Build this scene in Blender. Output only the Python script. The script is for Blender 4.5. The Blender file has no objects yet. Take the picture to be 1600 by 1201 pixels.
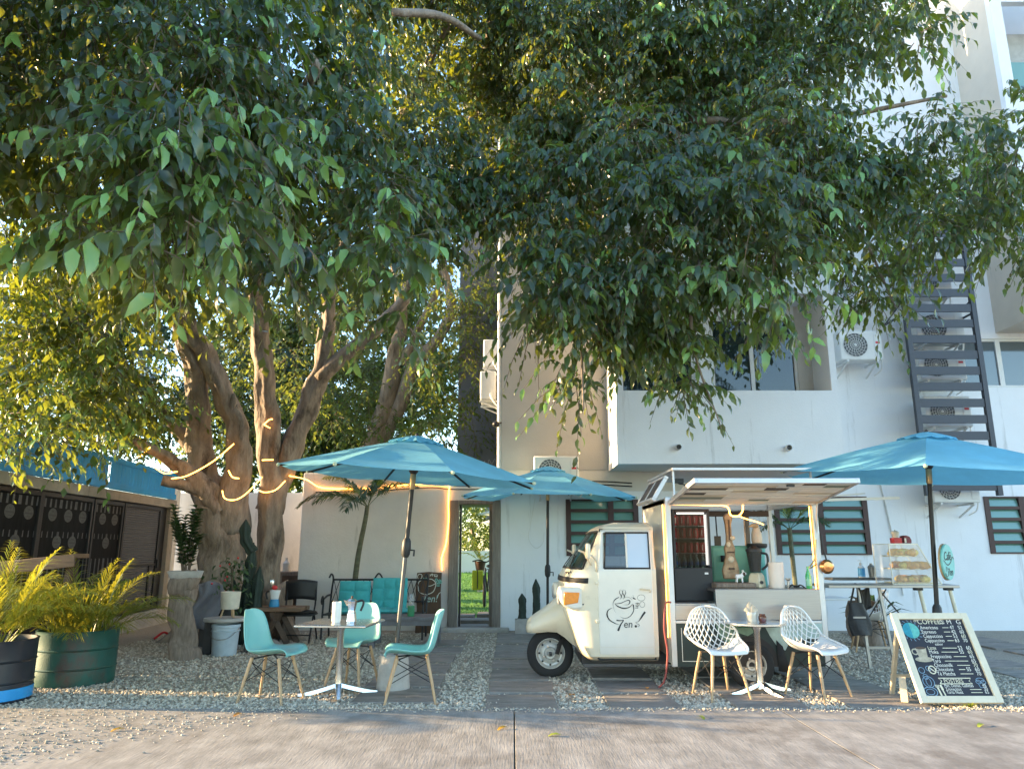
import bpy, bmesh, math, random
import numpy as np
from mathutils import Vector, Matrix, Euler
R = math.radians
PI = math.pi
random.seed(7)
rng = np.random.default_rng(11)
SC = bpy.context.scene
COL = SC.collection

# ------------------------------------------------------------------ camera, sky, sun, exposure
cam_d = bpy.data.cameras.new('camera')
cam = bpy.data.objects.new('camera', cam_d)
COL.objects.link(cam)
cam.location = (0, 0, 1.4)
cam.rotation_euler = (R(90 + 12.6), 0, 0)
cam_d.sensor_width = 36
cam_d.lens = 1150 / 1600 * 36
cam_d.clip_start = 0.1
cam_d.clip_end = 2000
SC.camera = cam

SUN_EL, SUN_AZ = R(10.5), R(6.0)          # azimuth measured from -x towards +y
S = Vector((-math.cos(SUN_AZ) * math.cos(SUN_EL), math.sin(SUN_AZ) * math.cos(SUN_EL), math.sin(SUN_EL)))
W = bpy.data.worlds.new('World')
SC.world = W
W.use_nodes = True
wn = W.node_tree
sky = wn.nodes.new('ShaderNodeTexSky')
sky.sky_type = 'NISHITA'
sky.sun_disc = False
sky.sun_elevation = SUN_EL
sky.sun_rotation = R(-84)
sky.air_density = 1.0
sky.dust_density = 0.4
sky.ozone_density = 2.0
wn.nodes['Background'].inputs['Strength'].default_value = 0.15
wn.links.new(sky.outputs[0], wn.nodes['Background'].inputs['Color'])
sun_d = bpy.data.lights.new('sun', 'SUN')
sun_d.energy = 3.8
sun_d.angle = R(0.6)
sun_d.color = (1.0, 0.70, 0.38)
sun = bpy.data.objects.new('sun', sun_d)
COL.objects.link(sun)
sun.rotation_euler = S.to_track_quat('Z', 'Y').to_euler()
SC.view_settings.view_transform = 'Standard'
SC.view_settings.look = 'None'
SC.view_settings.gamma = 1
SC.view_settings.use_curve_mapping = False
SC.view_settings.exposure = 2.62
SC.render.engine = 'CYCLES'
SC.cycles.max_bounces = 8
SC.cycles.transparent_max_bounces = 16

# ------------------------------------------------------------------ helpers
WM = {}


class MB:
    """collects vertices and faces of one mesh"""
    def __init__(s):
        s.v, s.f = [], []

    def add(s, vs, fs):
        n = len(s.v)
        s.v += [tuple(p) for p in vs]
        s.f += [tuple(i + n for i in f) for f in fs]
        return s

    def box(s, x0, x1, y0, y1, z0, z1):
        vs = [(x, y, z) for x in (x0, x1) for y in (y0, y1) for z in (z0, z1)]
        return s.add(vs, [(0, 1, 3, 2), (4, 6, 7, 5), (0, 4, 5, 1), (2, 3, 7, 6), (0, 2, 6, 4), (1, 5, 7, 3)])

    def obox(s, c, d, rot=(0, 0, 0)):
        m = Euler(rot).to_matrix()
        c = Vector(c)
        vs = [c + m @ Vector((x * d[0] / 2, y * d[1] / 2, z * d[2] / 2)) for x in (-1, 1) for y in (-1, 1) for z in (-1, 1)]
        return s.add(vs, [(0, 1, 3, 2), (4, 6, 7, 5), (0, 4, 5, 1), (2, 3, 7, 6), (0, 2, 6, 4), (1, 5, 7, 3)])

    def bar(s, a, b, w, h=None, up=(0, 0, 1)):
        h = h or w
        a, b = Vector(a), Vector(b)
        d = (b - a).normalized()
        u = Vector(up)
        if abs(d.dot(u)) > .98:
            u = Vector((0, 1, 0))
        x = d.cross(u).normalized() * (w / 2)
        y = x.cross(d).normalized() * (h / 2)
        vs = [p + i * x + j * y for p in (a, b) for i, j in ((-1, -1), (1, -1), (1, 1), (-1, 1))]
        return s.add(vs, [(3, 2, 1, 0), (4, 5, 6, 7)] + [(i, (i + 1) % 4, (i + 1) % 4 + 4, i + 4) for i in range(4)])

    def tube(s, pts, r, n=8, caps=True, fl=None):
        pts = [Vector(p) for p in pts]
        k = len(pts)
        rs = r if isinstance(r, (list, tuple)) else [r] * k
        vs, fs = [], []
        prev = None
        for i, p in enumerate(pts):
            d = (pts[min(i + 1, k - 1)] - pts[max(i - 1, 0)]).normalized()
            if prev is None:
                u = Vector((0, 0, 1)) if abs(d.z) < .9 else Vector((1, 0, 0))
                x = d.cross(u).normalized()
            else:
                x = (prev - d * prev.dot(d)).normalized()
            y = d.cross(x)
            prev = x
            for j in range(n):
                a = 2 * PI * j / n
                q = rs[i] * (fl(i, j, a) if fl else 1)
                vs.append(p + x * math.cos(a) * q + y * math.sin(a) * q)
        for i in range(k - 1):
            for j in range(n):
                fs.append((i * n + j, i * n + (j + 1) % n, (i + 1) * n + (j + 1) % n, (i + 1) * n + j))
        if caps:
            fs.append(tuple(range(n - 1, -1, -1)))
            fs.append(tuple((k - 1) * n + j for j in range(n)))
        return s.add(vs, fs)

    def lathe(s, prof, n=20, c=(0, 0, 0), axis='z', caps=True, fl=None):
        c = Vector(c)
        vs, fs = [], []
        for i, (r, h) in enumerate(prof):
            for j in range(n):
                a = 2 * PI * j / n
                q = r * (fl(i, j, a, h) if fl else 1)
                x, y = q * math.cos(a), q * math.sin(a)
                vs.append(c + Vector({'z': (x, y, h), 'y': (x, h, -y), 'x': (h, x, y)}[axis]))
        k = len(prof)
        for i in range(k - 1):
            for j in range(n):
                fs.append((i * n + j, i * n + (j + 1) % n, (i + 1) * n + (j + 1) % n, (i + 1) * n + j))
        if caps:
            fs.append(tuple(range(n - 1, -1, -1)))
            fs.append(tuple((k - 1) * n + j for j in range(n)))
        return s.add(vs, fs)

    def prism(s, poly, y0, y1, plane='xz'):
        n = len(poly)
        f = {'xz': lambda a, b, d: (a, d, b), 'xy': lambda a, b, d: (a, b, d), 'yz': lambda a, b, d: (d, a, b)}[plane]
        vs = [f(a, b, y0) for a, b in poly] + [f(a, b, y1) for a, b in poly]
        return s.add(vs, [tuple(range(n)), tuple(range(2 * n - 1, n - 1, -1))] + [(i, (i + 1) % n, (i + 1) % n + n, i + n) for i in range(n)])

    def grid(s, fn, nu, nv, closed_u=False):
        vs = [fn(i / nu, j / nv) for i in range(nu + (0 if closed_u else 1)) for j in range(nv + 1)]
        m = nv + 1
        N = nu if closed_u else nu + 1
        fs = []
        for i in range(nu):
            for j in range(nv):
                a, b = i * m + j, ((i + 1) % N) * m + j
                fs.append((a, b, b + 1, a + 1))
        return s.add(vs, fs)

    def ribbon(s, pts, w, y):
        """flat stroke in the xz plane at depth y (two-sided print)"""
        pts = [Vector((a, b)) for a, b in pts]
        k = len(pts)
        ws = w if isinstance(w, (list, tuple)) else [w] * k
        vs = []
        for i, p in enumerate(pts):
            d = pts[min(i + 1, k - 1)] - pts[max(i - 1, 0)]
            d = d.normalized() if d.length else Vector((1, 0))
            n = Vector((-d.y, d.x)) * ws[i] / 2
            vs += [(p.x + n.x, y, p.y + n.y), (p.x - n.x, y, p.y - n.y)]
        return s.add(vs, [(2 * i, 2 * i + 1, 2 * i + 3, 2 * i + 2) for i in range(k - 1)])

    def sphere(s, c, r, nu=14, nv=8, fn=None):
        rx, ry, rz = r if isinstance(r, (tuple, list)) else (r, r, r)

        def g(u, v):
            a, b = 2 * PI * u, PI * (v - .5)
            k = fn(a, b) if fn else 1
            return (c[0] + rx * k * math.cos(b) * math.cos(a), c[1] + ry * k * math.cos(b) * math.sin(a), c[2] + rz * k * math.sin(b))
        return s.grid(g, nu, nv, True)


def cat_rom(pts, per=6):
    """smooth curve through points, any dimension"""
    P = [np.array(p, float) for p in pts]
    P = [2 * P[0] - P[1]] + P + [2 * P[-1] - P[-2]]
    out = []
    for i in range(1, len(P) - 2):
        for k in range(per):
            t = k / per
            a, b, c, d = P[i - 1:i + 3]
            out.append(.5 * (2 * b + (c - a) * t + (2 * a - 5 * b + 4 * c - d) * t * t + (3 * b - a - 3 * c + d) * t ** 3))
    out.append(P[-2])
    return [tuple(o) for o in out]


def link(o, parent=None):
    COL.objects.link(o)
    if parent:
        o.parent = parent
    return o


def meta(o, label=None, cat=None, group=None, kind=None):
    for k, v in (('label', label), ('category', cat), ('group', group), ('kind', kind)):
        if v:
            o[k] = v
    return o


def thing(name, label, cat, loc=(0, 0, 0), rz=0, group=None, rot=None):
    o = link(bpy.data.objects.new(name, None))
    o.empty_display_size = .1
    o.location = loc
    o.rotation_euler = rot or (0, 0, rz)
    WM[o.name] = Matrix.LocRotScale(Vector(loc), Euler(rot or (0, 0, rz)), None)
    return meta(o, label, cat, group)


def part(name, mb, mat, parent=None, world=True, bev=0, smooth=True, sub=0, solid=0, label=None, ang=38, seg=2, fix=True):
    """one mesh object; world=True: the vertices are world coordinates"""
    me = bpy.data.meshes.new(name)
    vs = mb.v
    if parent is not None:
        pm = WM[parent.name]
        if world:
            inv = pm.inverted()
            vs = [tuple(inv @ Vector(p)) for p in vs]
    me.from_pydata(vs, [], mb.f)
    if fix:
        bm = bmesh.new()
        bm.from_mesh(me)
        bmesh.ops.recalc_face_normals(bm, faces=bm.faces)
        bm.to_mesh(me)
        bm.free()
    for m in (mat if isinstance(mat, (list, tuple)) else [mat]):
        me.materials.append(m)
    if smooth:
        me.shade_smooth()
        if not sub:
            me.set_sharp_from_angle(angle=R(ang))
    o = link(bpy.data.objects.new(name, me), parent)
    WM[o.name] = WM[parent.name] if parent is not None else Matrix.Identity(4)
    if solid:
        m = o.modifiers.new('Solidify', 'SOLIDIFY')
        m.thickness = solid
        m.offset = 0
    if sub:
        m = o.modifiers.new('Subsurf', 'SUBSURF')
        m.levels = m.render_levels = sub
    if bev:
        m = o.modifiers.new('Bevel', 'BEVEL')
        m.width = bev
        m.segments = seg
        m.limit_method = 'ANGLE'
        m.angle_limit = R(35)
    if label:
        o['label'] = label
    return o


def single(name, mb, mat, label, cat, group=None, kind=None, **k):
    o = part(name, mb, mat, None, **k)
    return meta(o, label, cat, group, kind)


def kids(o):
    return [c for c in COL.objects if c.parent == o]


def copy_tree(o, parent=None, loc=None, rz=None, label=None, rot=None):
    c = o.copy()
    COL.objects.link(c)
    c.parent = parent
    if loc is not None:
        c.location = loc
    if rz is not None:
        c.rotation_euler = (0, 0, rz)
    if rot is not None:
        c.rotation_euler = rot
    if label:
        c['label'] = label
    WM[c.name] = Matrix.LocRotScale(Vector(c.location), c.rotation_euler, None) if parent is None else WM[parent.name]
    for ch in kids(o):
        copy_tree(ch, c)
    return c


def text_part(name, txt, size, mat, parent, loc, rot=(PI / 2, 0, 0), shear=0, align='LEFT', ext=0.0008, world=True, sx=1, label=None):
    cu = bpy.data.curves.new('text', 'FONT')
    cu.body = txt
    cu.size = size
    cu.shear = shear
    cu.align_x = align
    cu.extrude = ext
    cu.resolution_u = 4
    ob = bpy.data.objects.new('text', cu)
    COL.objects.link(ob)
    bpy.context.view_layer.update()
    me0 = ob.to_mesh()
    m = Matrix.LocRotScale(Vector(loc), Euler(rot), Vector((sx, 1, 1)))
    mb = MB()
    mb.add([m @ v.co for v in me0.vertices], [tuple(p.vertices) for p in me0.polygons])
    ob.to_mesh_clear()
    COL.objects.unlink(ob)
    bpy.data.objects.remove(ob)
    return part(name, mb, mat, parent, world=world, smooth=False, label=label, fix=False)


# ------------------------------------------------------------------ materials
def M(name, col, rough=.6, metal=0, var=.15, scale=6, bump=0, bscale=60, stretch=(1, 1, 1), spec=.5, coat=0, spots=None, emit=0, detail=6, bstretch=None):
    m = bpy.data.materials.new(name)
    m.use_nodes = True
    nt = m.node_tree
    n, l = nt.nodes, nt.links
    b = n['Principled BSDF']
    b.inputs['Roughness'].default_value = rough
    b.inputs['Metallic'].default_value = metal
    b.inputs['Specular IOR Level'].default_value = spec
    b.inputs['Coat Weight'].default_value = coat
    tc = n.new('ShaderNodeTexCoord')
    mp = n.new('ShaderNodeMapping')
    mp.inputs['Scale'].default_value = stretch
    l.new(tc.outputs['Object'], mp.inputs['Vector'])
    nz = n.new('ShaderNodeTexNoise')
    nz.inputs['Scale'].default_value = scale
    nz.inputs['Detail'].default_value = detail
    nz.inputs['Roughness'].default_value = .65
    l.new(mp.outputs[0], nz.inputs['Vector'])
    rp = n.new('ShaderNodeValToRGB')
    lo = tuple(max(0, c * (1 - var)) for c in col)
    hi = tuple(min(1, c * (1 + var)) for c in col)
    rp.color_ramp.elements[0].position = .3
    rp.color_ramp.elements[0].color = (*lo, 1)
    rp.color_ramp.elements[1].position = .7
    rp.color_ramp.elements[1].color = (*hi, 1)
    l.new(nz.outputs['Fac'], rp.inputs['Fac'])
    out = rp.outputs['Color']
    if spots:                                   # (colour, scale, threshold, stretch)
        c2, sc2, th, st2 = spots
        mp2 = n.new('ShaderNodeMapping')
        mp2.inputs['Scale'].default_value = st2
        l.new(tc.outputs['Object'], mp2.inputs['Vector'])
        n2 = n.new('ShaderNodeTexNoise')
        n2.inputs['Scale'].default_value = sc2
        n2.inputs['Detail'].default_value = 8
        n2.inputs['Roughness'].default_value = .7
        l.new(mp2.outputs[0], n2.inputs['Vector'])
        r2 = n.new('ShaderNodeValToRGB')
        r2.color_ramp.elements[0].position = th
        r2.color_ramp.elements[1].position = min(1, th + .12)
        l.new(n2.outputs['Fac'], r2.inputs['Fac'])
        mx = n.new('ShaderNodeMix')
        mx.data_type = 'RGBA'
        l.new(r2.outputs['Color'], mx.inputs['Factor'])
        l.new(out, mx.inputs['A'])
        mx.inputs['B'].default_value = (*c2, 1)
        out = mx.outputs['Result']
    l.new(out, b.inputs['Base Color'])
    if rough > .1:
        mr = n.new('ShaderNodeMapRange')
        mr.inputs['To Min'].default_value = max(0, rough - .1)
        mr.inputs['To Max'].default_value = min(1, rough + .1)
        l.new(nz.outputs['Fac'], mr.inputs['Value'])
        l.new(mr.outputs[0], b.inputs['Roughness'])
    if bump:
        n3 = n.new('ShaderNodeTexNoise')
        n3.inputs['Scale'].default_value = bscale
        n3.inputs['Detail'].default_value = 5
        if bstretch:
            mp3 = n.new('ShaderNodeMapping')
            mp3.inputs['Scale'].default_value = bstretch
            mp3.inputs['Rotation'].default_value = (0, 0, .06)
            l.new(tc.outputs['Object'], mp3.inputs['Vector'])
            l.new(mp3.outputs[0], n3.inputs['Vector'])
        else:
            l.new(mp.outputs[0], n3.inputs['Vector'])
        bp = n.new('ShaderNodeBump')
        bp.inputs['Strength'].default_value = min(1, bump)
        bp.inputs['Distance'].default_value = .01 if bump <= 1 else .01 * bump
        l.new(n3.outputs['Fac'], bp.inputs['Height'])
        l.new(bp.outputs[0], b.inputs['Normal'])
    if emit:
        b.inputs['Emission Color'].default_value = (*col, 1)
        b.inputs['Emission Strength'].default_value = emit
    return m


def glass_mat(name, col, rough=.05, alpha=.35):
    """thin tinted pane: part see-through, part mirror"""
    m = bpy.data.materials.new(name)
    m.use_nodes = True
    n, l = m.node_tree.nodes, m.node_tree.links
    b = n['Principled BSDF']
    b.inputs['Base Color'].default_value = (*col, 1)
    b.inputs['Roughness'].default_value = rough
    b.inputs['Specular IOR Level'].default_value = .9
    b.inputs['Coat Weight'].default_value = .6
    b.inputs['Coat Roughness'].default_value = .02
    t = n.new('ShaderNodeBsdfTransparent')
    t.inputs['Color'].default_value = tuple(.4 + .6 * min(1, c * 2) for c in col) + (1,)
    mx = n.new('ShaderNodeMixShader')
    mx.inputs['Fac'].default_value = alpha
    l.new(t.outputs[0], mx.inputs[1])
    l.new(b.outputs[0], mx.inputs[2])
    l.new(mx.outputs[0], n['Material Output'].inputs['Surface'])
    return m


def leaf_mat(name, dark, light, trans, tfac=.35, rough=.38, spec=.5):
    m = bpy.data.materials.new(name)
    m.use_nodes = True
    n, l = m.node_tree.nodes, m.node_tree.links
    b = n['Principled BSDF']
    at = n.new('ShaderNodeAttribute')
    at.attribute_name = 'tint'
    rp = n.new('ShaderNodeMix')
    rp.data_type = 'RGBA'
    rp.inputs['A'].default_value = (*dark, 1)
    rp.inputs['B'].default_value = (*light, 1)
    l.new(at.outputs['Fac'], rp.inputs['Factor'])
    l.new(rp.outputs['Result'], b.inputs['Base Color'])
    b.inputs['Roughness'].default_value = rough
    b.inputs['Specular IOR Level'].default_value = spec
    t = n.new('ShaderNodeBsdfTranslucent')
    t.inputs['Color'].default_value = (*trans, 1)
    mx = n.new('ShaderNodeMixShader')
    mx.inputs['Fac'].default_value = tfac
    l.new(b.outputs[0], mx.inputs[1])
    l.new(t.outputs[0], mx.inputs[2])
    l.new(mx.outputs[0], n['Material Output'].inputs['Surface'])
    return m


def fabric_mat(name, col, trans=.3):
    m = M(name, col, .85, var=.2, scale=1.8, bump=.3, bscale=160)
    n, l = m.node_tree.nodes, m.node_tree.links
    b = n['Principled BSDF']
    t = n.new('ShaderNodeBsdfTranslucent')
    t.inputs['Color'].default_value = (*[min(1, c * 1.1) for c in col], 1)
    mx = n.new('ShaderNodeMixShader')
    mx.inputs['Fac'].default_value = trans
    l.new(b.outputs[0], mx.inputs[1])
    l.new(t.outputs[0], mx.inputs[2])
    l.new(mx.outputs[0], n['Material Output'].inputs['Surface'])
    return m


white_wall = M('white_plaster', (.76, .78, .80), .85, var=.05, scale=.9, bump=.25, bscale=45, spots=((.50, .51, .51), 2.4, .575, (1.5, 1, .12)))
garden_wall_m = M('old_white_plaster', (.69, .655, .605), .9, var=.09, scale=1.1, bump=.4, bscale=30, spots=((.40, .37, .33), 2.6, .60, (1.3, 1, .2)))
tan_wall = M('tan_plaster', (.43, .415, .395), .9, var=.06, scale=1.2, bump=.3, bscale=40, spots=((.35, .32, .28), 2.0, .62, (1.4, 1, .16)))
beige_wall = M('beige_plaster', (.60, .57, .53), .9, var=.06, scale=1.2, bump=.3, bscale=40)
grey_wall = M('grey_render', (.15, .16, .18), .85, var=.1, scale=1.5, bump=.2, bscale=50)
black_m = M('black_metal', (.018, .018, .02), .45, .2, var=.3)
black_plastic = M('black_plastic', (.015, .016, .018), .5, var=.2)
rubber = M('rubber', (.018, .018, .018), .8, var=.3, bump=.2)
chrome = M('polished_aluminium', (.72, .72, .72), .22, 1, var=.06, scale=20)
steel = M('brushed_steel', (.35, .345, .34), .36, .9, var=.08, scale=4, stretch=(1, 40, 40), bump=.05, bscale=30)
alum = M('aluminium_sheet', (.62, .62, .61), .5, .75, var=.08, scale=3, bump=.08, bscale=8)
pale_wood = M('beech_wood', (.46, .30, .16), .5, var=.22, scale=9, stretch=(6, 6, .6), bump=.1)
dark_wood = M('dark_wood', (.085, .05, .03), .65, var=.4, scale=8, stretch=(1, 1, 6), bump=.5, bscale=30)
old_wood = M('weathered_wood', (.20, .155, .12), .85, var=.4, scale=7, stretch=(4, 4, .7), bump=.9, bscale=16)
frame_wood = M('pale_pine', (.60, .50, .35), .6, var=.15, scale=7, stretch=(1, 1, 1), bump=.15, bscale=40)
brown_frame = M('brown_aluminium', (.055, .028, .026), .5, .2, var=.15)
turq = M('turquoise_plastic', (.21, .50, .47), .42, var=.05, scale=3, bump=.04, bscale=90)
turq_cloth = M('turquoise_canvas', (.06, .40, .42), .9, var=.12, scale=10, bump=.35, bscale=140)
umb_cloth = fabric_mat('blue_umbrella_canvas', (.20, .57, .74), .36)
cream = M('cream_paint', (.68, .60, .45), .3, var=.06, scale=3, coat=.35, bump=.04, bscale=5, spots=((.36, .20, .09), 9, .70, (1, 1, 1)))
cream_door = M('white_cream_paint', (.71, .67, .58), .34, var=.05, scale=3, coat=.3, bump=.04, bscale=5, spots=((.36, .21, .10), 10, .71, (1, 1, 1)))
white_pl = M('white_plastic', (.78, .78, .76), .45, var=.05)
ac_white = M('ac_housing_paint', (.66, .67, .66), .5, var=.07, scale=3, bump=.05)
ac_grille = M('ac_grille_grey', (.10, .11, .12), .6, var=.2)
slat_m = M('charcoal_powder_coat', (.055, .062, .078), .5, .2, var=.12)
conc = M('concrete', (.42, .385, .34), .9, var=.2, scale=1.6, bump=.9, bscale=20, spots=((.26, .235, .21), 1.1, .56, (1, .5, 1)))
pot_conc = M('cast_concrete', (.42, .40, .37), .9, var=.2, scale=6, bump=.7, bscale=40)
bark = M('fig_bark', (.245, .20, .158), .92, var=.42, scale=5, bump=4.5, bscale=8, stretch=(1.6, 1.6, .5), spots=((.08, .062, .048), 2.6, .54, (1.2, 1.2, .4)), detail=10)
twig_m = M('twig_bark', (.13, .095, .065), .85, var=.3)
glow = M('warm_light_tube', (1.0, .40, .06), .5, var=0, emit=2.4)
red_m = M('red_print', (.55, .025, .03), .4, var=.2)
ink = M('black_ink', (.02, .02, .02), .6, var=.1)
chalk = M('chalk_white', (.75, .72, .62), .9, var=.15, scale=60)
mint = M('mint_enamel', (.20, .50, .36), .4, var=.06)
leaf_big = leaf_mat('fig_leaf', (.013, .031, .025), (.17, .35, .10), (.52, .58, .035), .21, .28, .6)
leaf_bg = leaf_mat('background_leaf', (.035, .075, .022), (.13, .21, .045), (.32, .38, .05), .36, .45)
leaf_palm = leaf_mat('palm_leaf', (.045, .10, .022), (.30, .34, .035), (.50, .46, .04), .34, .42)
leaf_dark = leaf_mat('dark_shrub_leaf', (.018, .045, .020), (.05, .11, .035), (.12, .2, .03), .2, .45)
# ------------------------------------------------------------------ ground
def ground_z(x, y):
    return max(0.0, min(.62, (y - 16.0) * .062)) if y > 16 else 0.0


soil = M('pale_gravel_bed', (.37, .32, .255), .95, var=.4, scale=42, bump=3, bscale=55, spots=((.25, .22, .185), 1.3, .58, (1, 1, 1)), detail=10)
mb = MB()
xs = [-300, -40, -14, 14, 40, 300]
ys = [-60, 0, 6.93, 14.6, 60, 900]
vs = [(x, y, 0) for y in ys for x in xs]
mb.add(vs, [(j * 6 + i, j * 6 + i + 1, j * 6 + 7 + i, j * 6 + 6 + i) for j in range(5) for i in range(5)])
ground = single('gravel_ground', mb, soil, 'pale gravel yard in front of the white building', None, kind='structure', smooth=False)

grass_m = M('lawn_grass', (.11, .27, .035), .9, var=.35, scale=16, bump=2, bscale=90)
mb = MB()
mb.grid(lambda u, v: (-9 + 18 * u, 15.95 + 16 * v, ground_z(0, 15.95 + 16 * v) + .006), 4, 18)
single('lawn', mb, grass_m, 'bright green lawn seen through the garden doorway', None, kind='structure')
# grass blades on the lawn (nobody could count them)
N = 5000
bx, by = rng.uniform(-2.6, .8, N), rng.uniform(16, 26, N)
bz = np.array([ground_z(0, q) for q in by])
h, a = rng.uniform(.03, .06, N), rng.uniform(0, 2 * PI, N)
w = .012
V = np.stack([np.stack([bx - w * np.cos(a), by - w * np.sin(a), bz], 1), np.stack([bx + w * np.cos(a), by + w * np.sin(a), bz], 1),
              np.stack([bx + h * .4 * np.sin(a), by - h * .4 * np.cos(a), bz + h], 1)], 1).reshape(-1, 3)
me = bpy.data.meshes.new('lawn_grass')
me.from_pydata(V.tolist(), [], np.arange(3 * N).reshape(-1, 3).tolist())
me.materials.append(grass_m)
meta(link(bpy.data.objects.new('lawn_grass', me)), 'short green grass blades of the lawn behind the doorway', kind='stuff')

# concrete apron, cast in bays with recessed joints
apron = thing('concrete_pavement', 'brushed concrete pavement with straight joints along the yard front', None)
apron['kind'] = 'structure'
conc_w = M('brushed_concrete', (.27, .258, .242), .9, var=.34, scale=3.5, bump=.3, bscale=14, bstretch=(6, .6, 1), stretch=(1.6, .8, 1), spots=((.17, .155, .14), 1.1, .52, (1, .8, 1)), detail=12)
for i, (x0, x1) in enumerate(((-9, -4.6), (-4.592, .014), (.024, 2.333), (2.340, 6.2), (6.208, 10.6))):
    mb = MB()
    mb.box(x0, x1, -2, 6.915 + (.02 if i % 2 else 0), -.2, .035)
    part('pavement_bay', mb, conc_w, apron, bev=.003, seg=1)

slate = M('slate_paver', (.235, .21, .185), .8, var=.35, scale=3, bump=1.2, bscale=14, stretch=(1, 3, 1), spots=((.34, .305, .265), 2.4, .56, (1, 2, 1)))
cols = [(-.24, .42), (.88, 1.52), (2.02, 2.68), (3.05, 3.78), (5.6, 6.3), (6.9, 7.6)]
for ci, (x0, x1) in enumerate(cols):
    y = 7.02
    while y < 12.7:
        d = random.uniform(.62, .70)
        mb = MB()
        j = lambda: random.uniform(-.018, .018)
        z = .022 + random.uniform(-.006, .008)
        q = [(x0 + j(), y + j()), (x1 + j(), y + j()), (x1 + j(), y + d + j()), (x0 + j(), y + d + j())]
        mb.prism(q, -.04, z, 'xy')
        part('paving_slab', mb, slate, ground, bev=.006)
        y += d + random.uniform(.10, .16)
for x0, y0, x1, y1 in ((-1.5, 7.3, -.72, 7.98), (-1.52, 8.1, -.75, 8.75), (-1.5, 9.0, -.75, 9.6), (-1.45, 9.8, -.75, 10.4), (-1.4, 10.6, -.7, 11.2), (-1.35, 11.5, -.7, 12.1)):
    mb = MB()
    mb.box(x0, x1, y0, y1, -.04, .02)
    part('paving_slab', mb, slate, ground, bev=.006)

# loose gravel: real little stones, joined (uncountable)
def stones(name, n, xr, yr, size, label, mat, keep=None, z=.0):
    x = rng.uniform(*xr, n * 2)
    y = yr[0] + (yr[1] - yr[0]) * rng.uniform(0, 1, n * 2) ** 1.5
    ok = np.ones(len(x), bool)
    if keep is None:
        for x0, x1 in cols:
            ok &= ~((x > x0 + .02) & (x < x1 - .02) & (rng.uniform(0, 1, len(x)) < .93))
        ok &= ~((x > -1.5) & (x < -.75) & (y > 7.3) & (rng.uniform(0, 1, len(x)) < .9))
    else:
        ok &= keep(x, y)
    x, y = x[ok][:n], y[ok][:n]
    n = len(x)
    oct_ = np.array([(1, 0, 0), (-1, 0, 0), (0, 1, 0), (0, -1, 0), (0, 0, 1), (0, 0, -.6)], float)
    s = size * (.45 + 1.1 * rng.beta(1.3, 2.6, (n, 1, 1)) * 1.5) * rng.uniform(.65, 1.25, (n, 6, 1))
    a = rng.uniform(0, 2 * PI, n)
    P = oct_[None] * s * np.array([1, .8, .62])
    ca, sa = np.cos(a)[:, None], np.sin(a)[:, None]
    X = P[..., 0] * ca - P[..., 1] * sa + x[:, None]
    Y = P[..., 0] * sa + P[..., 1] * ca + y[:, None]
    Z = P[..., 2] + z + size * .25
    F = np.array([(0, 2, 4), (2, 1, 4), (1, 3, 4), (3, 0, 4), (2, 0, 5), (1, 2, 5), (3, 1, 5), (0, 3, 5)])
    F = (F[None] + 6 * np.arange(n)[:, None, None]).reshape(-1, 3)
    V = np.stack([X, Y, Z], -1).reshape(-1, 3)
    me = bpy.data.meshes.new(name)
    me.from_pydata(V.tolist(), [], F.tolist())
    t = me.attributes.new('tint', 'FLOAT', 'FACE')
    t.data.foreach_set('value', np.repeat(rng.uniform(0, 1, n), 8).astype(np.float32))
    me.materials.append(mat)
    return meta(link(bpy.data.objects.new(name, me)), label, kind='stuff')


stone_m = leaf_mat('limestone_chips', (.26, .225, .172), (.66, .585, .47), (.3, .3, .3), 0.0, .85, .2)
stones('gravel', 48000, (-5.8, 5.6), (6.97, 13.2), .017, 'loose pale limestone gravel covering the yard', stone_m)
stones('gravel_spill', 2600, (-5.2, -1.2), (5.2, 7.0), .009, 'fine gravel spilled onto the pavement at its left end', stone_m,
       keep=lambda x, y: (x < -1.6 - (6.95 - y) * 1.1 + rng.normal(0, .25, len(x))), z=.036)
stones('gravel_edge', 2200, (-2.5, 5.2), (6.72, 6.95), .010, 'scattered chips along the pavement edge', stone_m,
       keep=lambda x, y: rng.uniform(0, 1, len(x)) < np.clip((y - 6.72) / .2, 0, 1) ** 2, z=.036)

# ------------------------------------------------------------------ main white building
bld = thing('apartment_building', 'white apartment building with a tan bay and recessed upper windows', 'building', (4, 13.6, 0))


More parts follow.
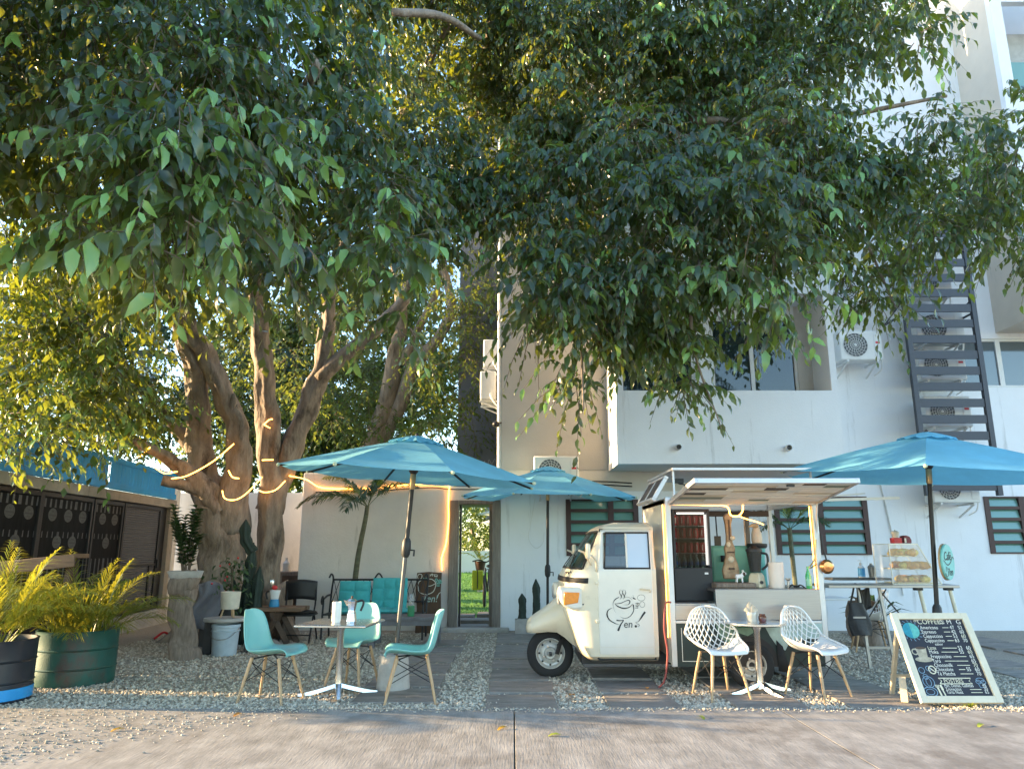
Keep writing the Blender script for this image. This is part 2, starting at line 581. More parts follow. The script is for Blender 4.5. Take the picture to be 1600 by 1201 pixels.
def wall_with_holes(x0, x1, z0, z1, y0, y1, holes):
    """wall slab y0..y1 with rectangular through openings"""
    mb = MB()
    xs = sorted({x0, x1, *[h[0] for h in holes], *[h[1] for h in holes]})
    zs = sorted({z0, z1, *[h[2] for h in holes], *[h[3] for h in holes]})
    xs = [x for x in xs if x0 <= x <= x1]
    zs = [z for z in zs if z0 <= z <= z1]
    solid = lambda i, k: 0 <= i < len(xs) - 1 and 0 <= k < len(zs) - 1 and not any(h[0] <= (xs[i] + xs[i + 1]) / 2 <= h[1] and h[2] <= (zs[k] + zs[k + 1]) / 2 <= h[3] for h in holes)
    for i in range(len(xs) - 1):
        for k in range(len(zs) - 1):
            if not solid(i, k):
                continue
            a, b, c, d = xs[i], xs[i + 1], zs[k], zs[k + 1]
            q = [((a, y0, c), (b, y0, c), (b, y0, d), (a, y0, d)), ((b, y1, c), (a, y1, c), (a, y1, d), (b, y1, d))]
            if not solid(i - 1, k):
                q.append(((a, y0, c), (a, y0, d), (a, y1, d), (a, y1, c)))
            if not solid(i + 1, k):
                q.append(((b, y0, c), (b, y1, c), (b, y1, d), (b, y0, d)))
            if not solid(i, k - 1):
                q.append(((a, y0, c), (a, y1, c), (b, y1, c), (b, y0, c)))
            if not solid(i, k + 1):
                q.append(((a, y0, d), (b, y0, d), (b, y1, d), (a, y1, d)))
            for f in q:
                mb.add(f, [(0, 1, 2, 3)])
    return mb


lw = [(.98, 2.30, 1.28, 2.29), (4.78, 6.48, 1.30, 2.34), (8.62, 9.9, 1.32, 2.34)]
part('ground_floor_wall', wall_with_holes(-.2, 12, -.2, 2.44, 13.6, 13.85, lw), white_wall, bld, smooth=False)
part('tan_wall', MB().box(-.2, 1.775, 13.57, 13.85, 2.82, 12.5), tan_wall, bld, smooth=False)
part('band_wall', MB().box(-.2, 5.6, 13.585, 13.85, 2.44, 2.82), beige_wall, bld, smooth=False)
uw = [(8.5, 10.2, 4.38, 5.34)]
part('upper_wall', wall_with_holes(5.6, 12, 2.44, 13, 13.6, 13.85, uw), white_wall, bld, smooth=False)
# projecting white box with two recessed openings, one above the other
part('projecting_bay', wall_with_holes(1.775, 5.57, 2.79, 13, 12.28, 12.42, [(1.9, 5.46, 4.04, 5.78), (1.9, 5.46, 7.3, 9.1)]), white_wall, bld, smooth=False)
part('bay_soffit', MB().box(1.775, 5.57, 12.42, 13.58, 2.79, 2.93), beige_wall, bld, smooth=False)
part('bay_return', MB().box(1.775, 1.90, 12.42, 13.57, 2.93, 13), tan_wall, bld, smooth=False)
part('bay_return', MB().box(5.46, 5.57, 12.42, 13.58, 2.93, 13), white_wall, bld, smooth=False)
for z in (3.94, 5.78, 7.2, 9.1):
    part('recess_slab', MB().box(1.9, 5.46, 12.42, 13.3, z, z + .1), white_wall, bld, smooth=False)
dark_glass = glass_mat('dark_window_glass', (.02, .035, .042), .03, .78)
green_glass = glass_mat('green_louvre_glass', (.16, .33, .28), .12, .92)
grey_glass = glass_mat('grey_window_glass', (.10, .13, .15), .06, .92)
blind_glass = glass_mat('glass_with_pale_blind', (.42, .50, .54), .25, .95)
for z0, z1 in ((4.04, 5.78), (7.3, 9.1)):
    part('recess_pillar', MB().box(3.32, 3.64, 13.0, 13.3, z0, z1), white_wall, bld, smooth=False)
    part('recess_jamb', MB().box(5.2, 5.46, 13.0, 13.3, z0, z1), beige_wall, bld, smooth=False)
    part('recess_header', MB().box(1.9, 5.2, 12.99, 13.3, z1 - .22, z1), white_wall, bld, smooth=False)
    for x0, x1, mul, gm in ((1.9, 3.32, (2.6,), dark_glass), (3.64, 5.2, (4.38,), dark_glass)):
        fr = MB()
        for a, b in ((x0, x0 + .05), (x1 - .05, x1), *[(q - .035, q + .035) for q in mul]):
            fr.box(a, b, 13.02, 13.09, z0, z1 - .22)
        fr.box(x0 + .05, x1 - .05, 13.025, 13.085, z0, z0 + .05)
        fr.box(x0 + .05, x1 - .05, 13.025, 13.085, z1 - .27, z1 - .22)
        w = part('window', fr, ac_white, bld, smooth=False)
        e = [x0 + .05, *mul, x1 - .05]
        for a, b in zip(e, e[1:]):
            part('pane', MB().box(a + .02, b - .02, 13.05, 13.06, z0 + .05, z1 - .27), gm, w, smooth=False)
            if x0 > 3 and z0 < 5:
                part('blind', MB().box(a + .05, min(b, 4.95) - .05, 13.10, 13.115, z0 + (.42 if a < 4.2 else .42), z1 - .5), M('pale_roller_blind', (.50, .56, .58), .8, var=.05), w, smooth=False)
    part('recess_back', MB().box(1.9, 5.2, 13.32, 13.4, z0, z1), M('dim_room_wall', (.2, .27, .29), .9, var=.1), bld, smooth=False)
# wall spouts
for x, z in ((2.78, 3.06), (4.62, 3.05)):
    mb = MB()
    mb.lathe([(.045, -.09), (.05, -.085), (.05, 0), (.038, 0), (.036, -.07)][::-1], 14, (x, 12.275, z), 'y', caps=False)
    o = part('drain_spout', mb, ac_white, bld)
    mb = MB()
    mb.lathe([(.035, -.06), (.034, -.055)], 14, (x, 12.275, z), 'y')
    part('spout_mouth', mb, black_m, o)
# upper right window
fr = MB()
x0, x1, z0, z1 = 8.5, 10.2, 4.38, 5.34
for a, b in ((x0, x0 + .05), (9.27, 9.36), (x1 - .05, x1)):
    fr.box(a, b, 13.62, 13.69, z0, z1)
fr.box(x0, x1, 13.625, 13.685, z0, z0 + .05)
fr.box(x0, x1, 13.625, 13.685, z1 - .05, z1)
w = part('window', fr, ac_white, bld, smooth=False)
for a, b in ((8.55, 9.27), (9.36, 10.15)):
    part('pane', MB().box(a, b, 13.65, 13.66, z0 + .05, z1 - .05), grey_glass, w, smooth=False)
part('room_back', MB().box(8.45, 10.25, 13.8, 13.84, 4.3, 5.4), M('pale_blind', (.32, .36, .38), .9), bld, smooth=False)
# louvred ground-floor windows: brown frame, each glass blade its own pane
for (x0, x1, z0, z1), mids, nb in ((lw[0], (1.80,), 5), (lw[1], (5.62,), 5), (lw[2], (9.3,), 5)):
    fr = MB()
    y0, y1 = 13.575, 13.68
    for a, b in ((x0, x0 + .09), (x1 - .09, x1), *[(q - .05, q + .05) for q in mids]):
        fr.box(a, b, y0, y1, z0, z1)
    e = [x0 + .09, *[v for q in mids for v in (q - .05, q + .05)], x1 - .09]
    spans = list(zip(e[::2], e[1::2]))
    dz = (z1 - z0) / nb
    for a, b in spans:
        for k in range(nb + 1):
            zz = z0 + k * dz
            fr.box(a, b, y0 + .004, y1 - .004, max(z0, zz - .028), min(z1, zz + .028))
    w = part('louvre_window', fr, brown_frame, bld, smooth=False)
    for a, b in spans:
        for k in range(nb):
            zz = z0 + (k + .5) * dz
            part('glass_louvre', MB().obox(((a + b) / 2, 13.63, zz), (b - a, .006, dz * .95), (R(-14), 0, 0)), green_glass, w, smooth=False)
    part('dark_interior', MB().box(x0, x1, 13.80, 13.83, z0, z1), M('curtain_green', (.2, .34, .3), .9), w, smooth=False)
# top-right projecting volume with a recessed balcony
v_m = M('sun_tinted_wall', (.62, .55, .46), .85, var=.07, scale=1.5, spots=((.45, .42, .37), 1.6, .62, (1, 1, .15)))  # tan tone carries low-sun warmth painted into the side face
part('balcony_volume', wall_with_holes(9.3, 13, 5.45, 14, 12.37, 12.5, [(9.52, 12.4, 9.85, 11.8)]), white_wall, bld, smooth=False)
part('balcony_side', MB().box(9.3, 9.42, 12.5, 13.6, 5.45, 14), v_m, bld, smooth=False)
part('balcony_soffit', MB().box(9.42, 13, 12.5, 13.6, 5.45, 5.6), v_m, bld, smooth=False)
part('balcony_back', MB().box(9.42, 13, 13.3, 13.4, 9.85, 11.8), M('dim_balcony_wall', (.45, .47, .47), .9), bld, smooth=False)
part('balcony_glass', MB().box(9.52, 12.4, 12.7, 12.72, 9.85, 10.7), green_glass, bld, smooth=False)
# west gable wing in dark grey render, farther back, with conduit
part('grey_wing', MB().box(-1.27, -.19, 17, 19.2, 2.45, 13), grey_wall, bld, smooth=False)
part('side_wall', MB().box(-.2, -.05, 13.85, 17, 2.5, 13), grey_wall, bld, smooth=False)
part('down_pipe', MB().tube([(-.235, 13.62, 2.5), (-.235, 13.62, 12)], .045, 10), ac_white, bld)
mb = MB()
for k, pts in enumerate(([(0, .1), (.02, .3), (.13, .33), (.18, .2), (.06, .14), (.03, .12)], [(.32, .12), (.24, .1), (.22, .2), (.32, .22), (.33, .1), (.36, .1)],
                         [(.4, .2), (.43, .1), (.5, .22), (.45, .0), (.41, .03)], [(.56, .1), (.58, .25), (.64, .15), (.70, .27), (.74, .1)])):
    mb.ribbon([(-1.2 + a * 1.15, 3.18 + b * .95) for a, b in cat_rom(pts, 5)], .014, 16.99)
part('chalk_scrawl', mb, M('faded_chalk', (.36, .37, .39), .9), bld, smooth=False, fix=False)
mb = MB()
for zz, x1 in ((2.60, 2.2), (2.54, 2.2)):
    mb.tube(cat_rom([(.4, 13.56, zz - .03), (1.0, 13.55, zz), (1.6, 13.55, zz + .01), (x1, 13.56, zz - .02)], 4), .011, 6)
part('wall_cable', mb, black_plastic, bld)
mb = MB()
mb.tube([(6.9, 13.57, 1.5), (6.75, 13.57, 2.63), (6.6, 13.57, 2.65), (5.7, 13.57, 2.66)], .016, 8)
mb.box(6.68, 6.80, 13.53, 13.6, 2.58, 2.70)
mb.tube([(6.95, 13.57, .6), (6.9, 13.57, 1.5)], .016, 8)
part('conduit', mb, ac_white, bld)
mb = MB()
for p, r_ in (((-.30, 13.5, 3.66), (.07, .09, .06)),):
    mb.sphere(p, r_)
    mb.bar((-.2, 13.56, 3.7), p, .03)
part('wall_lamp', mb, black_m, bld)

# ------------------------------------------------------------------ slatted screen in front of the air conditioners
scr = thing('slat_screen', 'tall charcoal slatted metal screen hiding air conditioners on the wall', 'screen', (7.8, 12.8, 2.4))
for x in (7.17, 8.41):
    part('rail', MB().box(x - .045, x + .045, 12.76, 12.84, 2.3, 7.6), slat_m, scr, bev=.004)
for k in range(18):
    z = 2.46 + k * .293
    part('slat', MB().box(7.216, 8.364, 12.775, 12.81, z - .075, z + .075), slat_m, scr, bev=.003)
for z in (2.9, 5.6, 7.2):
    for x in (7.17, 8.41):
        part('bracket', MB().bar((x, 12.84, z), (x, 13.6, z), .03).bar((x, 12.84, z + .25), (x, 13.6, z), .02), slat_m, scr)

# ------------------------------------------------------------------ air conditioners
def make_ac(label, loc, rz=0, w=.78, h=.56, d=.30):
    t = thing('air_conditioner', label, 'air conditioner', loc, rz, 'air conditioners on the walls')
    L = dict(world=False)
    part('housing', MB().box(-w / 2, w / 2, -d / 2, d / 2, 0, h), ac_white, t, bev=.02, **L)
    cx, cz, r = -w * .14, h * .5, h * .40
    part('fan_recess', MB().lathe([(r, -d / 2 - .003), (r, -d / 2 - .001)], 32, (cx, 0, cz), 'y'), ac_grille, t, **L)
    g = MB()
    for rr in (r, r * .8, r * .6, r * .4, r * .2):
        pts = [(cx + rr * math.cos(a), -d / 2 - .012, cz + rr * math.sin(a)) for a in np.linspace(0, 2 * PI, 33)]
        g.tube(pts, .004, 5, caps=False)
    for k in range(18):
        a = 2 * PI * k / 18
        g.tube([(cx + rr * math.cos(a + .5 * (rr / r)), -d / 2 - .012, cz + rr * math.sin(a + .5 * (rr / r))) for rr in np.linspace(.05, r, 6)], .004, 4, caps=False)
    g.sphere((cx, -d / 2 - .01, cz), (.03, .01, .03), 10, 6)
    part('fan_grille', g, ac_white, t, **L)
    p = MB().box(w * .31, w * .47, -d / 2 - .006, -d / 2, h * .12, h * .88)
    part('service_panel', p, ac_white, t, bev=.003, **L)
    part('badge', MB().box(w * .34, w * .44, -d / 2 - .009, -d / 2 - .0062, h * .55, h * .62), red_m, t, smooth=False, **L)
    for x in (-w * .35, w * .35):
        b = MB()
        b.bar((x, -d / 2 - .02, -.02), (x, d / 2 + .2, -.02), .035)
        b.bar((x, -d / 2 + .02, -.03), (x, d / 2 + .2, -.24), .025)
        part('wall_bracket', b, ac_white, t, **L)
    hz = MB().tube(cat_rom([(w / 2 - .02, d / 2 - .1, .12), (w / 2 + .06, d / 2 - .1, .05), (w / 2 + .08, d / 2, -.12), (w / 2, d / 2 + .12, -.2)], 4), .014, 6)
    part('refrigerant_hose', hz, white_pl, t, **L)
    return t


make_ac('white air conditioner on brackets at the left of the slatted screen', (6.42, 13.2, 4.78))
make_ac('white air conditioner half hidden by leaves above the bracketed one', (6.35, 13.2, 5.85))
make_ac('highest air conditioner behind the slatted screen', (7.85, 13.2, 6.0))
make_ac('air conditioner behind the screen, just above window-top height', (7.95, 13.25, 5.4 - .55 + .27), h=.6, w=.9)
make_ac('air conditioner behind the screen, level with the upper window', (7.9, 13.25, 4.42), w=.86)
make_ac('air conditioner behind the screen, below the upper window', (7.9, 13.25, 3.55), w=.84)
make_ac('lowest air conditioner behind the screen, under the big blue parasol', (7.85, 13.25, 2.2), w=.84, h=.5)
make_ac('white air conditioner low on the tan wall above the middle parasol', (.79, 13.25, 2.5), w=.80, h=.52)
make_ac('upper of two air conditioners seen edge-on beside the down pipe', (-.42, 14.6, 4.95), -PI / 2, w=.8, h=.55)
make_ac('lower of two air conditioners seen edge-on beside the down pipe', (-.46, 14.2, 4.2), -PI / 2, w=.8, h=.55)

# ------------------------------------------------------------------ garden wall with a doorway
gw = thing('garden_wall', 'old white plastered garden wall with an open doorway', 'wall', (-2, 13.6, 0))
part('front_wall', MB().box(-3.84, -1.14, 13.62, 13.82, -.1, 2.77), garden_wall_m, gw, bev=.01)
part('side_return', MB().box(-3.84, -3.64, 13.82, 15.6, -.1, 2.74), garden_wall_m, gw, bev=.01)
part('back_wall', MB().box(-7.2, -3.84, 15.6, 15.8, -.1, 2.56), garden_wall_m, gw, bev=.01)
part('lintel', MB().box(-1.14, -.2, 13.62, 13.8, 2.27, 2.52), garden_wall_m, gw, bev=.008)
part('right_jamb_wall', MB().box(-.21, -.19, 13.61, 13.82, -.1, 2.27), garden_wall_m, gw)
jw = M('grey_door_wood', (.22, .19, .16), .85, var=.3, scale=5, stretch=(6, 6, .6), bump=.6, bscale=30)
fr = MB().box(-1.14, -.97, 13.58, 13.82, 0, 2.27).box(-.36, -.21, 13.58, 13.82, 0, 2.27).box(-.97, -.36, 13.585, 13.82, 2.2, 2.27)
part('door_frame', fr, jw, gw, bev=.012)
part('inner_post', MB().box(-.965, -.93, 13.82, 13.9, 0, 2.2), black_m, gw)
part('inner_post', MB().box(-.42, -.365, 13.84, 13.9, 0, 2.2), jw, gw)
st_m = M('stone_step', (.14, .125, .11), .9, var=.3, scale=5, bump=1, bscale=20)
for x0, x1, y0, y1, z in ((-1.05, -.25, 13.4, 14.3, .05), (-1.2, -.1, 14.45, 15.0, .10), (-1.15, -.75, 15.1, 15.7, .12), (-.7, -.1, 15.25, 15.9, .14)):
    part('step_slab', MB().box(x0, x1, y0, y1, -.05, z), st_m, gw, bev=.012)
part('door_sill', MB().box(-1.6, -.05, 13.3, 13.58, -.02, .06), pot_conc, gw, bev=.02)
single('wall_post', MB().tube([(-3.95, 15.7, 2.5), (-3.94, 15.7, 3.25)], .03, 8), ac_white, 'thin pale pipe standing up behind the garden wall', 'pipe')

# ------------------------------------------------------------------ left-hand shed front: mesh gates, concrete beam, blue boards
d_ = Vector((.0698, -.99756, 0))                # along the wall, towards the camera
n_ = Vector((.99756, .0698, 0))                 # out of the wall, to the yard
O_ = Vector((-6.85, 15.1, 0))
lb = thing('shed', 'dark mesh gate front under a concrete beam with bright blue boarding', 'building', O_)
WM[lb.name] = Matrix(((d_.x, n_.x, 0, O_.x), (d_.y, n_.y, 0, O_.y), (0, 0, 1, 0), (0, 0, 0, 1)))
lb.matrix_world = WM[lb.name]
Lk = dict(world=False)                         # local: x along the wall, y outwards (negative is behind), z up
beam_m = M('stained_concrete_beam', (.29, .26, .215), .9, var=.2, scale=3, bump=.8, bscale=30, spots=((.15, .13, .11), 2.5, .6, (3, 1, .4)))
part('base_kerb', MB().box(0, 6.0, -.12, .06, -.1, .28), pot_conc, lb, bev=.015, **Lk)
part('corner_post', MB().box(-.02, .2, -.2, .02, .28, 2.2), beam_m, lb, bev=.01, **Lk)
part('corner_post', MB().box(-.22, -.04, -.15, .03, 0, 2.86), garden_wall_m, lb, bev=.01, **Lk)
part('concrete_beam', MB().box(0, 6.0, -.15, .05, 2.2, 2.36), beam_m, lb, bev=.01, **Lk)
for x in (.0, 3.0):
    part('upper_post', MB().box(x + .02, x + .12, -.1, .0, 2.36, 2.92), beam_m, lb, bev=.01, **Lk)
blue = M('bright_blue_paint', (.02, .27, .60), .5, var=.12, scale=4, stretch=(1, 1, .4), bump=.15, bscale=30)
part('cross_board', MB().box(.14, 6.0, .055, .075, 2.37, 2.47), blue, lb, bev=.003, **Lk)
part('cross_board', MB().box(.14, 6.0, .052, .070, 2.80, 2.88), blue, lb, bev=.003, **Lk)
x = .15
while x < 5.85:
    w_ = random.uniform(.105, .125)
    if not (2.89 < x < 3.09):
        part('board', MB().box(x, x + w_, .02, .046 + random.uniform(0, .006), 2.365, 2.86), blue, lb, bev=.003, **Lk)
    x += w_ + .008
gate_grey = M('grey_mesh_sheet', (.10, .105, .118), .7, .2, var=.15, scale=5)
banner_m = M('dark_printed_banner', (.011, .011, .012), .75, var=.6, scale=2.5, stretch=(5, 1, 1), spec=.15)
# plain gate leaf near the corner: corrugated mesh sheet in a frame
mb = MB()
mb.grid(lambda u, v: (.72 + 1.48 * v, .0 + .006 * math.sin(u * 2 * PI * 46), .34 + 1.8 * u), 184, 1)
g1 = part('gate_leaf', mb, gate_grey, lb, **Lk)
fr = MB()
for a, b, c, e in ((.66, .72, .30, 2.18), (2.2, 2.26, .30, 2.18), (.72, 2.2, .30, .35), (.72, 2.2, 2.12, 2.18), (.72, 2.2, 1.10, 1.14), (.95, .99, .35, 1.10)):
    fr.box(a, b, -.02, .03, c, e)
part('gate_frame', fr, black_m, g1, bev=.003, **Lk)
part('gate_handle', MB().box(.64, .71, .03, .06, 1.05, 1.21), black_m, g1, bev=.004, **Lk)
# printed dark banner leaves with round pale labels (flat print)
lab_m = M('faded_label_print', (.075, .075, .073), .7, var=.35, scale=30)
lab_d = M('label_ink', (.05, .05, .05), .7)
for b0, b1 in ((2.32, 3.30), (3.40, 4.80), (4.86, 5.95)):
    g2 = part('banner_leaf', MB().box(b0, b1, -.03, -.012, .34, 2.14), banner_m, lb, smooth=False, **Lk)
    fr = MB()
    for a, b, c, e in ((b0 - .03, b0 + .02, .30, 2.18), (b1 - .02, b1 + .03, .30, 2.18), (b0 + .02, b1 - .02, .30, .36), (b0 + .02, b1 - .02, 2.12, 2.18)):
        fr.box(a, b, -.03, .025, c, e)
    part('gate_frame', fr, black_m, g2, bev=.003, **Lk)
    inkm, wash = MB(), MB()
    k = 0
    xx = b0 + .21
    while xx < b1 - .14:
        for row, zc, off in ((0, 1.88, 0), (1, 1.50, -.2)):
            cx = xx + off
            if cx < b0 + .13:
                continue
            part('round_label', MB().add([(cx + .115 * math.cos(a), -.008, zc + .092 * math.sin(a)) for a in np.linspace(0, 2 * PI, 21)[:-1]], [tuple(range(20))]), lab_m, g2, smooth=False, fix=False, **Lk)
            inkm.add([(cx - .09, -.006, zc - .022), (cx + .09, -.006, zc - .018), (cx + .09, -.006, zc + .004), (cx - .09, -.006, zc)], [(0, 1, 2, 3)])
            inkm.add([(cx - .03, -.006, zc + .03), (cx + .035, -.006, zc + .035), (cx + .03, -.006, zc + .055), (cx - .03, -.006, zc + .05)], [(0, 1, 2, 3)])
            inkm.add([(cx - .04, -.006, zc - .06), (cx + .04, -.006, zc - .058), (cx + .035, -.006, zc - .045), (cx - .04, -.006, zc - .047)], [(0, 1, 2, 3)])
        for q in (-.2, -.07, .06, .2):
            wash.add([(xx + q, -.007, 1.56), (xx + q + .03, -.007, 1.56), (xx + q + .025, -.007, 1.64), (xx + q + .004, -.007, 1.65)], [(0, 1, 2, 3)])
            wash.add([(xx + q, -.007, .55), (xx + q + .045, -.007, .55), (xx + q + .042, -.007, 1.26), (xx + q + .004, -.007, 1.25)], [(0, 1, 2, 3)])
            wash.add([(xx + q, -.007, 1.98), (xx + q + .05, -.007, 1.98), (xx + q + .045, -.007, 2.1), (xx + q + .004, -.007, 2.1)], [(0, 1, 2, 3)])
        xx += .43
    part('lettering', inkm, lab_d, g2, smooth=False, fix=False, **Lk)['kind'] = 'stuff'
    part('bottle_print', wash, M('faint_grey_print', (.085, .085, .088), .7, var=.4, scale=12), g2, smooth=False, fix=False, **Lk)['kind'] = 'stuff'
part('back_panel', MB().box(.2, 6.0, -.2, -.06, .28, 2.2), black_m, lb, smooth=False, **Lk)
CROWN = [(1.43,7.79,3.77,0.42),(-4.13,6.59,4.98,0.42),(0.48,7.39,4.72,0.42),(-2.31,4.85,4.91,0.42),(3.71,8.29,8.39,0.42),(-4.17,7.32,4.41,0.42),(-6.31,8.4,3.08,0.22),(5.29,7.26,4.88,0.42),(-1.92,7.95,8.05,0.42),(-3.73,5.14,5.0,0.42),(-6.65,8.59,4.48,0.22),(-0.37,10.03,8.3,0.42),(3.02,8.62,9.6,0.42),(-6.57,8.94,4.07,0.29),(-1.33,6.16,4.14,0.25),(-4.22,5.45,5.88,0.42),(-1.56,6.01,5.31,0.42),(4.97,7.97,9.16,0.22),(0.59,8.43,7.22,0.42),(-2.86,5.07,6.11,0.29),(-1.49,9.12,8.38,0.42),(3.9,7.49,5.56,0.42),(-5.33,8.01,2.72,0.42),(-5.82,10.18,4.59,0.42),(-5.6,10.52,3.72,0.42),(-0.65,8.16,5.69,0.42),(-1.51,8.9,9.03,0.42),(1.41,7.12,5.07,0.42),(1.83,7.45,3.56,0.22),(2.86,8.53,7.55,0.42),(1.61,6.95,4.48,0.42),(0.64,8.69,7.93,0.42),(0.19,7.78,5.2,0.42),(0.91,7.49,4.17,0.42),(1.86,8.34,9.47,0.27),(-2.58,5.35,6.51,0.22),(-0.61,9.99,7.65,0.42),(1.3,8.87,8.18,0.42),(-5.21,6.37,5.24,0.22),(-6.05,8.27,4.83,0.42),(1.13,7.69,4.92,0.42),(-4.67,5.41,6.25,0.22),(1.65,8.58,8.81,0.42),(4.53,7.13,5.89,0.26),(-1.33,9.18,7.68,0.42),(-0.4,9.03,9.38,0.42),(-0.98,9.95,8.46,0.42),(-1.86,5.66,3.77,0.24),(3.45,8.07,7.07,0.42),(0.34,7.95,5.75,0.42),(2.62,6.88,4.38,0.42),(-2.43,6.03,4.75,0.42),(4.4,7.2,4.81,0.42),(3.35,7.51,5.77,0.42),(2.42,7.56,4.41,0.29),(2.38,8.47,9.74,0.22),(4.5,7.87,7.56,0.42),(-2.99,4.89,4.87,0.42),(-4.06,5.42,6.55,0.22),(-1.88,8.41,9.41,0.42),(0.21,8.55,8.84,0.42),(2.3,8.08,8.8,0.42),(4.29,7.9,8.22,0.42),(0.8,7.41,3.67,0.27),(3.59,7.94,9.44,0.22),(-3.34,4.85,5.52,0.42),(4.74,7.35,7.66,0.22),(-1.92,5.01,5.61,0.42),(-5.56,9.3,4.81,0.42),(-4.74,6.85,5.55,0.42),(1.79,7.74,5.88,0.42),(0.08,8.89,6.78,0.42),(-5.02,8.01,5.22,0.42),(0.95,8.46,6.73,0.42),(-1.93,6.1,4.83,0.42),(-2.15,6.51,7.38,0.42),(-0.92,7.8,4.88,0.22),(-6.05,8.88,4.41,0.42),(2.72,7.83,4.05,0.22),(-5.87,8.76,3.91,0.42),(-2.19,7.24,8.64,0.22),(-5.78,9.56,3.75,0.42),(-1.77,6.98,6.67,0.42),(-0.19,8.4,9.56,0.26),(-6.11,9.82,4.59,0.42),(4.67,8.29,4.76,0.22),(-2.22,4.27,4.04,0.42),(-1.2,6.23,4.74,0.42),(1.99,7.09,4.91,0.42),(1.34,7.43,6.0,0.42),(2.85,8.21,6.59,0.42),(0.72,7.56,3.16,0.22),(-5.18,7.32,5.27,0.42),(3.33,8.03,8.81,0.42),(-1.68,8.34,7.34,0.42),(5.01,6.57,5.13,0.24),(-5.76,10.66,4.31,0.42),(-0.69,8.73,9.55,0.42),(-2.35,5.69,3.98,0.42),(0.01,7.86,4.67,0.22),(-6.62,9.8,5.21,0.42),(1.34,7.27,4.18,0.42),(2.2,7.4,5.57,0.42),(-5.61,9.53,4.08,0.42),(-6.13,9.81,5.3,0.42),(1.23,8.84,9.88,0.42),(0.54,9.0,9.71,0.42),(-6.32,8.51,2.62,0.22),(2.47,8.68,7.17,0.42),(-6.77,8.89,3.75,0.22),(1.99,8.35,7.85,0.42),(-6.13,7.78,5.06,0.22),(-0.91,8.85,8.94,0.42),(0.84,7.81,5.77,0.42),(5.04,7.22,8.19,0.22),(1.77,8.61,7.58,0.42),(-5.43,9.28,3.15,0.42),(4.89,6.85,5.62,0.22),(-6.2,8.77,3.52,0.42),(-0.06,9.76,8.51,0.42),(2.32,6.67,4.89,0.42),(3.34,8.68,8.3,0.42),(-0.34,8.24,5.37,0.24),(0.25,7.76,3.89,0.22),(-4.64,5.55,5.52,0.22),(4.12,7.62,9.07,0.22),(-1.47,8.56,9.97,0.22),(-6.14,8.91,2.62,0.22),(-2.12,5.39,5.03,0.42),(1.1,8.91,9.26,0.42),(3.59,7.93,4.86,0.28),(-5.3,8.14,3.17,0.42),(-0.64,9.6,9.0,0.42),(-5.38,10.05,3.05,0.28),(5.19,7.57,5.49,0.42),(-2.88,5.55,4.06,0.42),(-5.04,9.11,4.64,0.29),(-1.41,8.4,9.25,0.42),(-0.99,8.02,6.33,0.42),(3.92,7.98,4.5,0.22),(0.06,9.1,8.76,0.42),(4.14,7.66,5.21,0.42),(0.85,8.61,8.41,0.42),(5.04,7.51,4.76,0.22),(3.97,7.72,6.91,0.22),(-5.94,9.08,5.42,0.42),(4.1,8.11,9.0,0.42),(-5.61,11.76,3.57,0.22),(-5.9,8.38,2.94,0.42),(4.35,7.37,5.6,0.3),(3.18,8.64,8.87,0.42),(0.58,8.36,9.79,0.22),(2.61,8.28,7.92,0.42),(4.92,6.19,5.39,0.22),(-3.35,5.22,6.59,0.22),(0.43,7.18,4.11,0.42),(3.13,7.18,5.07,0.42),(-5.7,11.37,4.36,0.22),(2.09,7.9,4.31,0.25),(-0.12,8.3,5.86,0.42),(-2.68,4.73,5.24,0.42),(3.07,7.39,6.11,0.42),(-2.39,4.95,5.58,0.42),(-2.35,6.17,7.58,0.22),(5.7,7.33,4.67,0.22),(-5.1,8.19,2.68,0.22),(3.75,7.77,6.35,0.22),(1.38,8.79,7.44,0.42),(4.01,8.3,7.78,0.42),(-5.83,8.35,5.07,0.42),(-5.54,11.06,3.78,0.42),(-0.91,8.31,9.79,0.22),(2.27,8.74,8.78,0.42),(-3.12,6.17,3.81,0.22),(-6.32,8.02,4.76,0.22),(-6.37,8.68,4.51,0.42),(1.85,7.64,3.16,0.22),(-4.87,5.62,7.06,0.22),(-1.04,7.64,5.27,0.42),(1.98,8.61,7.03,0.42),(-5.9,9.33,4.0,0.42),(0.08,10.18,8.15,0.42),(-5.33,9.39,3.71,0.42),(-5.48,10.34,4.75,0.22),(4.59,7.26,7.06,0.22),(-5.69,9.99,2.95,0.22),(-5.69,7.25,5.29,0.22),(-1.02,6.26,3.88,0.22),(0.51,8.85,6.93,0.42),(4.45,8.48,4.37,0.22),(2.44,8.69,7.77,0.42),(5.53,6.97,4.98,0.22),(-0.51,9.8,8.66,0.42),(-5.4,10.72,3.2,0.22),(-5.84,11.34,4.71,0.22)]
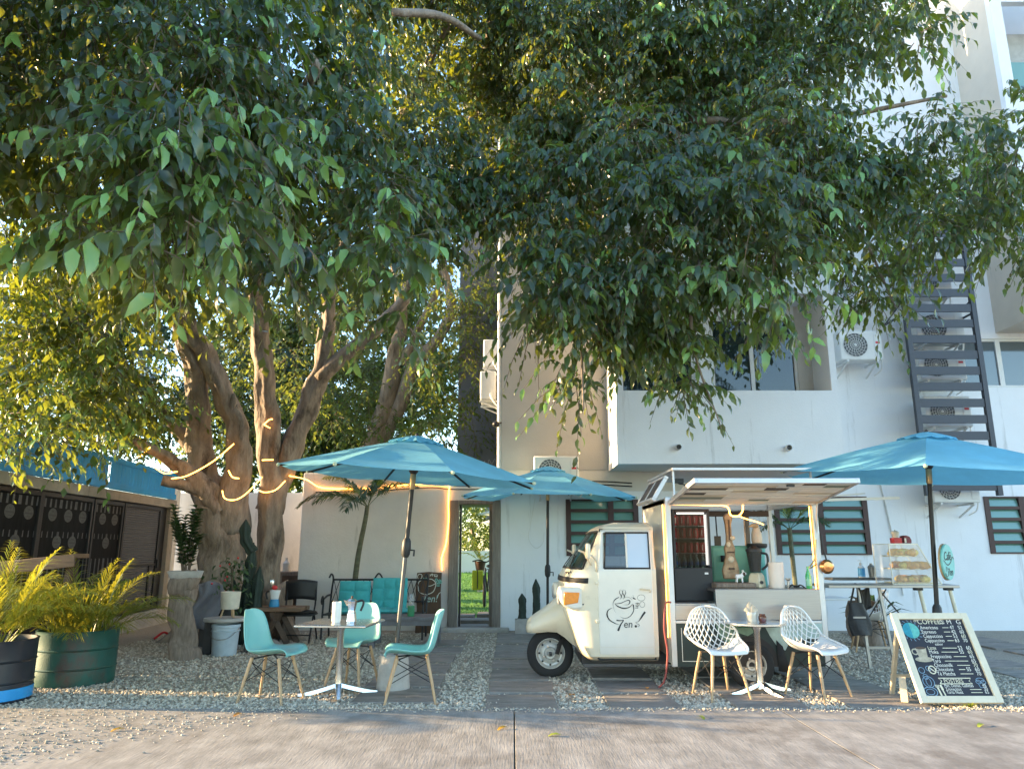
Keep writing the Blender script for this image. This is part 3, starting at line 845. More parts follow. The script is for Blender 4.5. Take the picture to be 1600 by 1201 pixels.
CROWN_BACK_AND_SHADE = [(1.73,9.68,8.61,0.6),(-5.37,7.47,8.01,0.6),(-3.37,6.2,5.28,0.6),(-6.04,10.32,3.97,0.6),(-6.31,9.33,3.1,0.6),(-3.71,6.87,7.11,0.6),(2.95,9.22,5.65,0.6),(-6.02,9.03,5.56,0.6),(2.05,9.86,5.91,0.6),(-2.39,6.18,6.49,0.6),(2.88,9.95,10.39,0.6),(0.15,11.58,10.27,0.6),(-1.59,7.72,5.15,0.6),(-1.8,10.54,9.71,0.6),(-5.03,6.36,6.38,0.6),(-5.36,7.52,6.02,0.6),(-2.54,8.23,5.29,0.6),(1.75,10.31,10.23,0.6),(-4.93,7.4,6.72,0.6),(-6.46,10.03,4.54,0.6),(0.99,9.55,9.3,0.6),(-3.0,7.78,6.57,0.6),(6.51,10.03,7.0,0.6),(2.57,10.47,8.46,0.6),(-2.71,7.06,8.11,0.6),(3.08,10.58,8.02,0.6),(1.26,8.73,5.05,0.6),(-5.72,9.12,6.33,0.6),(4.11,10.89,10.7,0.6),(-3.19,8.57,5.55,0.6),(2.44,10.93,11.43,0.6),(-2.47,8.71,9.23,0.6),(-2.18,9.74,8.45,0.6),(0.55,10.88,6.9,0.6),(3.53,9.7,6.47,0.6),(-6.15,10.67,5.04,0.6),(3.65,9.91,8.75,0.6),(-5.93,9.45,3.39,0.6),(-1.22,12.41,9.82,0.6),(5.32,9.37,6.3,0.6),(-0.95,9.9,10.76,0.6),(1.98,9.89,5.06,0.6),(3.87,9.06,5.85,0.6),(-6.8,9.32,4.52,0.6),(0.77,8.91,4.61,0.6),(1.48,8.85,6.76,0.6),(-1.95,8.86,7.04,0.6),(-2.59,10.97,11.71,0.6),(-3.21,7.15,4.54,0.6),(1.07,11.11,8.97,0.6),(-2.3,6.89,6.45,0.6),(-7.17,9.63,6.48,0.6),(0.49,10.59,8.15,0.6),(-1.1,8.4,5.8,0.6),(5.1,8.87,9.44,0.6),(0.44,11.45,11.66,0.6),(1.32,11.1,11.29,0.6),(1.26,9.59,6.64,0.6),(-0.12,11.83,11.38,0.6),(-5.67,9.62,5.47,0.6),(-6.08,11.61,3.74,0.6),(-2.76,7.58,5.79,0.6),(-3.28,6.63,4.89,0.6),(0.92,9.92,8.93,0.6),(-7.59,10.33,5.79,0.6),(-6.77,9.63,3.71,0.6),(3.6,9.27,7.19,0.6),(-4.18,7.54,5.06,0.6),(4.49,10.72,11.07,0.6),(-1.32,11.67,10.39,0.6),(4.43,9.01,6.36,0.6),(5.27,9.92,6.02,0.6),(4.62,10.28,9.22,0.6),(5.19,10.4,10.0,0.6),(-3.32,7.47,6.88,0.6),(-4.39,6.89,7.17,0.6),(-4.87,7.92,6.32,0.6),(0.23,11.84,9.57,0.6),(2.11,9.73,6.52,0.6),(-3.55,7.06,8.08,0.6),(0.7,10.71,6.25,0.6),(-1.71,10.97,9.12,0.6),(-6.35,8.05,8.39,0.6),(-0.51,12.92,9.59,0.6),(-0.51,11.91,10.91,0.6),(-1.23,9.18,7.13,0.6),(-4.8,8.04,8.97,0.6),(-2.39,10.3,10.06,0.6),(-6.8,9.98,5.19,0.6),(-0.4,12.84,10.41,0.6),(-2.18,11.64,11.63,0.6),(3.86,10.91,11.31,0.6),(-1.96,8.01,5.82,0.6),(2.94,10.89,9.46,0.6),(-1.37,11.36,11.09,0.6),(3.78,10.67,8.52,0.6),(2.44,9.47,9.19,0.6),(-0.59,10.78,7.09,0.6),(4.39,11.19,10.31,0.6),(6.55,10.22,6.46,0.6),(2.43,10.36,7.54,0.6),(3.61,11.17,10.74,0.6),(-5.84,7.44,6.57,0.6),(5.05,8.7,8.51,0.6),(4.26,9.91,7.14,0.6),(0.76,9.57,6.97,0.6),(-3.09,6.91,5.54,0.6),(2.71,9.1,6.34,0.6),(-0.62,9.98,10.23,0.6),(1.16,10.39,6.43,0.6),(-6.19,10.8,3.56,0.6),(0.12,10.18,7.27,0.6),(3.08,10.14,8.41,0.6),(-3.67,6.93,6.35,0.6),(2.14,11.17,9.1,0.6),(5.16,10.23,10.6,0.6),(-1.66,11.54,12.03,0.6),(2.62,9.97,5.83,0.6),(3.77,9.04,7.69,0.6),(-6.19,11.47,4.26,0.6),(-2.4,7.84,6.47,0.6),(-7.11,11.15,5.82,0.6),(-1.4,9.85,5.96,0.6),(1.98,9.65,4.38,0.6),(-6.9,9.98,6.76,0.6),(-1.0,10.94,7.83,0.6),(1.65,11.38,10.36,0.6),(-7.14,9.24,7.02,0.6),(-0.97,12.64,10.66,0.6),(-4.37,8.31,4.74,0.6),(1.32,9.22,4.6,0.6),(-5.72,7.96,7.7,0.6),(-0.03,10.23,6.58,0.6),(3.49,10.06,7.24,0.6),(-2.86,8.25,4.8,0.6),(3.69,9.7,5.76,0.6),(-6.35,7.73,8.79,0.6),(0.61,11.55,11.0,0.6),(2.28,10.96,10.14,0.6),(-0.13,11.42,11.9,0.6),(-5.36,4.81,6.51,0.6),(-6.41,5.44,5.69,0.6),(-7.09,2.99,3.94,0.6),(-6.2,2.91,7.18,0.6),(-7.2,3.63,5.7,0.6),(-5.63,3.95,6.41,0.6),(-4.51,4.62,6.32,0.6),(-6.55,3.21,5.2,0.6),(-3.75,2.61,5.83,0.6),(-5.73,5.85,6.8,0.6),(-4.2,3.29,6.79,0.6),(-6.2,6.22,3.5,0.6),(-3.73,3.76,5.57,0.6),(-5.91,6.26,7.04,0.6),(-7.22,3.11,4.49,0.6),(-6.18,6.17,5.29,0.6),(-5.95,2.57,4.21,0.6),(-5.51,3.64,5.85,0.6),(-5.78,2.5,6.91,0.6),(-4.89,4.16,6.05,0.6),(-6.15,3.9,4.93,0.6),(-3.45,2.55,7.78,0.6),(-3.75,2.94,6.47,0.6),(-6.97,4.61,7.15,0.6),(-5.09,2.58,6.69,0.6),(-4.1,2.57,4.56,0.6),(-6.53,2.49,3.82,0.6),(-4.1,4.16,3.61,0.6),(-5.32,3.47,4.02,0.6),(-6.04,3.48,5.64,0.6),(-4.54,3.6,6.08,0.6),(-5.75,3.28,5.49,0.6),(-3.72,3.8,4.24,0.6),(-6.29,2.43,6.32,0.6),(-6.87,4.43,5.01,0.6),(-7.2,2.5,3.89,0.6),(-6.13,2.68,4.7,0.6),(-5.33,4.97,6.82,0.6),(-7.1,5.74,6.42,0.6),(-7.19,3.59,4.01,0.6),(-6.15,3.22,7.01,0.6),(-7.27,6.1,7.58,0.6),(-6.63,6.55,7.74,0.6),(-5.79,2.49,7.76,0.6),(-5.29,5.97,3.89,0.6),(-7.17,3.82,4.68,0.6),(-5.48,6.3,6.31,0.6),(-4.58,4.77,4.87,0.6),(-5.12,4.71,3.62,0.6),(-5.52,5.58,5.99,0.6),(-7.17,4.49,7.37,0.6),(-5.88,5.51,7.2,0.6),(-6.23,4.41,4.33,0.6),(-4.54,4.28,3.6,0.6),(-7.08,2.41,3.97,0.6),(-6.44,3.14,4.59,0.6),(-4.29,4.22,4.86,0.6),(-5.66,4.74,7.2,0.6),(-7.1,3.86,3.75,0.6),(-4.9,5.72,5.31,0.6),(-7.26,2.48,7.15,0.6),(-5.58,3.96,7.12,0.6),(-4.64,3.13,3.63,0.6),(-6.81,6.85,4.77,0.6),(-6.36,6.46,5.86,0.6),(-5.45,2.62,7.41,0.6),(-6.95,4.81,7.35,0.6),(-3.64,2.75,7.05,0.6),(-6.65,6.39,6.08,0.6),(-7.36,5.13,6.52,0.6),(-3.56,3.23,5.73,0.6),(-6.52,5.43,7.47,0.6),(-5.91,6.12,7.29,0.6),(-7.41,4.98,6.55,0.6),(-4.0,3.17,3.89,0.6),(-5.54,5.59,4.97,0.6),(-3.83,2.84,5.47,0.6),(-3.61,3.07,6.55,0.6),(-6.05,3.5,4.18,0.6),(-3.56,2.65,6.73,0.6),(-7.21,3.31,7.18,0.6),(-4.83,2.95,6.54,0.6),(-6.58,5.43,6.7,0.6),(-3.78,2.91,5.64,0.6),(-7.04,3.45,5.71,0.6),(-4.18,4.12,7.37,0.6),(-7.42,6.77,7.8,0.6),(-4.75,3.28,4.11,0.6),(-6.11,4.63,4.54,0.6),(-4.52,5.11,4.47,0.6),(-4.36,2.49,7.64,0.6),(-4.22,2.9,5.38,0.6),(-7.2,4.14,3.87,0.6),(-7.41,2.42,7.0,0.6),(-6.27,7.0,3.72,0.6),(-6.67,3.57,5.73,0.6),(-5.62,6.24,3.64,0.6),(-5.87,6.26,5.73,0.6),(-5.07,5.75,4.9,0.6),(-7.44,3.33,7.11,0.6),(-3.81,2.78,5.57,0.6),(-6.2,6.93,5.2,0.6),(-7.04,5.7,5.12,0.6),(-7.23,3.04,6.84,0.6),(-6.5,6.25,6.41,0.6),(-7.16,5.25,4.3,0.6),(-6.05,3.58,4.8,0.6),(-5.44,4.25,3.98,0.6),(-7.48,4.56,6.91,0.6),(-4.5,4.53,7.27,0.6),(-5.46,2.68,5.19,0.6),(-5.07,4.66,7.44,0.6),(-6.77,4.07,6.7,0.6),(-6.29,4.53,4.58,0.6),(-7.11,3.72,5.37,0.6),(-6.65,5.85,7.26,0.6),(-6.87,6.0,6.12,0.6),(-5.7,3.49,3.54,0.6),(-5.59,5.26,7.51,0.6),(-6.53,6.18,6.01,0.6),(-7.15,6.74,4.75,0.6)]
LIMBS = [[(-4.59,12.4,-0.07,0.44),(-4.7,12.4,0.97,0.38),(-4.91,12.4,1.89,0.36),(-5.16,12.3,2.62,0.26),(-5.24,12.2,3.25,0.21),(-5.25,12,4.09,0.19),(-5.4,11.6,4.86,0.16),(-5.43,11,5.42,0.12)],[(-4.7,12.4,1.68,0.3),(-4.54,12.2,2.67,0.23),(-4.56,12.1,3.35,0.19),(-4.84,12,3.98,0.18),(-5.12,11.8,4.59,0.17),(-5.28,11.4,5.01,0.16),(-5.41,10.8,5.66,0.14),(-5.29,9.8,6.05,0.11),(-4.42,7.5,6.05,0.08),(-3.2,5.5,5.41,0.05)],[(-4.05,12.7,-0.11,0.26),(-4.1,12.7,1.17,0.23),(-4.11,12.7,2.23,0.23),(-4.21,12.7,3.22,0.23),(-4.29,12.5,4.2,0.19),(-4.36,12.2,5.04,0.16),(-4.21,11.5,5.71,0.12),(-3.15,8.8,6.39,0.08),(-1.84,6.2,5.92,0.05)],[(-4.15,12.8,2.02,0.24),(-3.91,12.8,2.99,0.21),(-3.63,12.8,3.8,0.19),(-3.36,12.7,4.59,0.18),(-3.27,12.5,5.36,0.14),(-3.08,12,6.13,0.12),(-1.74,10,7.6,0.08),(-0.92,9.2,8.74,0.05)],[(-3.43,12.7,4.34,0.15),(-2.89,12.6,4.8,0.14),(-2.36,12.4,5.19,0.13),(-1.9,12.2,5.62,0.12),(-1.59,11.8,6.29,0.11),(-1.18,11.4,7.04,0.1),(-0.6,10.4,8.07,0.08),(-0.28,9.4,9.12,0.05)],[(-4.76,12.2,1.99,0.22),(-5.03,12,2.42,0.16),(-5.32,11.8,2.7,0.125),(-5.65,11.5,2.92,0.09),(-6.19,11,3.17,0.05)],[(-4.99,12,2.31,0.12),(-5.28,11.85,2.41,0.1),(-5.55,11.7,2.46,0.095)],[(-5.33,12.4,3.01,0.15),(-5.79,12.2,3.56,0.12),(-6.2,11.9,4.07,0.1),(-6.71,11.4,4.8,0.09),(-7.14,10.6,5.17,0.11),(-7.5,9.6,5.52,0.1)],[(-1.18,11.4,7.04,0.08),(0.47,9.7,7.26,0.075),(2.11,8.7,6.89,0.06),(3.57,8.2,6.57,0.045),(5.11,7.7,6.59,0.02)],[(0.47,9.7,7.26,0.05),(0.72,8.5,5.52,0.04),(0.75,7.8,4.02,0.025),(0.72,7.3,2.77,0.008)],[(2.11,8.7,6.89,0.045),(2.21,8,5.11,0.035),(1.95,7.7,3.7,0.02),(2.23,7.75,2.65,0.006)],[(3.57,8.2,6.57,0.035),(3.94,7.9,5.22,0.025),(4.54,8.3,4.19,0.01)],[(-1.34,7.2,7.31,0.05),(-0.84,7.6,7.59,0.05),(-0.41,8.2,7.75,0.04)]]
BACK_LIMBS = [[(-3.45,16.6,2.98,0.22),(-3.06,16.6,3.92,0.22),(-2.83,16.5,4.95,0.2),(-2.66,16.4,5.98,0.16),(-2.56,16.3,6.88,0.13),(-2.78,16.2,8.11,0.1)],[(-3.12,16.6,3.63,0.2),(-2.64,16.6,4.52,0.17),(-2.21,16.4,5.53,0.14),(-1.62,16.3,6.26,0.12),(-1.4,16.2,6.85,0.11),(-1.63,16,8.02,0.07)],[(-2.53,16.4,5.53,0.1),(-2.14,16.3,6.41,0.09),(-1.78,16.2,7.16,0.07),(-1.65,16.2,7.79,0.05)]]
BACK_CROWN = [(-3.82,15.53,4.06,0.45),(-2.48,15.18,7.56,0.45),(-6.98,15.48,7.03,0.45),(-3.6,17.37,6.51,0.45),(-1.84,15.61,4.0,0.45),(-5.26,17.18,6.75,0.45),(-3.39,15.28,6.83,0.45),(-6.69,16.33,6.91,0.45),(-7.67,17.21,8.98,0.45),(-5.48,17.94,4.02,0.45),(-4.13,17.22,5.05,0.45),(-4.76,16.12,4.42,0.45),(-4.67,17.85,8.38,0.45),(-6.26,15.48,3.95,0.45),(-6.0,16.13,5.45,0.45),(-0.67,16.11,5.98,0.45),(-1.88,17.79,5.18,0.45),(-4.7,15.07,5.39,0.45),(-5.76,16.86,4.88,0.45),(-4.6,16.68,8.74,0.45),(-7.71,17.66,6.32,0.45),(-4.2,16.54,5.96,0.45),(-3.17,17.36,5.79,0.45),(-1.69,15.04,5.77,0.45),(-1.28,16.11,7.87,0.45),(-2.16,17.76,8.06,0.45),(-6.07,15.84,7.3,0.45),(-5.35,15.11,5.73,0.45),(-5.74,15.33,7.9,0.45),(-5.02,16.74,7.38,0.45),(-6.07,17.35,4.11,0.45),(-6.72,16.54,4.88,0.45),(-2.46,16.57,6.56,0.45),(-2.82,16.52,4.32,0.45),(-3.57,17.5,8.58,0.45),(-5.64,17.17,8.05,0.45),(-3.73,15.56,6.38,0.45),(-5.36,16.31,8.6,0.45),(-5.93,17.11,7.07,0.45),(-2.81,16.12,7.14,0.45),(-1.84,16.61,8.54,0.45),(-0.56,16.35,7.23,0.45),(-2.76,17.02,5.13,0.45),(-0.6,17.08,8.4,0.45),(-1.37,17.35,6.0,0.45),(-1.43,15.5,6.79,0.45),(-3.43,16.63,3.96,0.45),(-7.93,17.43,7.02,0.45),(-0.6,16.07,4.86,0.45),(-6.78,16.91,6.31,0.45),(-6.89,15.54,4.94,0.45),(-4.39,15.34,4.88,0.45),(-0.82,16.68,3.88,0.45),(-3.32,16.5,4.91,0.45),(-7.81,17.73,4.75,0.45),(-7.65,17.95,8.45,0.45),(-2.01,15.33,5.23,0.45),(-3.74,15.96,8.47,0.45),(-1.26,17.8,9.3,0.45),(-1.03,17.29,6.94,0.45),(-6.87,15.79,3.69,0.45),(-3.9,17.71,5.9,0.45)]
# ------------------------------------------------------------------ leaves
LEAF_V = np.array([(0, 0, 0), (.38, 0, -.03), (.74, 0, -.14), (1, 0, -.36),
                   (.34, .205, .04), (.70, .165, -.08), (.34, -.205, .04), (.70, -.165, -.08)])
LEAF_F = [(0, 4, 1), (1, 4, 5), (1, 5, 2), (2, 5, 3), (0, 1, 6), (1, 7, 6), (1, 2, 7), (2, 3, 7)]
SMALL_V = np.array([(0, 0, 0), (.5, .24, .05), (1, 0, -.1), (.5, -.24, .05), (.5, 0, 0)])
SMALL_F = [(0, 1, 4), (1, 2, 4), (2, 3, 4), (3, 0, 4)]


def unit(a):
    return a / np.maximum(np.linalg.norm(a, axis=-1, keepdims=True), 1e-9)


def frames(D, N):
    X = unit(D)
    Y = unit(np.cross(N, X))
    return X, Y, np.cross(X, Y)


def leaf_mesh(name, Pn, D, N, L, tint, mat, V0=LEAF_V, F0=LEAF_F):
    X, Y, Z = frames(D, N)
    n, k = len(Pn), len(V0)
    V = Pn[:, None] + L[:, None, None] * (V0[None, :, 0:1] * X[:, None] + V0[None, :, 1:2] * Y[:, None] + V0[None, :, 2:3] * Z[:, None])
    F = (np.array(F0)[None] + k * np.arange(n)[:, None, None]).reshape(-1, 3)
    me = bpy.data.meshes.new(name)
    me.vertices.add(n * k)
    me.vertices.foreach_set('co', V.reshape(-1).astype(np.float32))
    me.loops.add(len(F) * 3)
    me.loops.foreach_set('vertex_index', F.reshape(-1).astype(np.int32))
    me.polygons.add(len(F))
    me.polygons.foreach_set('loop_start', np.arange(0, len(F) * 3, 3, dtype=np.int32))
    me.update(calc_edges=True)
    t = me.attributes.new('tint', 'FLOAT', 'FACE')
    t.data.foreach_set('value', np.repeat(tint, len(F0)).astype(np.float32))
    me.materials.append(mat)
    me.shade_smooth()
    return me


def twigs(blobs, per, leaves, tw_len, leaf_len, droop=.35, flat=1.0, young=.12, hang=.5):
    """leaves in alternate order along short drooping twigs that start inside each clump"""
    Pn, D, N, L, T, lines = [], [], [], [], [], []
    for (cx, cy, cz, r) in blobs:
        k = max(3, int(per * (r / .42) ** 1.6 * rng.uniform(.45, 1.5)))
        bsz = rng.uniform(.8, 1.22)
        o = unit(rng.normal(0, 1, (k, 3)))
        st = np.array([cx, cy, cz]) + o * r * rng.uniform(.15, .75, (k, 1)) * np.array([1, 1, flat])
        dr = unit(o * np.array([1, 1, .45]) + rng.normal(0, .35, (k, 3)) + np.array([0, -.12, -droop * .3]))
        for s, d in zip(st, dr):
            ln = tw_len * rng.uniform(.6, 1.3)
            m = int(leaves * rng.uniform(.7, 1.3))
            t = np.linspace(.12, 1, m)
            p = s + d * (t * ln)[:, None] + np.array([0, 0, -1]) * (droop * ln * t ** 2)[:, None]
            tg = unit(d + np.array([0, 0, -1]) * (2 * droop * t)[:, None])
            side = unit(np.cross(tg, np.array([0, 0, 1.0])) + 1e-6)
            sg = np.where(np.arange(m) % 2, 1, -1)[:, None]
            ld = unit(tg * rng.uniform(.3, .9, (m, 1)) + side * sg * rng.uniform(.5, 1.1, (m, 1)) + rng.normal(0, .22, (m, 3)) + np.array([0, 0, -hang]) * rng.uniform(.2, 1.6, (m, 1)))
            nn = unit(np.array([0, -.25, 1.0]) + rng.normal(0, .38, (m, 3)))
            Pn.append(p); D.append(ld); N.append(nn)
            sz = leaf_len * bsz * rng.uniform(.5, 1.25, m) * np.where(t > .85, .8, 1)
            L.append(sz)
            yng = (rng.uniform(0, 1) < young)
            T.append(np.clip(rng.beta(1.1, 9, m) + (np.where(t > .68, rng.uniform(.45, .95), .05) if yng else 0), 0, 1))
            lines.append((s, p[m // 2], p[-1]))
    c = np.concatenate
    return c(Pn), c(D), c(N), c(L), c(T), lines


def twig_mesh(lines, r, mat, name, parent):
    V, F = [], []
    for a, b, e in lines:
        n = len(V)
        for p, q in ((a, r), (b, r * .7), (e, r * .35)):
            for j in range(3):
                an = 2 * PI * j / 3
                V.append((p[0] + q * math.cos(an), p[1] + q * .6 * math.sin(an), p[2] + q * math.sin(an)))
        for i in range(2):
            for j in range(3):
                F.append((n + i * 3 + j, n + i * 3 + (j + 1) % 3, n + (i + 1) * 3 + (j + 1) % 3, n + (i + 1) * 3 + j))
    me = bpy.data.meshes.new(name)
    me.from_pydata(V, [], F)
    me.materials.append(mat)
    o = link(bpy.data.objects.new(name, me), parent)
    o['kind'] = 'stuff'
    return o


def limb_mb(path, seed, per=7, n=18, rough=.10, thin=1.0):
    pts = cat_rom(path, per)
    rr = random.Random(seed)
    ph = [rr.uniform(0, 6.28) for _ in range(6)]
    co = [Vector(p[:3]) for p in pts]
    rad = [max(.004, p[3] * thin) for p in pts]
    co = [c + Vector((math.sin(i * .7 + ph[0]), math.cos(i * .6 + ph[1]), 0)) * rad[i] * .10 for i, c in enumerate(co)]

    def fl(i, j, a):
        return 1 + rough * (math.sin(3 * a + ph[2] + i * .21) * .8 + .6 * math.sin(5 * a + ph[3] - i * .35) + .5 * math.sin(i * 1.1 + ph[4] + 2 * a))
    return MB().tube(co, rad, n, True, fl)


# ------------------------------------------------------------------ the big fig tree
tree = meta(link(bpy.data.objects.new('fig_tree', None)), 'huge spreading fig tree whose several stems and dark crown shade the whole yard', 'tree')
WM[tree.name] = Matrix.Identity(4)
for i, l in enumerate(LIMBS):
    big = l[0][3] > .2
    if i in (0, 2):
        l = [(l[0][0], l[0][1], l[0][2] - .15, l[0][3] * 1.15)] + l
    part('trunk' if big else 'limb', limb_mb(l, i, 9 if big else 6, 26 if big else 12, .14 if big else .07, .9), bark, tree, smooth=True, ang=180)
roots = [((-4.9, 12.3), -2.4, .7), ((-4.65, 12.1), -1.7, .9), ((-4.35, 12.2), -1.0, .8), ((-3.95, 12.5), -.5, .8)]
for i, (c, a, ln) in enumerate(roots):
    p = [(c[0] + math.cos(a) * t * ln, c[1] + math.sin(a) * t * ln, .75 * (1 - t) ** 2.2 - .03, .24 * (1 - t) + .05) for t in (0, .3, .6, 1)]
    part('root', limb_mb(p, 40 + i, 6, 12, .1), bark, tree, ang=180)
mb = MB()
for i, (px, py, pz, r_) in enumerate(((-4.62, 11.95, 3.75, .1), (-4.55, 11.98, 3.62, .07))):
    mb.sphere((px, py, pz), (r_ * .6, r_ * .5, r_ * 1.8), 12, 8)
part('burl', mb, bark, tree, ang=180)

LOW = [c for c in CROWN if c[0] < -3.4 and c[1] > 7.6 and c[2] < 6]
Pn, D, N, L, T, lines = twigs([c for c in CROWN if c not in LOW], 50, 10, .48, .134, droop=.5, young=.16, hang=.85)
Pb, Db, Nb, Lb, Tb, lb_ = twigs(CROWN_BACK_AND_SHADE, 27, 9, .52, .165, droop=.4, young=.0, hang=.5)  # includes unseen foliage left of the view, added to shade the near crown
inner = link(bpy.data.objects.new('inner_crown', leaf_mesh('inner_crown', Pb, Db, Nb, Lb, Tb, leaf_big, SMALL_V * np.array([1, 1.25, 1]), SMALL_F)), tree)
inner['kind'] = 'stuff'
print('LEAVES', len(Pn), len(Pb))
P0, D0, N0, L0, T0, l0 = twigs(LOW, 17, 10, .48, .130, droop=.5, young=.5, hang=.6)
T0 = np.clip(T0 + rng.uniform(.05, .4, len(T0)), 0, 1)   # paler tint stands in for sunlight on these low leaves
Pn, D, N, L, T = [np.concatenate(q) for q in ((Pn, P0), (D, D0), (N, N0), (L, L0), (T, T0))]
lines += l0
# lighter, fresher growth on the low near sprays that hang in front
fresh = [(-1.9, 4.1, 3.55, .42), (-2.35, 4.2, 3.75, .4), (-2.1, 4.0, 3.2, .36), (-1.5, 4.3, 3.4, .34), (-2.75, 4.6, 3.5, .36), (-2.55, 4.4, 4.05, .35), (-1.65, 4.2, 3.95, .3), (-.9, 5.4, 3.7, .35), (2.0, 6.6, 4.0, .35), (2.6, 6.7, 3.8, .35), (-.95, 5.9, 3.3, .28)]
P2, D2, N2, L2, T2, l2 = twigs(fresh, 24, 10, .42, .150, droop=.5, young=.85, hang=1.0)
Pn, D, N, L, T = [np.concatenate(q) for q in ((Pn, P2), (D, D2), (N, N2), (L, L2), (T, T2))]
lines += l2
# the largest leaves in the picture become leaf parts of their own
dz = Pn[:, 2] - 1.4
dep = Pn[:, 1] * math.cos(R(12.6)) + dz * math.sin(R(12.6))
uu = 800 + 1150 * Pn[:, 0] / dep
vv = 600 - 1150 * (-Pn[:, 1] * math.sin(R(12.6)) + dz * math.cos(R(12.6))) / dep
vis = (uu > 5) & (uu < 1595) & (vv > 5) & (vv < 760)
order = np.where(vis)[0][np.argsort(dep[vis] / L[vis])][:300]
keep = np.ones(len(Pn), bool)
keep[order] = False
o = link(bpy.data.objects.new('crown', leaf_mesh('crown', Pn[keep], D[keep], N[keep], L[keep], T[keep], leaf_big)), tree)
o['kind'] = 'stuff'
tpl = []
for tnt in (.03, .12, .25, .5, .75):
    tpl.append(leaf_mesh('leaf', np.zeros((1, 3)), np.array([[1., 0, 0]]), np.array([[0, 0, 1.]]), np.ones(1), np.array([tnt]), leaf_big))
X, Y, Z = frames(D[order], N[order])
for q, i in enumerate(order):
    lf = link(bpy.data.objects.new('leaf', tpl[int(np.argmin(np.abs(np.array([.03, .12, .25, .5, .75]) - T[i])))]), tree)
    m = Matrix(((X[q][0], Y[q][0], Z[q][0], 0), (X[q][1], Y[q][1], Z[q][1], 0), (X[q][2], Y[q][2], Z[q][2], 0), (0, 0, 0, 1))) @ Matrix.Scale(float(L[i]), 4)
    m.translation = Vector(Pn[i])
    lf.matrix_local = m
twig_mesh(lines, .006, twig_m, 'twigs', tree)

# ------------------------------------------------------------------ trees and hedges behind the walls
bt = meta(link(bpy.data.objects.new('garden_tree', None)), 'slender dark-stemmed tree with small sparse leaves behind the garden wall', 'tree')
WM[bt.name] = Matrix.Identity(4)
for i, l in enumerate(BACK_LIMBS):
    if i == 0:
        l = [(l[0][0] - .15, l[0][1], -.1, .28)] + l
    part('trunk' if i == 0 else 'limb', limb_mb(l, 60 + i, 6, 12, .1), bark, bt, ang=180)
a_ = twigs(BACK_CROWN + [(x, y, z, r) for x, y, z, r in [(-1.1, 15.8, 4.3, .5), (-.9, 15.6, 5.2, .5), (-.95, 15.6, 6.0, .55), (-1.0, 15.2, 6.8, .5), (-1.5, 16, 3.6, .4), (-1.5, 16, 4.6, .4)]], 30, 9, .55, .13, droop=.6, young=.2, hang=.5)
o = link(bpy.data.objects.new('crown', leaf_mesh('crown', *a_[:5], leaf_bg, SMALL_V, SMALL_F)), bt)
o['kind'] = 'stuff'
twig_mesh(a_[5], .006, twig_m, 'twigs', bt)


def far_tree(label, c, r, zt, n, leaf=.11, mat=leaf_bg, group=None, trunk=True):
    t = thing('background_tree', label, 'tree', (c[0], c[1], 0), group=group)
    if trunk:
        part('trunk', limb_mb([(c[0], c[1], -.1, .18), (c[0] + .1, c[1], zt * .35, .14), (c[0] - .1, c[1], zt * .8, .07)], int(c[0] * 10), 4, 8), bark, t)
    bl = []
    while len(bl) < n:
        p = rng.uniform(-1, 1, 3)
        if np.linalg.norm(p) < 1:
            bl.append((c[0] + p[0] * r[0], c[1] + p[1] * r[1], c[2] + p[2] * r[2], .5))
    a = twigs(bl, 12, 8, .5, leaf, droop=.3, young=.15)
    me = leaf_mesh('crown', a[0] - np.array([c[0], c[1], 0]), *a[1:5], mat, SMALL_V, SMALL_F)
    o = link(bpy.data.objects.new('crown', me), t)
    o['kind'] = 'stuff'
    return t


far_tree('dense dark tree behind the white back wall, seen between the fig stems', (-6.8, 19.0, 4.2), (2.6, 1.2, 2.6), 5.5, 130, .16, leaf_dark)
far_tree('dark tree behind the blue boarding at the left edge', (-10.6, 17.5, 4.4), (2.4, 1.2, 2.6), 6, 100, .16, leaf_dark)
far_tree('tall dark tree beyond the blue boarding, high at the left edge', (-11.2, 18.5, 7.6), (2.6, 1.2, 2.2), 9, 110, .2, leaf_dark)
far_tree('bushy green tree behind the garden wall, left of the slender one', (-3.9, 19, 3.6), (1.9, 1.1, 2.0), 4.5, 100, .13)
far_tree('tall leafy tree behind the garden wall, filling the gap between the fig stems', (-5.2, 21, 6.6), (3.8, 1.2, 3.4), 8.5, 320, .22)
far_tree('low green tree rising just above the garden wall beside the grey wing', (-2.3, 21, 2.9), (1.4, 1.0, 1.1), 3.6, 30, .13)
far_tree('light green bush over the low white wall, seen through the doorway', (-1.5, 29, 2.6), (1.9, 1.0, 1.7), 3, 60, .16)
far_tree('round light green bush beside the parasol, seen through the doorway', (.1, 28, 2.0), (1.2, .8, .9), 2, 28, .16)
single('low_garden_wall', MB().box(-6, 3, 26, 26.2, .3, 1.34), white_wall, 'low white wall at the far end of the lawn', 'wall')


def strip(mb, pts, w, up=(0, 0, 1), taper=True):
    """narrow leaf blade along a curve, slightly folded"""
    pts = [Vector(p) for p in pts]
    k = len(pts)
    vs, fs = [], []
    for i, p in enumerate(pts):
        d = (pts[min(i + 1, k - 1)] - pts[max(i - 1, 0)]).normalized()
        s = d.cross(Vector(up))
        s = s.normalized() if s.length > 1e-4 else Vector((1, 0, 0))
        t = i / (k - 1)
        q = w * (math.sin(PI * min(1, .12 + t * .88)) ** .7 if taper else 1) + .0008
        vs += [p + s * q, p - Vector((0, 0, q * .35)), p - s * q]
    for i in range(k - 1):
        a = i * 3
        fs += [(a, a + 1, a + 4, a + 3), (a + 1, a + 2, a + 5, a + 4)]
    mb.add(vs, fs)


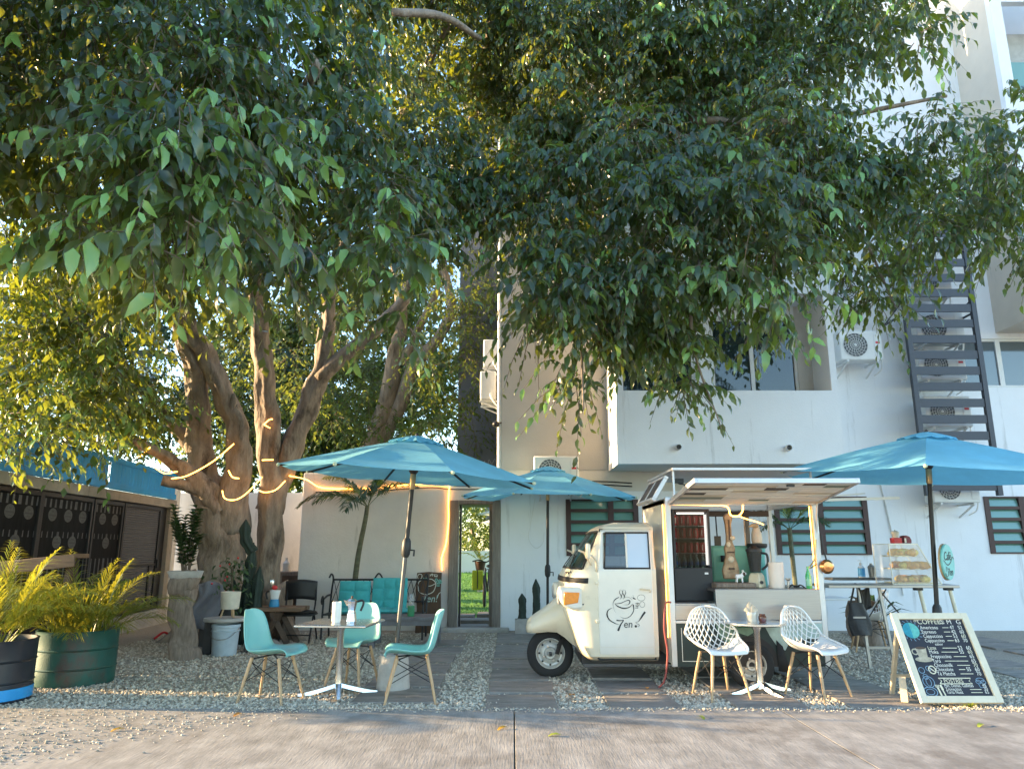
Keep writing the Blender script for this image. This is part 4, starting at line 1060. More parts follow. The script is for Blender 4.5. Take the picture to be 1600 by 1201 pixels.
def tint_faces(o, lo, hi):
    me = o.data
    t = me.attributes.new('tint', 'FLOAT', 'FACE')
    t.data.foreach_set('value', rng.uniform(lo, hi, len(me.polygons)).astype(np.float32))


def palm_frond(base, az, el, ln, nl, leaf, w, parent, mat, tint, curl=1.0, rach=.006):
    """one frond: a bending midrib with two rows of narrow leaflets"""
    mb = MB()
    d = Vector((math.cos(az) * math.cos(el), math.sin(az) * math.cos(el), math.sin(el)))
    pts, p, dd = [], Vector(base), d.copy()
    K = 10
    for i in range(K + 1):
        pts.append(p.copy())
        dd = (dd + Vector((0, 0, -.10 * curl)) * (.4 + i / K)).normalized()
        p = p + dd * ln / K
    mb.tube(pts, [rach * (1 - .75 * i / K) for i in range(K + 1)], 5)
    for i in range(nl):
        t = .22 + .78 * i / (nl - 1)
        f = t * K
        a = min(K - 1, int(f))
        q = pts[a].lerp(pts[a + 1], f - a)
        tg = (pts[a + 1] - pts[a]).normalized()
        sd = tg.cross(Vector((0, 0, 1))).normalized()
        for sgn in (-1, 1):
            ll = leaf * math.sin(PI * (.18 + .76 * t)) * random.uniform(.85, 1.1)
            l0 = (tg * random.uniform(.75, 1.1) + sd * sgn * random.uniform(.45, .75) + Vector((0, 0, random.uniform(-.1, .4)))).normalized()
            e1 = q + l0 * ll * .5
            e2 = e1 + (l0 + Vector((0, 0, -.55 * curl))).normalized() * ll * .5
            strip(mb, [q, q.lerp(e1, .55), e1, e2], w)
    o = part('frond', mb, mat, parent, fix=False)
    tint_faces(o, *tint)
    return o


# slim palm in front of the garden wall
sp = thing('young_palm', 'slim young palm with a curved green stem in front of the garden wall', 'palm', (-2.72, 13.1, 0))
part('trunk', MB().tube(cat_rom([(-2.72, 13.1, -.05), (-2.71, 13.1, .7), (-2.66, 13.08, 1.3), (-2.56, 13.05, 1.9), (-2.53, 13.03, 2.15)], 6), [.055 - .0008 * i for i in range(25)], 10), M('green_palm_stem', (.10, .105, .06), .7, var=.4, scale=5, stretch=(1, 1, 5), bump=.6, bscale=25), sp)
for i in range(11):
    palm_frond((-2.53, 13.03, 2.12), i * 2.4 + .3, R([72, 55, 38, 60, 30, 66, 45, 25, 50, 35, 60][i]), random.uniform(1.0, 1.35), 28, .42, .015, sp, leaf_dark, (.1, .8), 1.5)

# two planted drums at the left edge
drum_prof = lambda r, h: [(r * .98, 0), (r, .02), (r, h * .30), (r * 1.025, h * .32), (r, h * .34), (r, h * .64), (r * 1.025, h * .66), (r, h * .68), (r, h - .02), (r * 1.02, h), (r * .96, h), (r * .95, h - .06)]
green_drum = M('worn_green_drum_paint', (.010, .075, .058), .5, var=.25, scale=4, bump=.2, spots=((.065, .042, .034), 1.7, .54, (1, 1, .6)))
t = thing('drum_planter', 'half oil drum painted dark green with worn brown patches', 'planter', (-4.74, 8.45, 0))
part('drum', MB().lathe(drum_prof(.40, .56), 36, (-4.74, 8.45, -.01), caps=False), green_drum, t)
part('drum_base', MB().lathe([(.0, .0), (.39, .0)], 36, (-4.74, 8.45, .002), caps=False), green_drum, t)
part('potting_soil', MB().lathe([(.0, .50), (.385, .48)], 24, (-4.74, 8.45, 0), caps=False), M('potting_soil', (.05, .038, .03), .95, var=.4, scale=20, bump=1), t)
t = thing('drum_planter', 'black half drum with a bright blue stripe round its foot', 'planter', (-5.02, 7.45, 0))
part('drum', MB().lathe(drum_prof(.40, .56), 36, (-5.02, 7.45, 0), caps=False), M('black_drum_paint', (.022, .026, .034), .32, var=.3, scale=4), t)
part('blue_stripe', MB().lathe([(.4065, .03), (.4065, .13)], 36, (-5.02, 7.45, 0), caps=False), blue, t)
part('potting_soil', MB().lathe([(.0, .50), (.385, .48)], 24, (-5.02, 7.45, 0), caps=False), bpy.data.materials['potting_soil'], t)
t = thing('areca_palm', 'yellow-green feathery palm growing in the black drum', 'palm', (-5.02, 7.45, .5))
for i in range(36):
    a = i * 2.399
    palm_frond((-5.02 + .14 * math.cos(a), 7.45 + .14 * math.sin(a), .46), a, R(random.uniform(45, 86)), random.uniform(.75, 1.15), 26, .34, .0065, t, leaf_palm, (.4, 1), 1.5)
t = thing('areca_palm', 'darker green bushy palm growing in the green drum', 'palm', (-4.74, 8.45, .5))
for i in range(34):
    a = i * 2.399
    palm_frond((-4.74 + .18 * math.cos(a), 8.45 + .18 * math.sin(a), .44), a, R(random.uniform(38, 82)), random.uniform(.65, 1.1), 24, .33, .0065, t, leaf_palm, (0, .42), 1.45)
gm = MB()
for i in range(170):
    a, q = random.uniform(0, 2 * PI), random.uniform(0, .3)
    b = Vector((-4.74 + q * math.cos(a), 8.45 + q * math.sin(a), .46))
    o_ = Vector((math.cos(a), math.sin(a), 0)) * random.uniform(.1, .38)
    hh = random.uniform(.25, .6)
    strip(gm, [b, b + o_ * .35 + Vector((0, 0, hh * .7)), b + o_ + Vector((0, 0, hh)), b + o_ * 1.6 + Vector((0, 0, hh * .9))], .006)
o = part('undergrowth', gm, leaf_palm, t, fix=False)
tint_faces(o, 0, .3)
o['kind'] = 'stuff'

# stump pedestal with a shallow bowl and a small shrub
t = thing('stump_pedestal', 'weathered tree-stump pedestal standing on the gravel', 'stump', (-4.33, 10.15, 0))
mbx = limb_mb([(-4.30, 10.15, -.03, .21), (-4.30, 10.15, .15, .17), (-4.34, 10.15, .45, .15), (-4.37, 10.15, .75, .155), (-4.36, 10.15, .92, .19), (-4.36, 10.15, .97, .20)], 91, 6, 22, .11)
part('stump', mbx, old_wood, t, ang=180)
t = thing('stone_bowl', 'shallow rough stone bowl on top of the stump pedestal', 'bowl', (-4.36, 10.15, .98))
part('bowl', MB().lathe([(.0, 0), (.11, 0), (.20, .06), (.23, .14), (.21, .145), (.18, .09), (0, .07)], 26, (-4.36, 10.15, .975), caps=False, fl=lambda i, j, a, h: 1 + .03 * math.sin(3 * a + i)), pot_conc, t)
t = thing('potted_shrub', 'small upright dark-leaved shrub in the stone bowl', 'shrub', (-4.36, 10.15, 1.08))
st, lp, ld, ln_, ll, lt = MB(), [], [], [], [], []
for i in range(16):
    a = i * 2.4
    e = Vector((-4.42 + math.cos(a) * random.uniform(.08, .26), 10.15 + math.sin(a) * .24, 1.08 + random.uniform(.45, .92)))
    b = Vector((-4.36 + math.cos(a) * .04, 10.15 + math.sin(a) * .04, 1.04))
    m_ = b.lerp(e, .5) + Vector((0, 0, .08))
    c = cat_rom([b, m_, e], 8)
    st.tube(c, [.007 - .0003 * q for q in range(len(c))], 5)
    for q in range(3, len(c)):
        for _ in range(5):
            an = random.uniform(0, 6.28)
            lp.append(c[q]); ld.append((math.cos(an), math.sin(an), .75)); ln_.append((-math.cos(an) * .6, -math.sin(an) * .6, 1)); ll.append(random.uniform(.08, .13)); lt.append(random.random())
part('stems', st, twig_m, t)
me = leaf_mesh('foliage', np.array(lp) - np.array([-4.36, 10.15, 1.08]), np.array(ld), np.array(ln_), np.array(ll), np.array(lt), leaf_dark)
o = link(bpy.data.objects.new('foliage', me), t)
o['kind'] = 'stuff'

# columnar cacti beside the trunk, red-flowered plant, and two cacti in a box by the doorway
cact = M('cactus_skin', (.018, .034, .024), .7, var=.3, scale=12, bump=.3)


def cactus(mb, path, r, ribs=6, twist=.0):
    pts = cat_rom(path, 7)
    k = len(pts)
    rad = [r * (1 if i < k - 4 else [.9, .72, .45, .12][i - k + 4]) * (1 + .10 * math.sin(i * 1.3)) for i in range(k)]
    mb.tube(pts, rad, ribs * 4, True, lambda i, j, a: 1 + .22 * math.cos(ribs * a + i * twist))
    return mb


t = thing('column_cactus', 'clump of tall dark column cacti against the fig trunk', 'cactus', (-3.95, 11.6, 0))
for p in ([(-4.05, 11.6, 0), (-4.02, 11.6, .8), (-3.98, 11.6, 1.5)], [(-3.85, 11.55, 0), (-3.86, 11.55, .6), (-3.84, 11.55, 1.15)], [(-4.15, 11.5, 0), (-4.17, 11.5, .5), (-4.2, 11.5, .95)], [(-3.98, 11.6, 1.35), (-4.1, 11.58, 1.55), (-4.12, 11.58, 1.85)]):
    part('stem', cactus(MB(), p, .075), cact, t, ang=180)
t = thing('flowering_plant', 'dark leafy plant with tiny red flowers at the foot of the fig trunk', 'plant', (-4.15, 11.3, .0))
lp = np.stack([rng.normal(0, .14, 260), rng.normal(0, .1, 260), rng.uniform(.35, 1.25, 260)], 1)
me = leaf_mesh('foliage', lp, rng.normal(0, 1, (260, 3)), np.tile([0, -.3, 1.], (260, 1)) + rng.normal(0, .3, (260, 3)), rng.uniform(.06, .12, 260), rng.uniform(0, 1, 260), leaf_dark)
o = link(bpy.data.objects.new('foliage', me), t)
o['kind'] = 'stuff'
mb = MB()
for _ in range(9):
    mb.sphere((-4.15 + random.gauss(0, .15), 11.2 + random.gauss(0, .05), random.uniform(.7, 1.3)), .016, 6, 4)
part('red_flowers', mb, red_m, t)
part('stems', MB().tube([(-4.15, 11.3, -.02), (-4.13, 11.3, .6), (-4.17, 11.3, 1.15)], .015, 6), twig_m, t)
t = thing('planter_box', 'small grey concrete planter box by the white wall', 'planter', (.31, 13.1, 0))
part('box', MB().box(.05, .58, 12.95, 13.25, -.01, .24).box(.09, .54, 12.99, 13.21, .24, .25), pot_conc, t, bev=.012)
for nm, x, z, tw in (('short spiral-ribbed cactus at the left of the concrete planter', .17, .66, .5), ('tall spiral-ribbed cactus at the right of the concrete planter', .41, .90, .5)):
    t = thing('spiral_cactus', nm, 'cactus', (x, 13.1, .24))
    part('stem', cactus(MB(), [(x, 13.1, .2), (x + .01, 13.1, .2 + (z - .2) * .5), (x, 13.1, z)], .062, 4, tw), cact, t, ang=180)
# strap-leaved plant by the right wall
t = thing('strap_leaf_plant', 'dark strap-leaved plant at the foot of the white wall behind the menu board', 'plant', (5.95, 12.6, 0))
for i in range(15):
    a = i * 2.4
    l_ = random.uniform(.5, .8)
    el = random.uniform(.5, 1.35)
    b = Vector((5.95, 12.6, .05))
    o_ = Vector((math.cos(a), math.sin(a), 0))
    mb = MB()
    strip(mb, [b, b + o_ * l_ * .35 * math.cos(el) + Vector((0, 0, l_ * .5 * math.sin(el) + .1)), b + o_ * l_ * .8 * math.cos(el) + Vector((0, 0, l_ * .75 * math.sin(el) + .1)), b + o_ * l_ * 1.15 * math.cos(el) + Vector((0, 0, l_ * .62 * math.sin(el) + .1))], .035)
    o = part('strap_leaf', mb, leaf_dark, t, fix=False)
    tint_faces(o, .2, .6)

t = thing('young_palm', 'small green palm showing through the truck opening, by the white wall', 'palm', (4.75, 12.7, 0))
part('trunk', MB().tube(cat_rom([(4.75, 12.7, -.03), (4.72, 12.7, .9), (4.7, 12.7, 1.75)], 5), .04, 8), bpy.data.materials['green_palm_stem'], t)
for i in range(8):
    palm_frond((4.7, 12.7, 1.72), i * 2.4 + .9, R((65, 40, 55, 28, 60, 35, 48, 30)[i]), .9, 22, .32, .012, t, leaf_dark, (.3, 1), 1.3)
# ------------------------------------------------------------------ three-wheeled coffee truck
tr = thing('coffee_truck', 'cream three-wheeled coffee truck with its serving hatch propped open', 'truck', (1.8, 8.8, 0))
YC, XR = 8.8, 1.53
LV = [(.26, .80, .90, .60), (.31, .74, .875, .67), (.40, .69, .865, .68), (.75, .57, .86, .68), (.95, .545, .86, .68), (1.10, .56, .875, .68), (1.18, .61, .89, .68), (1.58, .905, .975, .625), (1.63, .97, 1.01, .60), (1.665, 1.05, 1.07, .54), (1.68, 1.15, 1.15, .40)]


def cab_lv(z):
    for a, b in zip(LV, LV[1:]):
        if z <= b[0]:
            t = max(0, (z - a[0]) / (b[0] - a[0]))
            return [a[i] + (b[i] - a[i]) * t for i in (1, 2, 3)]
    return list(LV[-1][1:])


def cab_front(z, a, off=0):
    xc, xs, h = cab_lv(z)
    c, s = math.cos(a), math.sin(a)
    return (xs - (xs - xc + off) * abs(c) ** .75, YC + (h + off) * math.copysign(abs(s) ** .72, s), z)


zl = [.26, .285, .31, .35, .40, .5, .62, .75, .85, .95, 1.03, 1.10, 1.18, 1.20, 1.30, 1.40, 1.50, 1.575, 1.60, 1.63, 1.65, 1.665, 1.68]
AN = [R(q) for q in (-90, -80, -70, -58, -45, -30, -15, 0, 15, 30, 45, 58, 70, 80, 90)]
rings = []
for z in zl:
    xc, xs, h = cab_lv(z)
    xr = XR if z < 1.63 else XR - (z - 1.63) * .6
    r_ = [(xr, YC - h, z), (min(1.485, xr - .02), YC - h, z), (max(.99, xs + .01), YC - h, z)]
    r_ += [cab_front(z, a) for a in AN]
    r_ += [(max(.99, xs + .01), YC + h, z), (min(1.485, xr - .02), YC + h, z), (xr, YC + h, z)]
    rings.append(r_)
mb = MB()
nr = len(rings[0])
vs = [p for r_ in rings for p in r_]
fs = []
for k in range(len(zl) - 1):
    zm = (zl[k] + zl[k + 1]) / 2
    for j in range(nr - 1):
        win = 1.2 < zm < 1.575
        if win and (j == 1 or j == nr - 3 or 5 <= j <= nr - 7):
            continue
        fs.append((k * nr + j, k * nr + j + 1, (k + 1) * nr + j + 1, (k + 1) * nr + j))
fs.append(tuple((len(zl) - 1) * nr + j for j in range(nr)))
for k in range(len(zl) - 1):                   # rear wall, with its window band left open
    if not 1.2 < (zl[k] + zl[k + 1]) / 2 < 1.575:
        fs.append((k * nr, (k + 1) * nr, (k + 1) * nr + nr - 1, k * nr + nr - 1))
mb.add(vs, fs)
part('cab_body', mb, cream, tr, solid=.022, ang=32)
cab_glass = glass_mat('windscreen_glass', (.02, .045, .045), .03, .42)
side_glass = glass_mat('side_window_glass', (.05, .06, .07), .02, .6)
sky_pale_glass = glass_mat('sky_reflection_pane', (.50, .56, .64), .12, .94)  # pale base colour paints a sky reflection into the rear pane
mb = MB()
mb.grid(lambda u, v: cab_front(1.195 + .385 * v, R(-66 + 132 * u), .004), 22, 6)
w = part('windscreen', mb, cab_glass, tr)
mb = MB()
loop = [cab_front(1.195, R(a), .008) for a in range(-68, 69, 8)]
top = [cab_front(1.585, R(a), .008) for a in range(68, -69, -8)]
mb.tube(loop + [cab_front(1.3, R(68), .008), cab_front(1.45, R(68), .008)] + top + [cab_front(1.45, R(-68), .008), cab_front(1.3, R(-68), .008), loop[0]], .014, 6)
part('window_seal', mb, rubber, w)
mb = MB()
for a0, a1 in ((-35, -10), (5, 30)):
    mb.tube([cab_front(1.19, R(a0), .02), cab_front(1.24, R(a0 + 8), .018), cab_front(1.34, R(a1), .016)], .006, 6)
part('wiper', mb, black_m, w)
# door
yd = lambda z, o=.008: YC - cab_lv(z)[2] - o
xs_ = [.915, .93, .985, 1.222, 1.242, 1.475, 1.487, 1.495]
zs_ = [.285, .30, .34, .45, .6, .75, .9, 1.05, 1.17, 1.20, 1.30, 1.45, 1.56, 1.575, 1.60]
mb = MB()
vs = [(x + (.045 * max(0, (z - 1.18)) / .42 if x < .95 else 0) + (.03 * max(0, (.32 - z) / .04) if x < .92 else 0), yd(z), z) for z in zs_ for x in xs_]
fs = []
for k in range(len(zs_) - 1):
    for i in range(len(xs_) - 1):
        zm = (zs_[k] + zs_[k + 1]) / 2
        if 1.2 < zm < 1.575 and i in (2, 4):
            continue
        a = k * len(xs_) + i
        fs.append((a, a + 1, a + 1 + len(xs_), a + len(xs_)))
mb.add(vs, fs)
door = part('door', mb, cream_door, tr, solid=.012, ang=50)
gap = MB()
for pts in ([(.905, .28), (.905, 1.17), (.955, 1.61), (1.505, 1.61), (1.505, .275), (.925, .275), (.905, .28)],):
    gap.tube([(x, yd(max(.3, z), .003), z) for x, z in pts], .010, 5)
part('door_seal', gap, rubber, door)
for a, b, gm in ((.985, 1.222, side_glass), (1.242, 1.475, sky_pale_glass)):
    p = MB().add([(a, yd(1.2, .002), 1.2), (b, yd(1.2, .002), 1.2), (b, yd(1.575, .002), 1.575), (a + (.03 if a < 1 else 0), yd(1.575, .002), 1.575)], [(0, 1, 2, 3)])
    w = part('side_window', p, gm, door, smooth=False)
mb = MB()
fr = [(.985, 1.2), (1.475, 1.2), (1.475, 1.575), (1.015, 1.575), (.985, 1.2)]
mb.tube([(x, yd(z, .012), z) for x, z in fr], .011, 5)
part('window_seal', mb, rubber, door)
mb = MB()
mb.tube([(1.36, yd(1, .02), .985), (1.38, yd(1, .045), .99), (1.46, yd(1, .045), .982), (1.465, yd(1, .03), .955)], .010, 6)
part('handle', mb, cream, door)
mb = MB()
for z in (.66, 1.05):
    mb.box(.885, .925, 8.095, 8.125, z - .015, z + .015)
part('hinge', mb, cream, door, bev=.004)
# printed logo on the door: cup, steam, bee, spoon and lettering
LG = lambda a, b: (.8775 + .000675 * a, .985 - .000646 * (b - 400))
YP = yd(.7, .0175)
mb = MB()


def st(pts, w, per=6):
    c = cat_rom([LG(*p) for p in pts], per)
    k = len(c)
    if isinstance(w, tuple):
        ww = [np.interp(i / (k - 1), np.linspace(0, 1, len(w)), w) for i in range(k)]
    else:
        ww = w
    mb.ribbon(c, ww, YP)


st([(380, 525), (320, 560), (285, 620), (290, 700), (320, 770)], (.006, .009, .004, .002, .001))
st([(310, 625), (360, 670), (450, 700), (540, 680), (590, 630)], (.003, .012, .013, .008, .003))
st([(310, 628), (400, 620), (470, 590), (530, 572), (548, 600), (520, 640), (450, 645)], (.003, .008, .006, .009, .011, .005, .001))
st([(470, 520), (540, 530), (590, 570)], (.001, .003, .001))
st([(598, 640), (605, 720), (575, 790), (520, 840), (450, 855), (385, 830)], (.012, .009, .007, .006, .004, .001))
st([(270, 690), (205, 730), (185, 800), (220, 880), (310, 935), (370, 955)], (.002, .010, .015, .012, .007, .001))
for dx in (0, 48):
    st([(405 + dx, 400), (390 + dx, 450), (415 + dx, 510), (400 + dx, 560)], (.001, .006, .008, .001))
    st([(425 + dx, 405), (440 + dx, 455), (420 + dx, 505), (430 + dx, 545)], (.001, .006, .005, .001))
for cx, cy, rx, ry in ((728, 535, 60, 48), (740, 640, 40, 45)):
    st([(cx + rx * math.cos(a), cy + ry * math.sin(a)) for a in np.linspace(0, 2 * PI, 13)], .003, 3)
for k in range(4):
    st([(635 - k * 2, 625 + k * 24), (670, 618 + k * 24), (705 - k * 14, 632 + k * 22)], (.004, .009, .003))
st([(600, 535), (640, 560)], (.014, .008))
st([(600, 530), (570, 520)], .002)
st([(610, 520), (600, 490)], .002)
st([(780, 755), (720, 840), (675, 905)], (.022, .016, .005))
st([(675, 905), (630, 920), (640, 935), (685, 960), (665, 990)], (.004, .003, .003, .005, .003))
c_ = LG(628, 980)
mb.add([(c_[0] + .013 * math.cos(a), YP, c_[1] + .013 * math.sin(a)) for a in np.linspace(0, 2 * PI, 13)[:-1]], [tuple(range(12))])
st([(330, 885), (380, 892), (445, 884)], (.012, .010, .006))
st([(440, 890), (390, 960), (350, 1050)], (.008, .014, .022))
part('cup_logo', mb, ink, door, smooth=False, fix=False)['kind'] = 'stuff'
text_part('lettering', 'en', .105, ink, door, (LG(435, 1000)[0], YP, LG(435, 1000)[1]), shear=.12, sx=.95)
# band, badge, headlamp pod, mirrors
mb = MB()
mb.grid(lambda u, v: cab_front(1.055 + .055 * v - .02 * abs(u - .5), R(-84 + 168 * u), .014), 28, 2)
part('bumper_strip', mb, rubber, tr, solid=.012)
mb = MB()
for k, p in enumerate(([(-24, 1.155), (-28, 1.135), (-32, 1.16), (-36, 1.135), (-40, 1.165)], [(-22, 1.15), (-45, 1.15)])):
    mb.tube([cab_front(z, R(a), .012) for a, z in p], .005, 5)
part('badge', mb, black_m, tr)
for sgn in (-1, 1):
    y = lambda q: YC + sgn * (YC - q)
    pol = [(.50, 1.005), (.79, 1.01), (.875, .96), (.885, .88), (.80, .79), (.66, .765), (.56, .80), (.505, .86)]
    pod = part('headlamp_pod', MB().prism(pol, y(8.13), y(8.48)), cream_door, tr, bev=.03, seg=3)
    lens = M('amber_lens', (.80, .26, .03), .15, var=.15, scale=30, coat=.6)
    part('indicator', MB().prism([(.548, .82), (.70, .845), (.72, .95), (.552, .955)], y(8.118), y(8.16)), lens, pod, bev=.008)
    part('headlight', MB().lathe([(.0, .485), (.06, .488), (.085, .50), (.088, .53)], 22, (0, y(8.31), .9), 'x'), glass_mat('headlight_glass', (.5, .5, .5), .1, .8), pod)
    part('screw', MB().sphere((.83, y(8.127), .91), .009, 8, 5).sphere((.755, y(8.127), .83), .009, 8, 5), black_m, pod)
    # mirror on a bent tube
    arm = MB().tube(cat_rom([(.90, y(8.16), 1.13), (.90, y(8.06), 1.22), (.86, y(7.98), 1.32), (.70, y(7.97), 1.39)], 6), .011, 8)
    arm.tube([(.86, y(8.14), 1.22), (.76, y(7.98), 1.36)], .008, 6)
    arm_o = part('mirror_arm', arm, cream, tr)
    part('mirror', MB().box(.775, .815, y(7.93) - .075, y(7.93) + .075, 1.30, 1.46), cream, arm_o, bev=.015, seg=3)
    part('mirror_glass', MB().box(.8155, .818, y(7.93) - .06, y(7.93) + .06, 1.315, 1.445), chrome, arm_o, smooth=False)
# mudguard over the front wheel
FX = [(.165, .50, .545, .05), (.18, .49, .60, .15), (.22, .49, .645, .19), (.30, .495, .70, .20), (.40, .505, .765, .205), (.50, .50, .85, .215), (.58, .45, .93, .23), (.66, .38, .97, .24), (.74, .34, .98, .25), (.80, .32, .98, .25)]
mb = MB()


def fend(u, v):
    f = u * (len(FX) - 1)
    i = min(len(FX) - 2, int(f))
    t = f - i
    x, zb, zt, wd = [FX[i][q] + (FX[i + 1][q] - FX[i][q]) * t for q in range(4)]
    a = PI * (v - .5)
    return (x, 8.78 + wd * math.copysign(abs(math.sin(a)) ** .6, math.sin(a)), zb + (zt - zb) * abs(math.cos(a)) ** .5)


mb.grid(fend, 36, 24)
part('mudguard', mb, cream, tr, solid=.012, ang=60)


def wheel(parent, x, y, z, r, w, name='wheel'):
    rim = MB()
    prof = [(0, -.2), (.12, -.2), (.14, -.34), (.22, -.36), (.27, -.16), (.40, -.10), (.44, -.02), (.52, -.06), (.56, -.30), (.60, -.46), (.63, -.46), (.63, .4)]
    rim.lathe([(a * r, b * w) for a, b in prof], 28, (x, y, z), 'y', caps=False)
    o = part(name, rim, M('painted_steel_rim', (.50, .49, .45), .45, .35, var=.12, scale=20, spots=((.12, .10, .08), 25, .62, (1, 1, 1))), parent)
    ty = MB().lathe([(r * a, w * b) for a, b in ((.62, -.46), (.70, -.53), (.86, -.54), (.95, -.44), (.985, -.28), (.955, -.25), (.955, -.19), (1, -.17), (1, .17), (.955, .19), (.955, .25), (.985, .28), (.95, .44), (.86, .54), (.70, .53), (.62, .46))], 40, (x, y, z), 'y', caps=False)
    part('tyre', ty, rubber, o)
    b = MB()
    for k in range(4):
        a = k * PI / 2 + .4
        b.lathe([(.05 * r, -.40 * w), (.05 * r, -.1 * w)], 6, (x + .30 * r * math.cos(a), y, z + .30 * r * math.sin(a)), 'y')
    part('wheel_nuts', b, chrome, o)
    h = MB()
    for k in range(8):
        a = k * PI / 4
        h.lathe([(.045 * r, -.115 * w), (.045 * r, -.09 * w)], 8, (x + .47 * r * math.cos(a), y, z + .47 * r * math.sin(a)), 'y')
    part('rim_slots', h, black_m, o)
    return o


wheel(tr, .43, 8.75, .262, .262, .115)
wheel(tr, 2.47, 8.06, .235, .235, .13)
wheel(tr, 2.47, 9.32, .235, .235, .13)
part('fork', MB().bar((.50, 8.66, .26), (.62, 8.7, .6), .035).bar((.50, 8.84, .26), (.62, 8.8, .6), .035).bar((.43, 8.6, .262), (.43, 8.9, .262), .03), black_m, tr)
part('chassis', MB().box(.75, 3.2, 8.35, 9.25, .20, .30).bar((2.47, 8.1, .235), (2.47, 9.3, .235), .07), black_m, tr)
# cab inside
part('seat', MB().box(1.2, 1.48, 8.35, 9.25, .6, .85).box(1.38, 1.5, 8.35, 9.25, .85, 1.15), black_plastic, tr, bev=.03)
part('steering_bar', MB().tube(cat_rom([(1.0, 8.5, 1.2), (.95, 8.6, 1.22), (.9, 8.8, 1.2), (.95, 9.0, 1.22), (1.0, 9.1, 1.2)], 5), .013, 8).tube([(.9, 8.8, 1.2), (.75, 8.8, .9)], .02, 8), black_m, tr)

# service box
AX0, AX1, AY0, AY1 = 1.655, 3.285, 8.03, 9.48
part('front_panel', MB().box(AX0, AX0 + .03, AY0 + .05, AY1, .24, 1.93), cream_door, tr, bev=.004)
fr = MB()
for x in (AX0, AX1 - .05):
    fr.box(x - .003, x + .053, AY0 - .003, AY0 + .05, .22, 1.95)
    fr.box(x, x + .05, AY1 - .05, AY1 + .003, .22, 1.95)
fr.box(AX0 + .053, AX1 - .053, AY0, AY0 + .045, 1.88, 1.94)
fr.box(AX0 + .053, AX1 - .053, AY1 - .045, AY1, 1.88, 1.94)
fr.box(AX0, AX0 + .05, AY0 + .053, AY1 - .053, 1.88, 1.94)
fr.box(AX1 - .05, AX1, AY0 + .053, AY1 - .053, 1.88, 1.94)
fr.box(AX0 + .053, AX1 - .053, AY0 - .002, AY0 + .045, .645, .675)
part('box_frame', fr, alum, tr, bev=.004)
part('back_post', MB().box(2.93, 2.985, 9.42, 9.47, .9, 1.88), old_wood, tr)
part('cross_rail', MB().box(AX0 + .06, AX1 - .06, 9.38, 9.42, 1.80, 1.87), dark_wood, tr)
mural_dark = M('dark_green_mural_paint', (.014, .030, .028), .5, var=.3, scale=4)
lower = part('lower_panel', MB().box(AX0 + .053, AX1 - .053, AY0 + .004, AY0 + .03, .22, .645), mural_dark, tr, smooth=False)
P_ = lambda pts, k: MB().add([(x, AY0 + .002 - .0007 * k, z) for x, z in pts], [tuple(range(len(pts)))])
part('mural_shape', P_([(2.12, .645), (2.16, .50), (2.28, .44), (2.33, .56), (2.45, .52), (2.56, .58), (2.66, .645)], 0), M('mural_sage', (.16, .26, .19), .5, var=.35, scale=9), lower, smooth=False, fix=False)
part('mural_shape', P_([(2.62, .645), (2.68, .52), (2.76, .40), (2.83, .38), (2.88, .46), (3.0, .49), (3.232, .50), (3.232, .645)], 1), M('mural_pale_mint', (.40, .50, .44), .5, var=.25, scale=6), lower, smooth=False, fix=False)
part('mural_shape', P_([(2.30, .645), (2.36, .60), (2.45, .605), (2.52, .63), (2.60, .615), (2.62, .645)], 2), M('mural_leaf_green', (.03, .14, .09), .5, var=.4, scale=14), lower, smooth=False, fix=False)
ln = MB()
for x, z0, z1 in ((1.76, .27, .60), (2.05, .27, .45)):
    ln.box(x, x + .006, AY0 + .0005, AY0 + .003, z0, z1)
ln.box(1.766, 2.05, AY0 + .0005, AY0 + .003, .27, .276)
part('painted_line', ln, chalk, lower, smooth=False)
arch = [(2.47 + .285 * math.cos(a), .235 + .285 * math.sin(a)) for a in np.linspace(-.05, PI + .05, 22)]
part('wheel_arch', MB().prism(arch, AY0 - .004, AY0 + .0015), black_m, tr, smooth=False)
part('mudflap', MB().add([(2.74, 8.02, .48), (2.80, 8.02, .42), (2.86, 8.02, .16), (2.74, 8.02, .18)], [(0, 1, 2, 3)]), rubber, tr, solid=.01)
part('counter_front', MB().box(2.14, AX1 - .053, AY0 - .001, AY0 + .02, .68, .985), steel, tr, bev=.003)
part('counter_front', MB().box(AX0 + .053, 2.137, AY0, AY0 + .02, .68, .83), steel, tr, bev=.003)
part('counter_top', MB().box(2.14, AX1 - .053, AY0 + .02, 8.95, .96, .99), steel, tr, bev=.003)
part('fridge_shelf', MB().box(AX0 + .053, 2.14, AY0 + .02, 8.95, .80, .845), steel, tr, bev=.003)
part('back_wall', MB().box(AX0 + .05, AX1 - .05, AY1 - .03, AY1 - .006, .24, .95), cream_door, tr, smooth=False)
part('side_wall', MB().box(AX1 - .035, AX1 - .01, AY0 + .05, AY1 - .05, .24, .96), cream_door, tr, smooth=False)
part('box_floor', MB().box(AX0 + .05, AX1 - .05, AY0 + .04, AY1 - .04, .24, .30), black_m, tr, smooth=False)
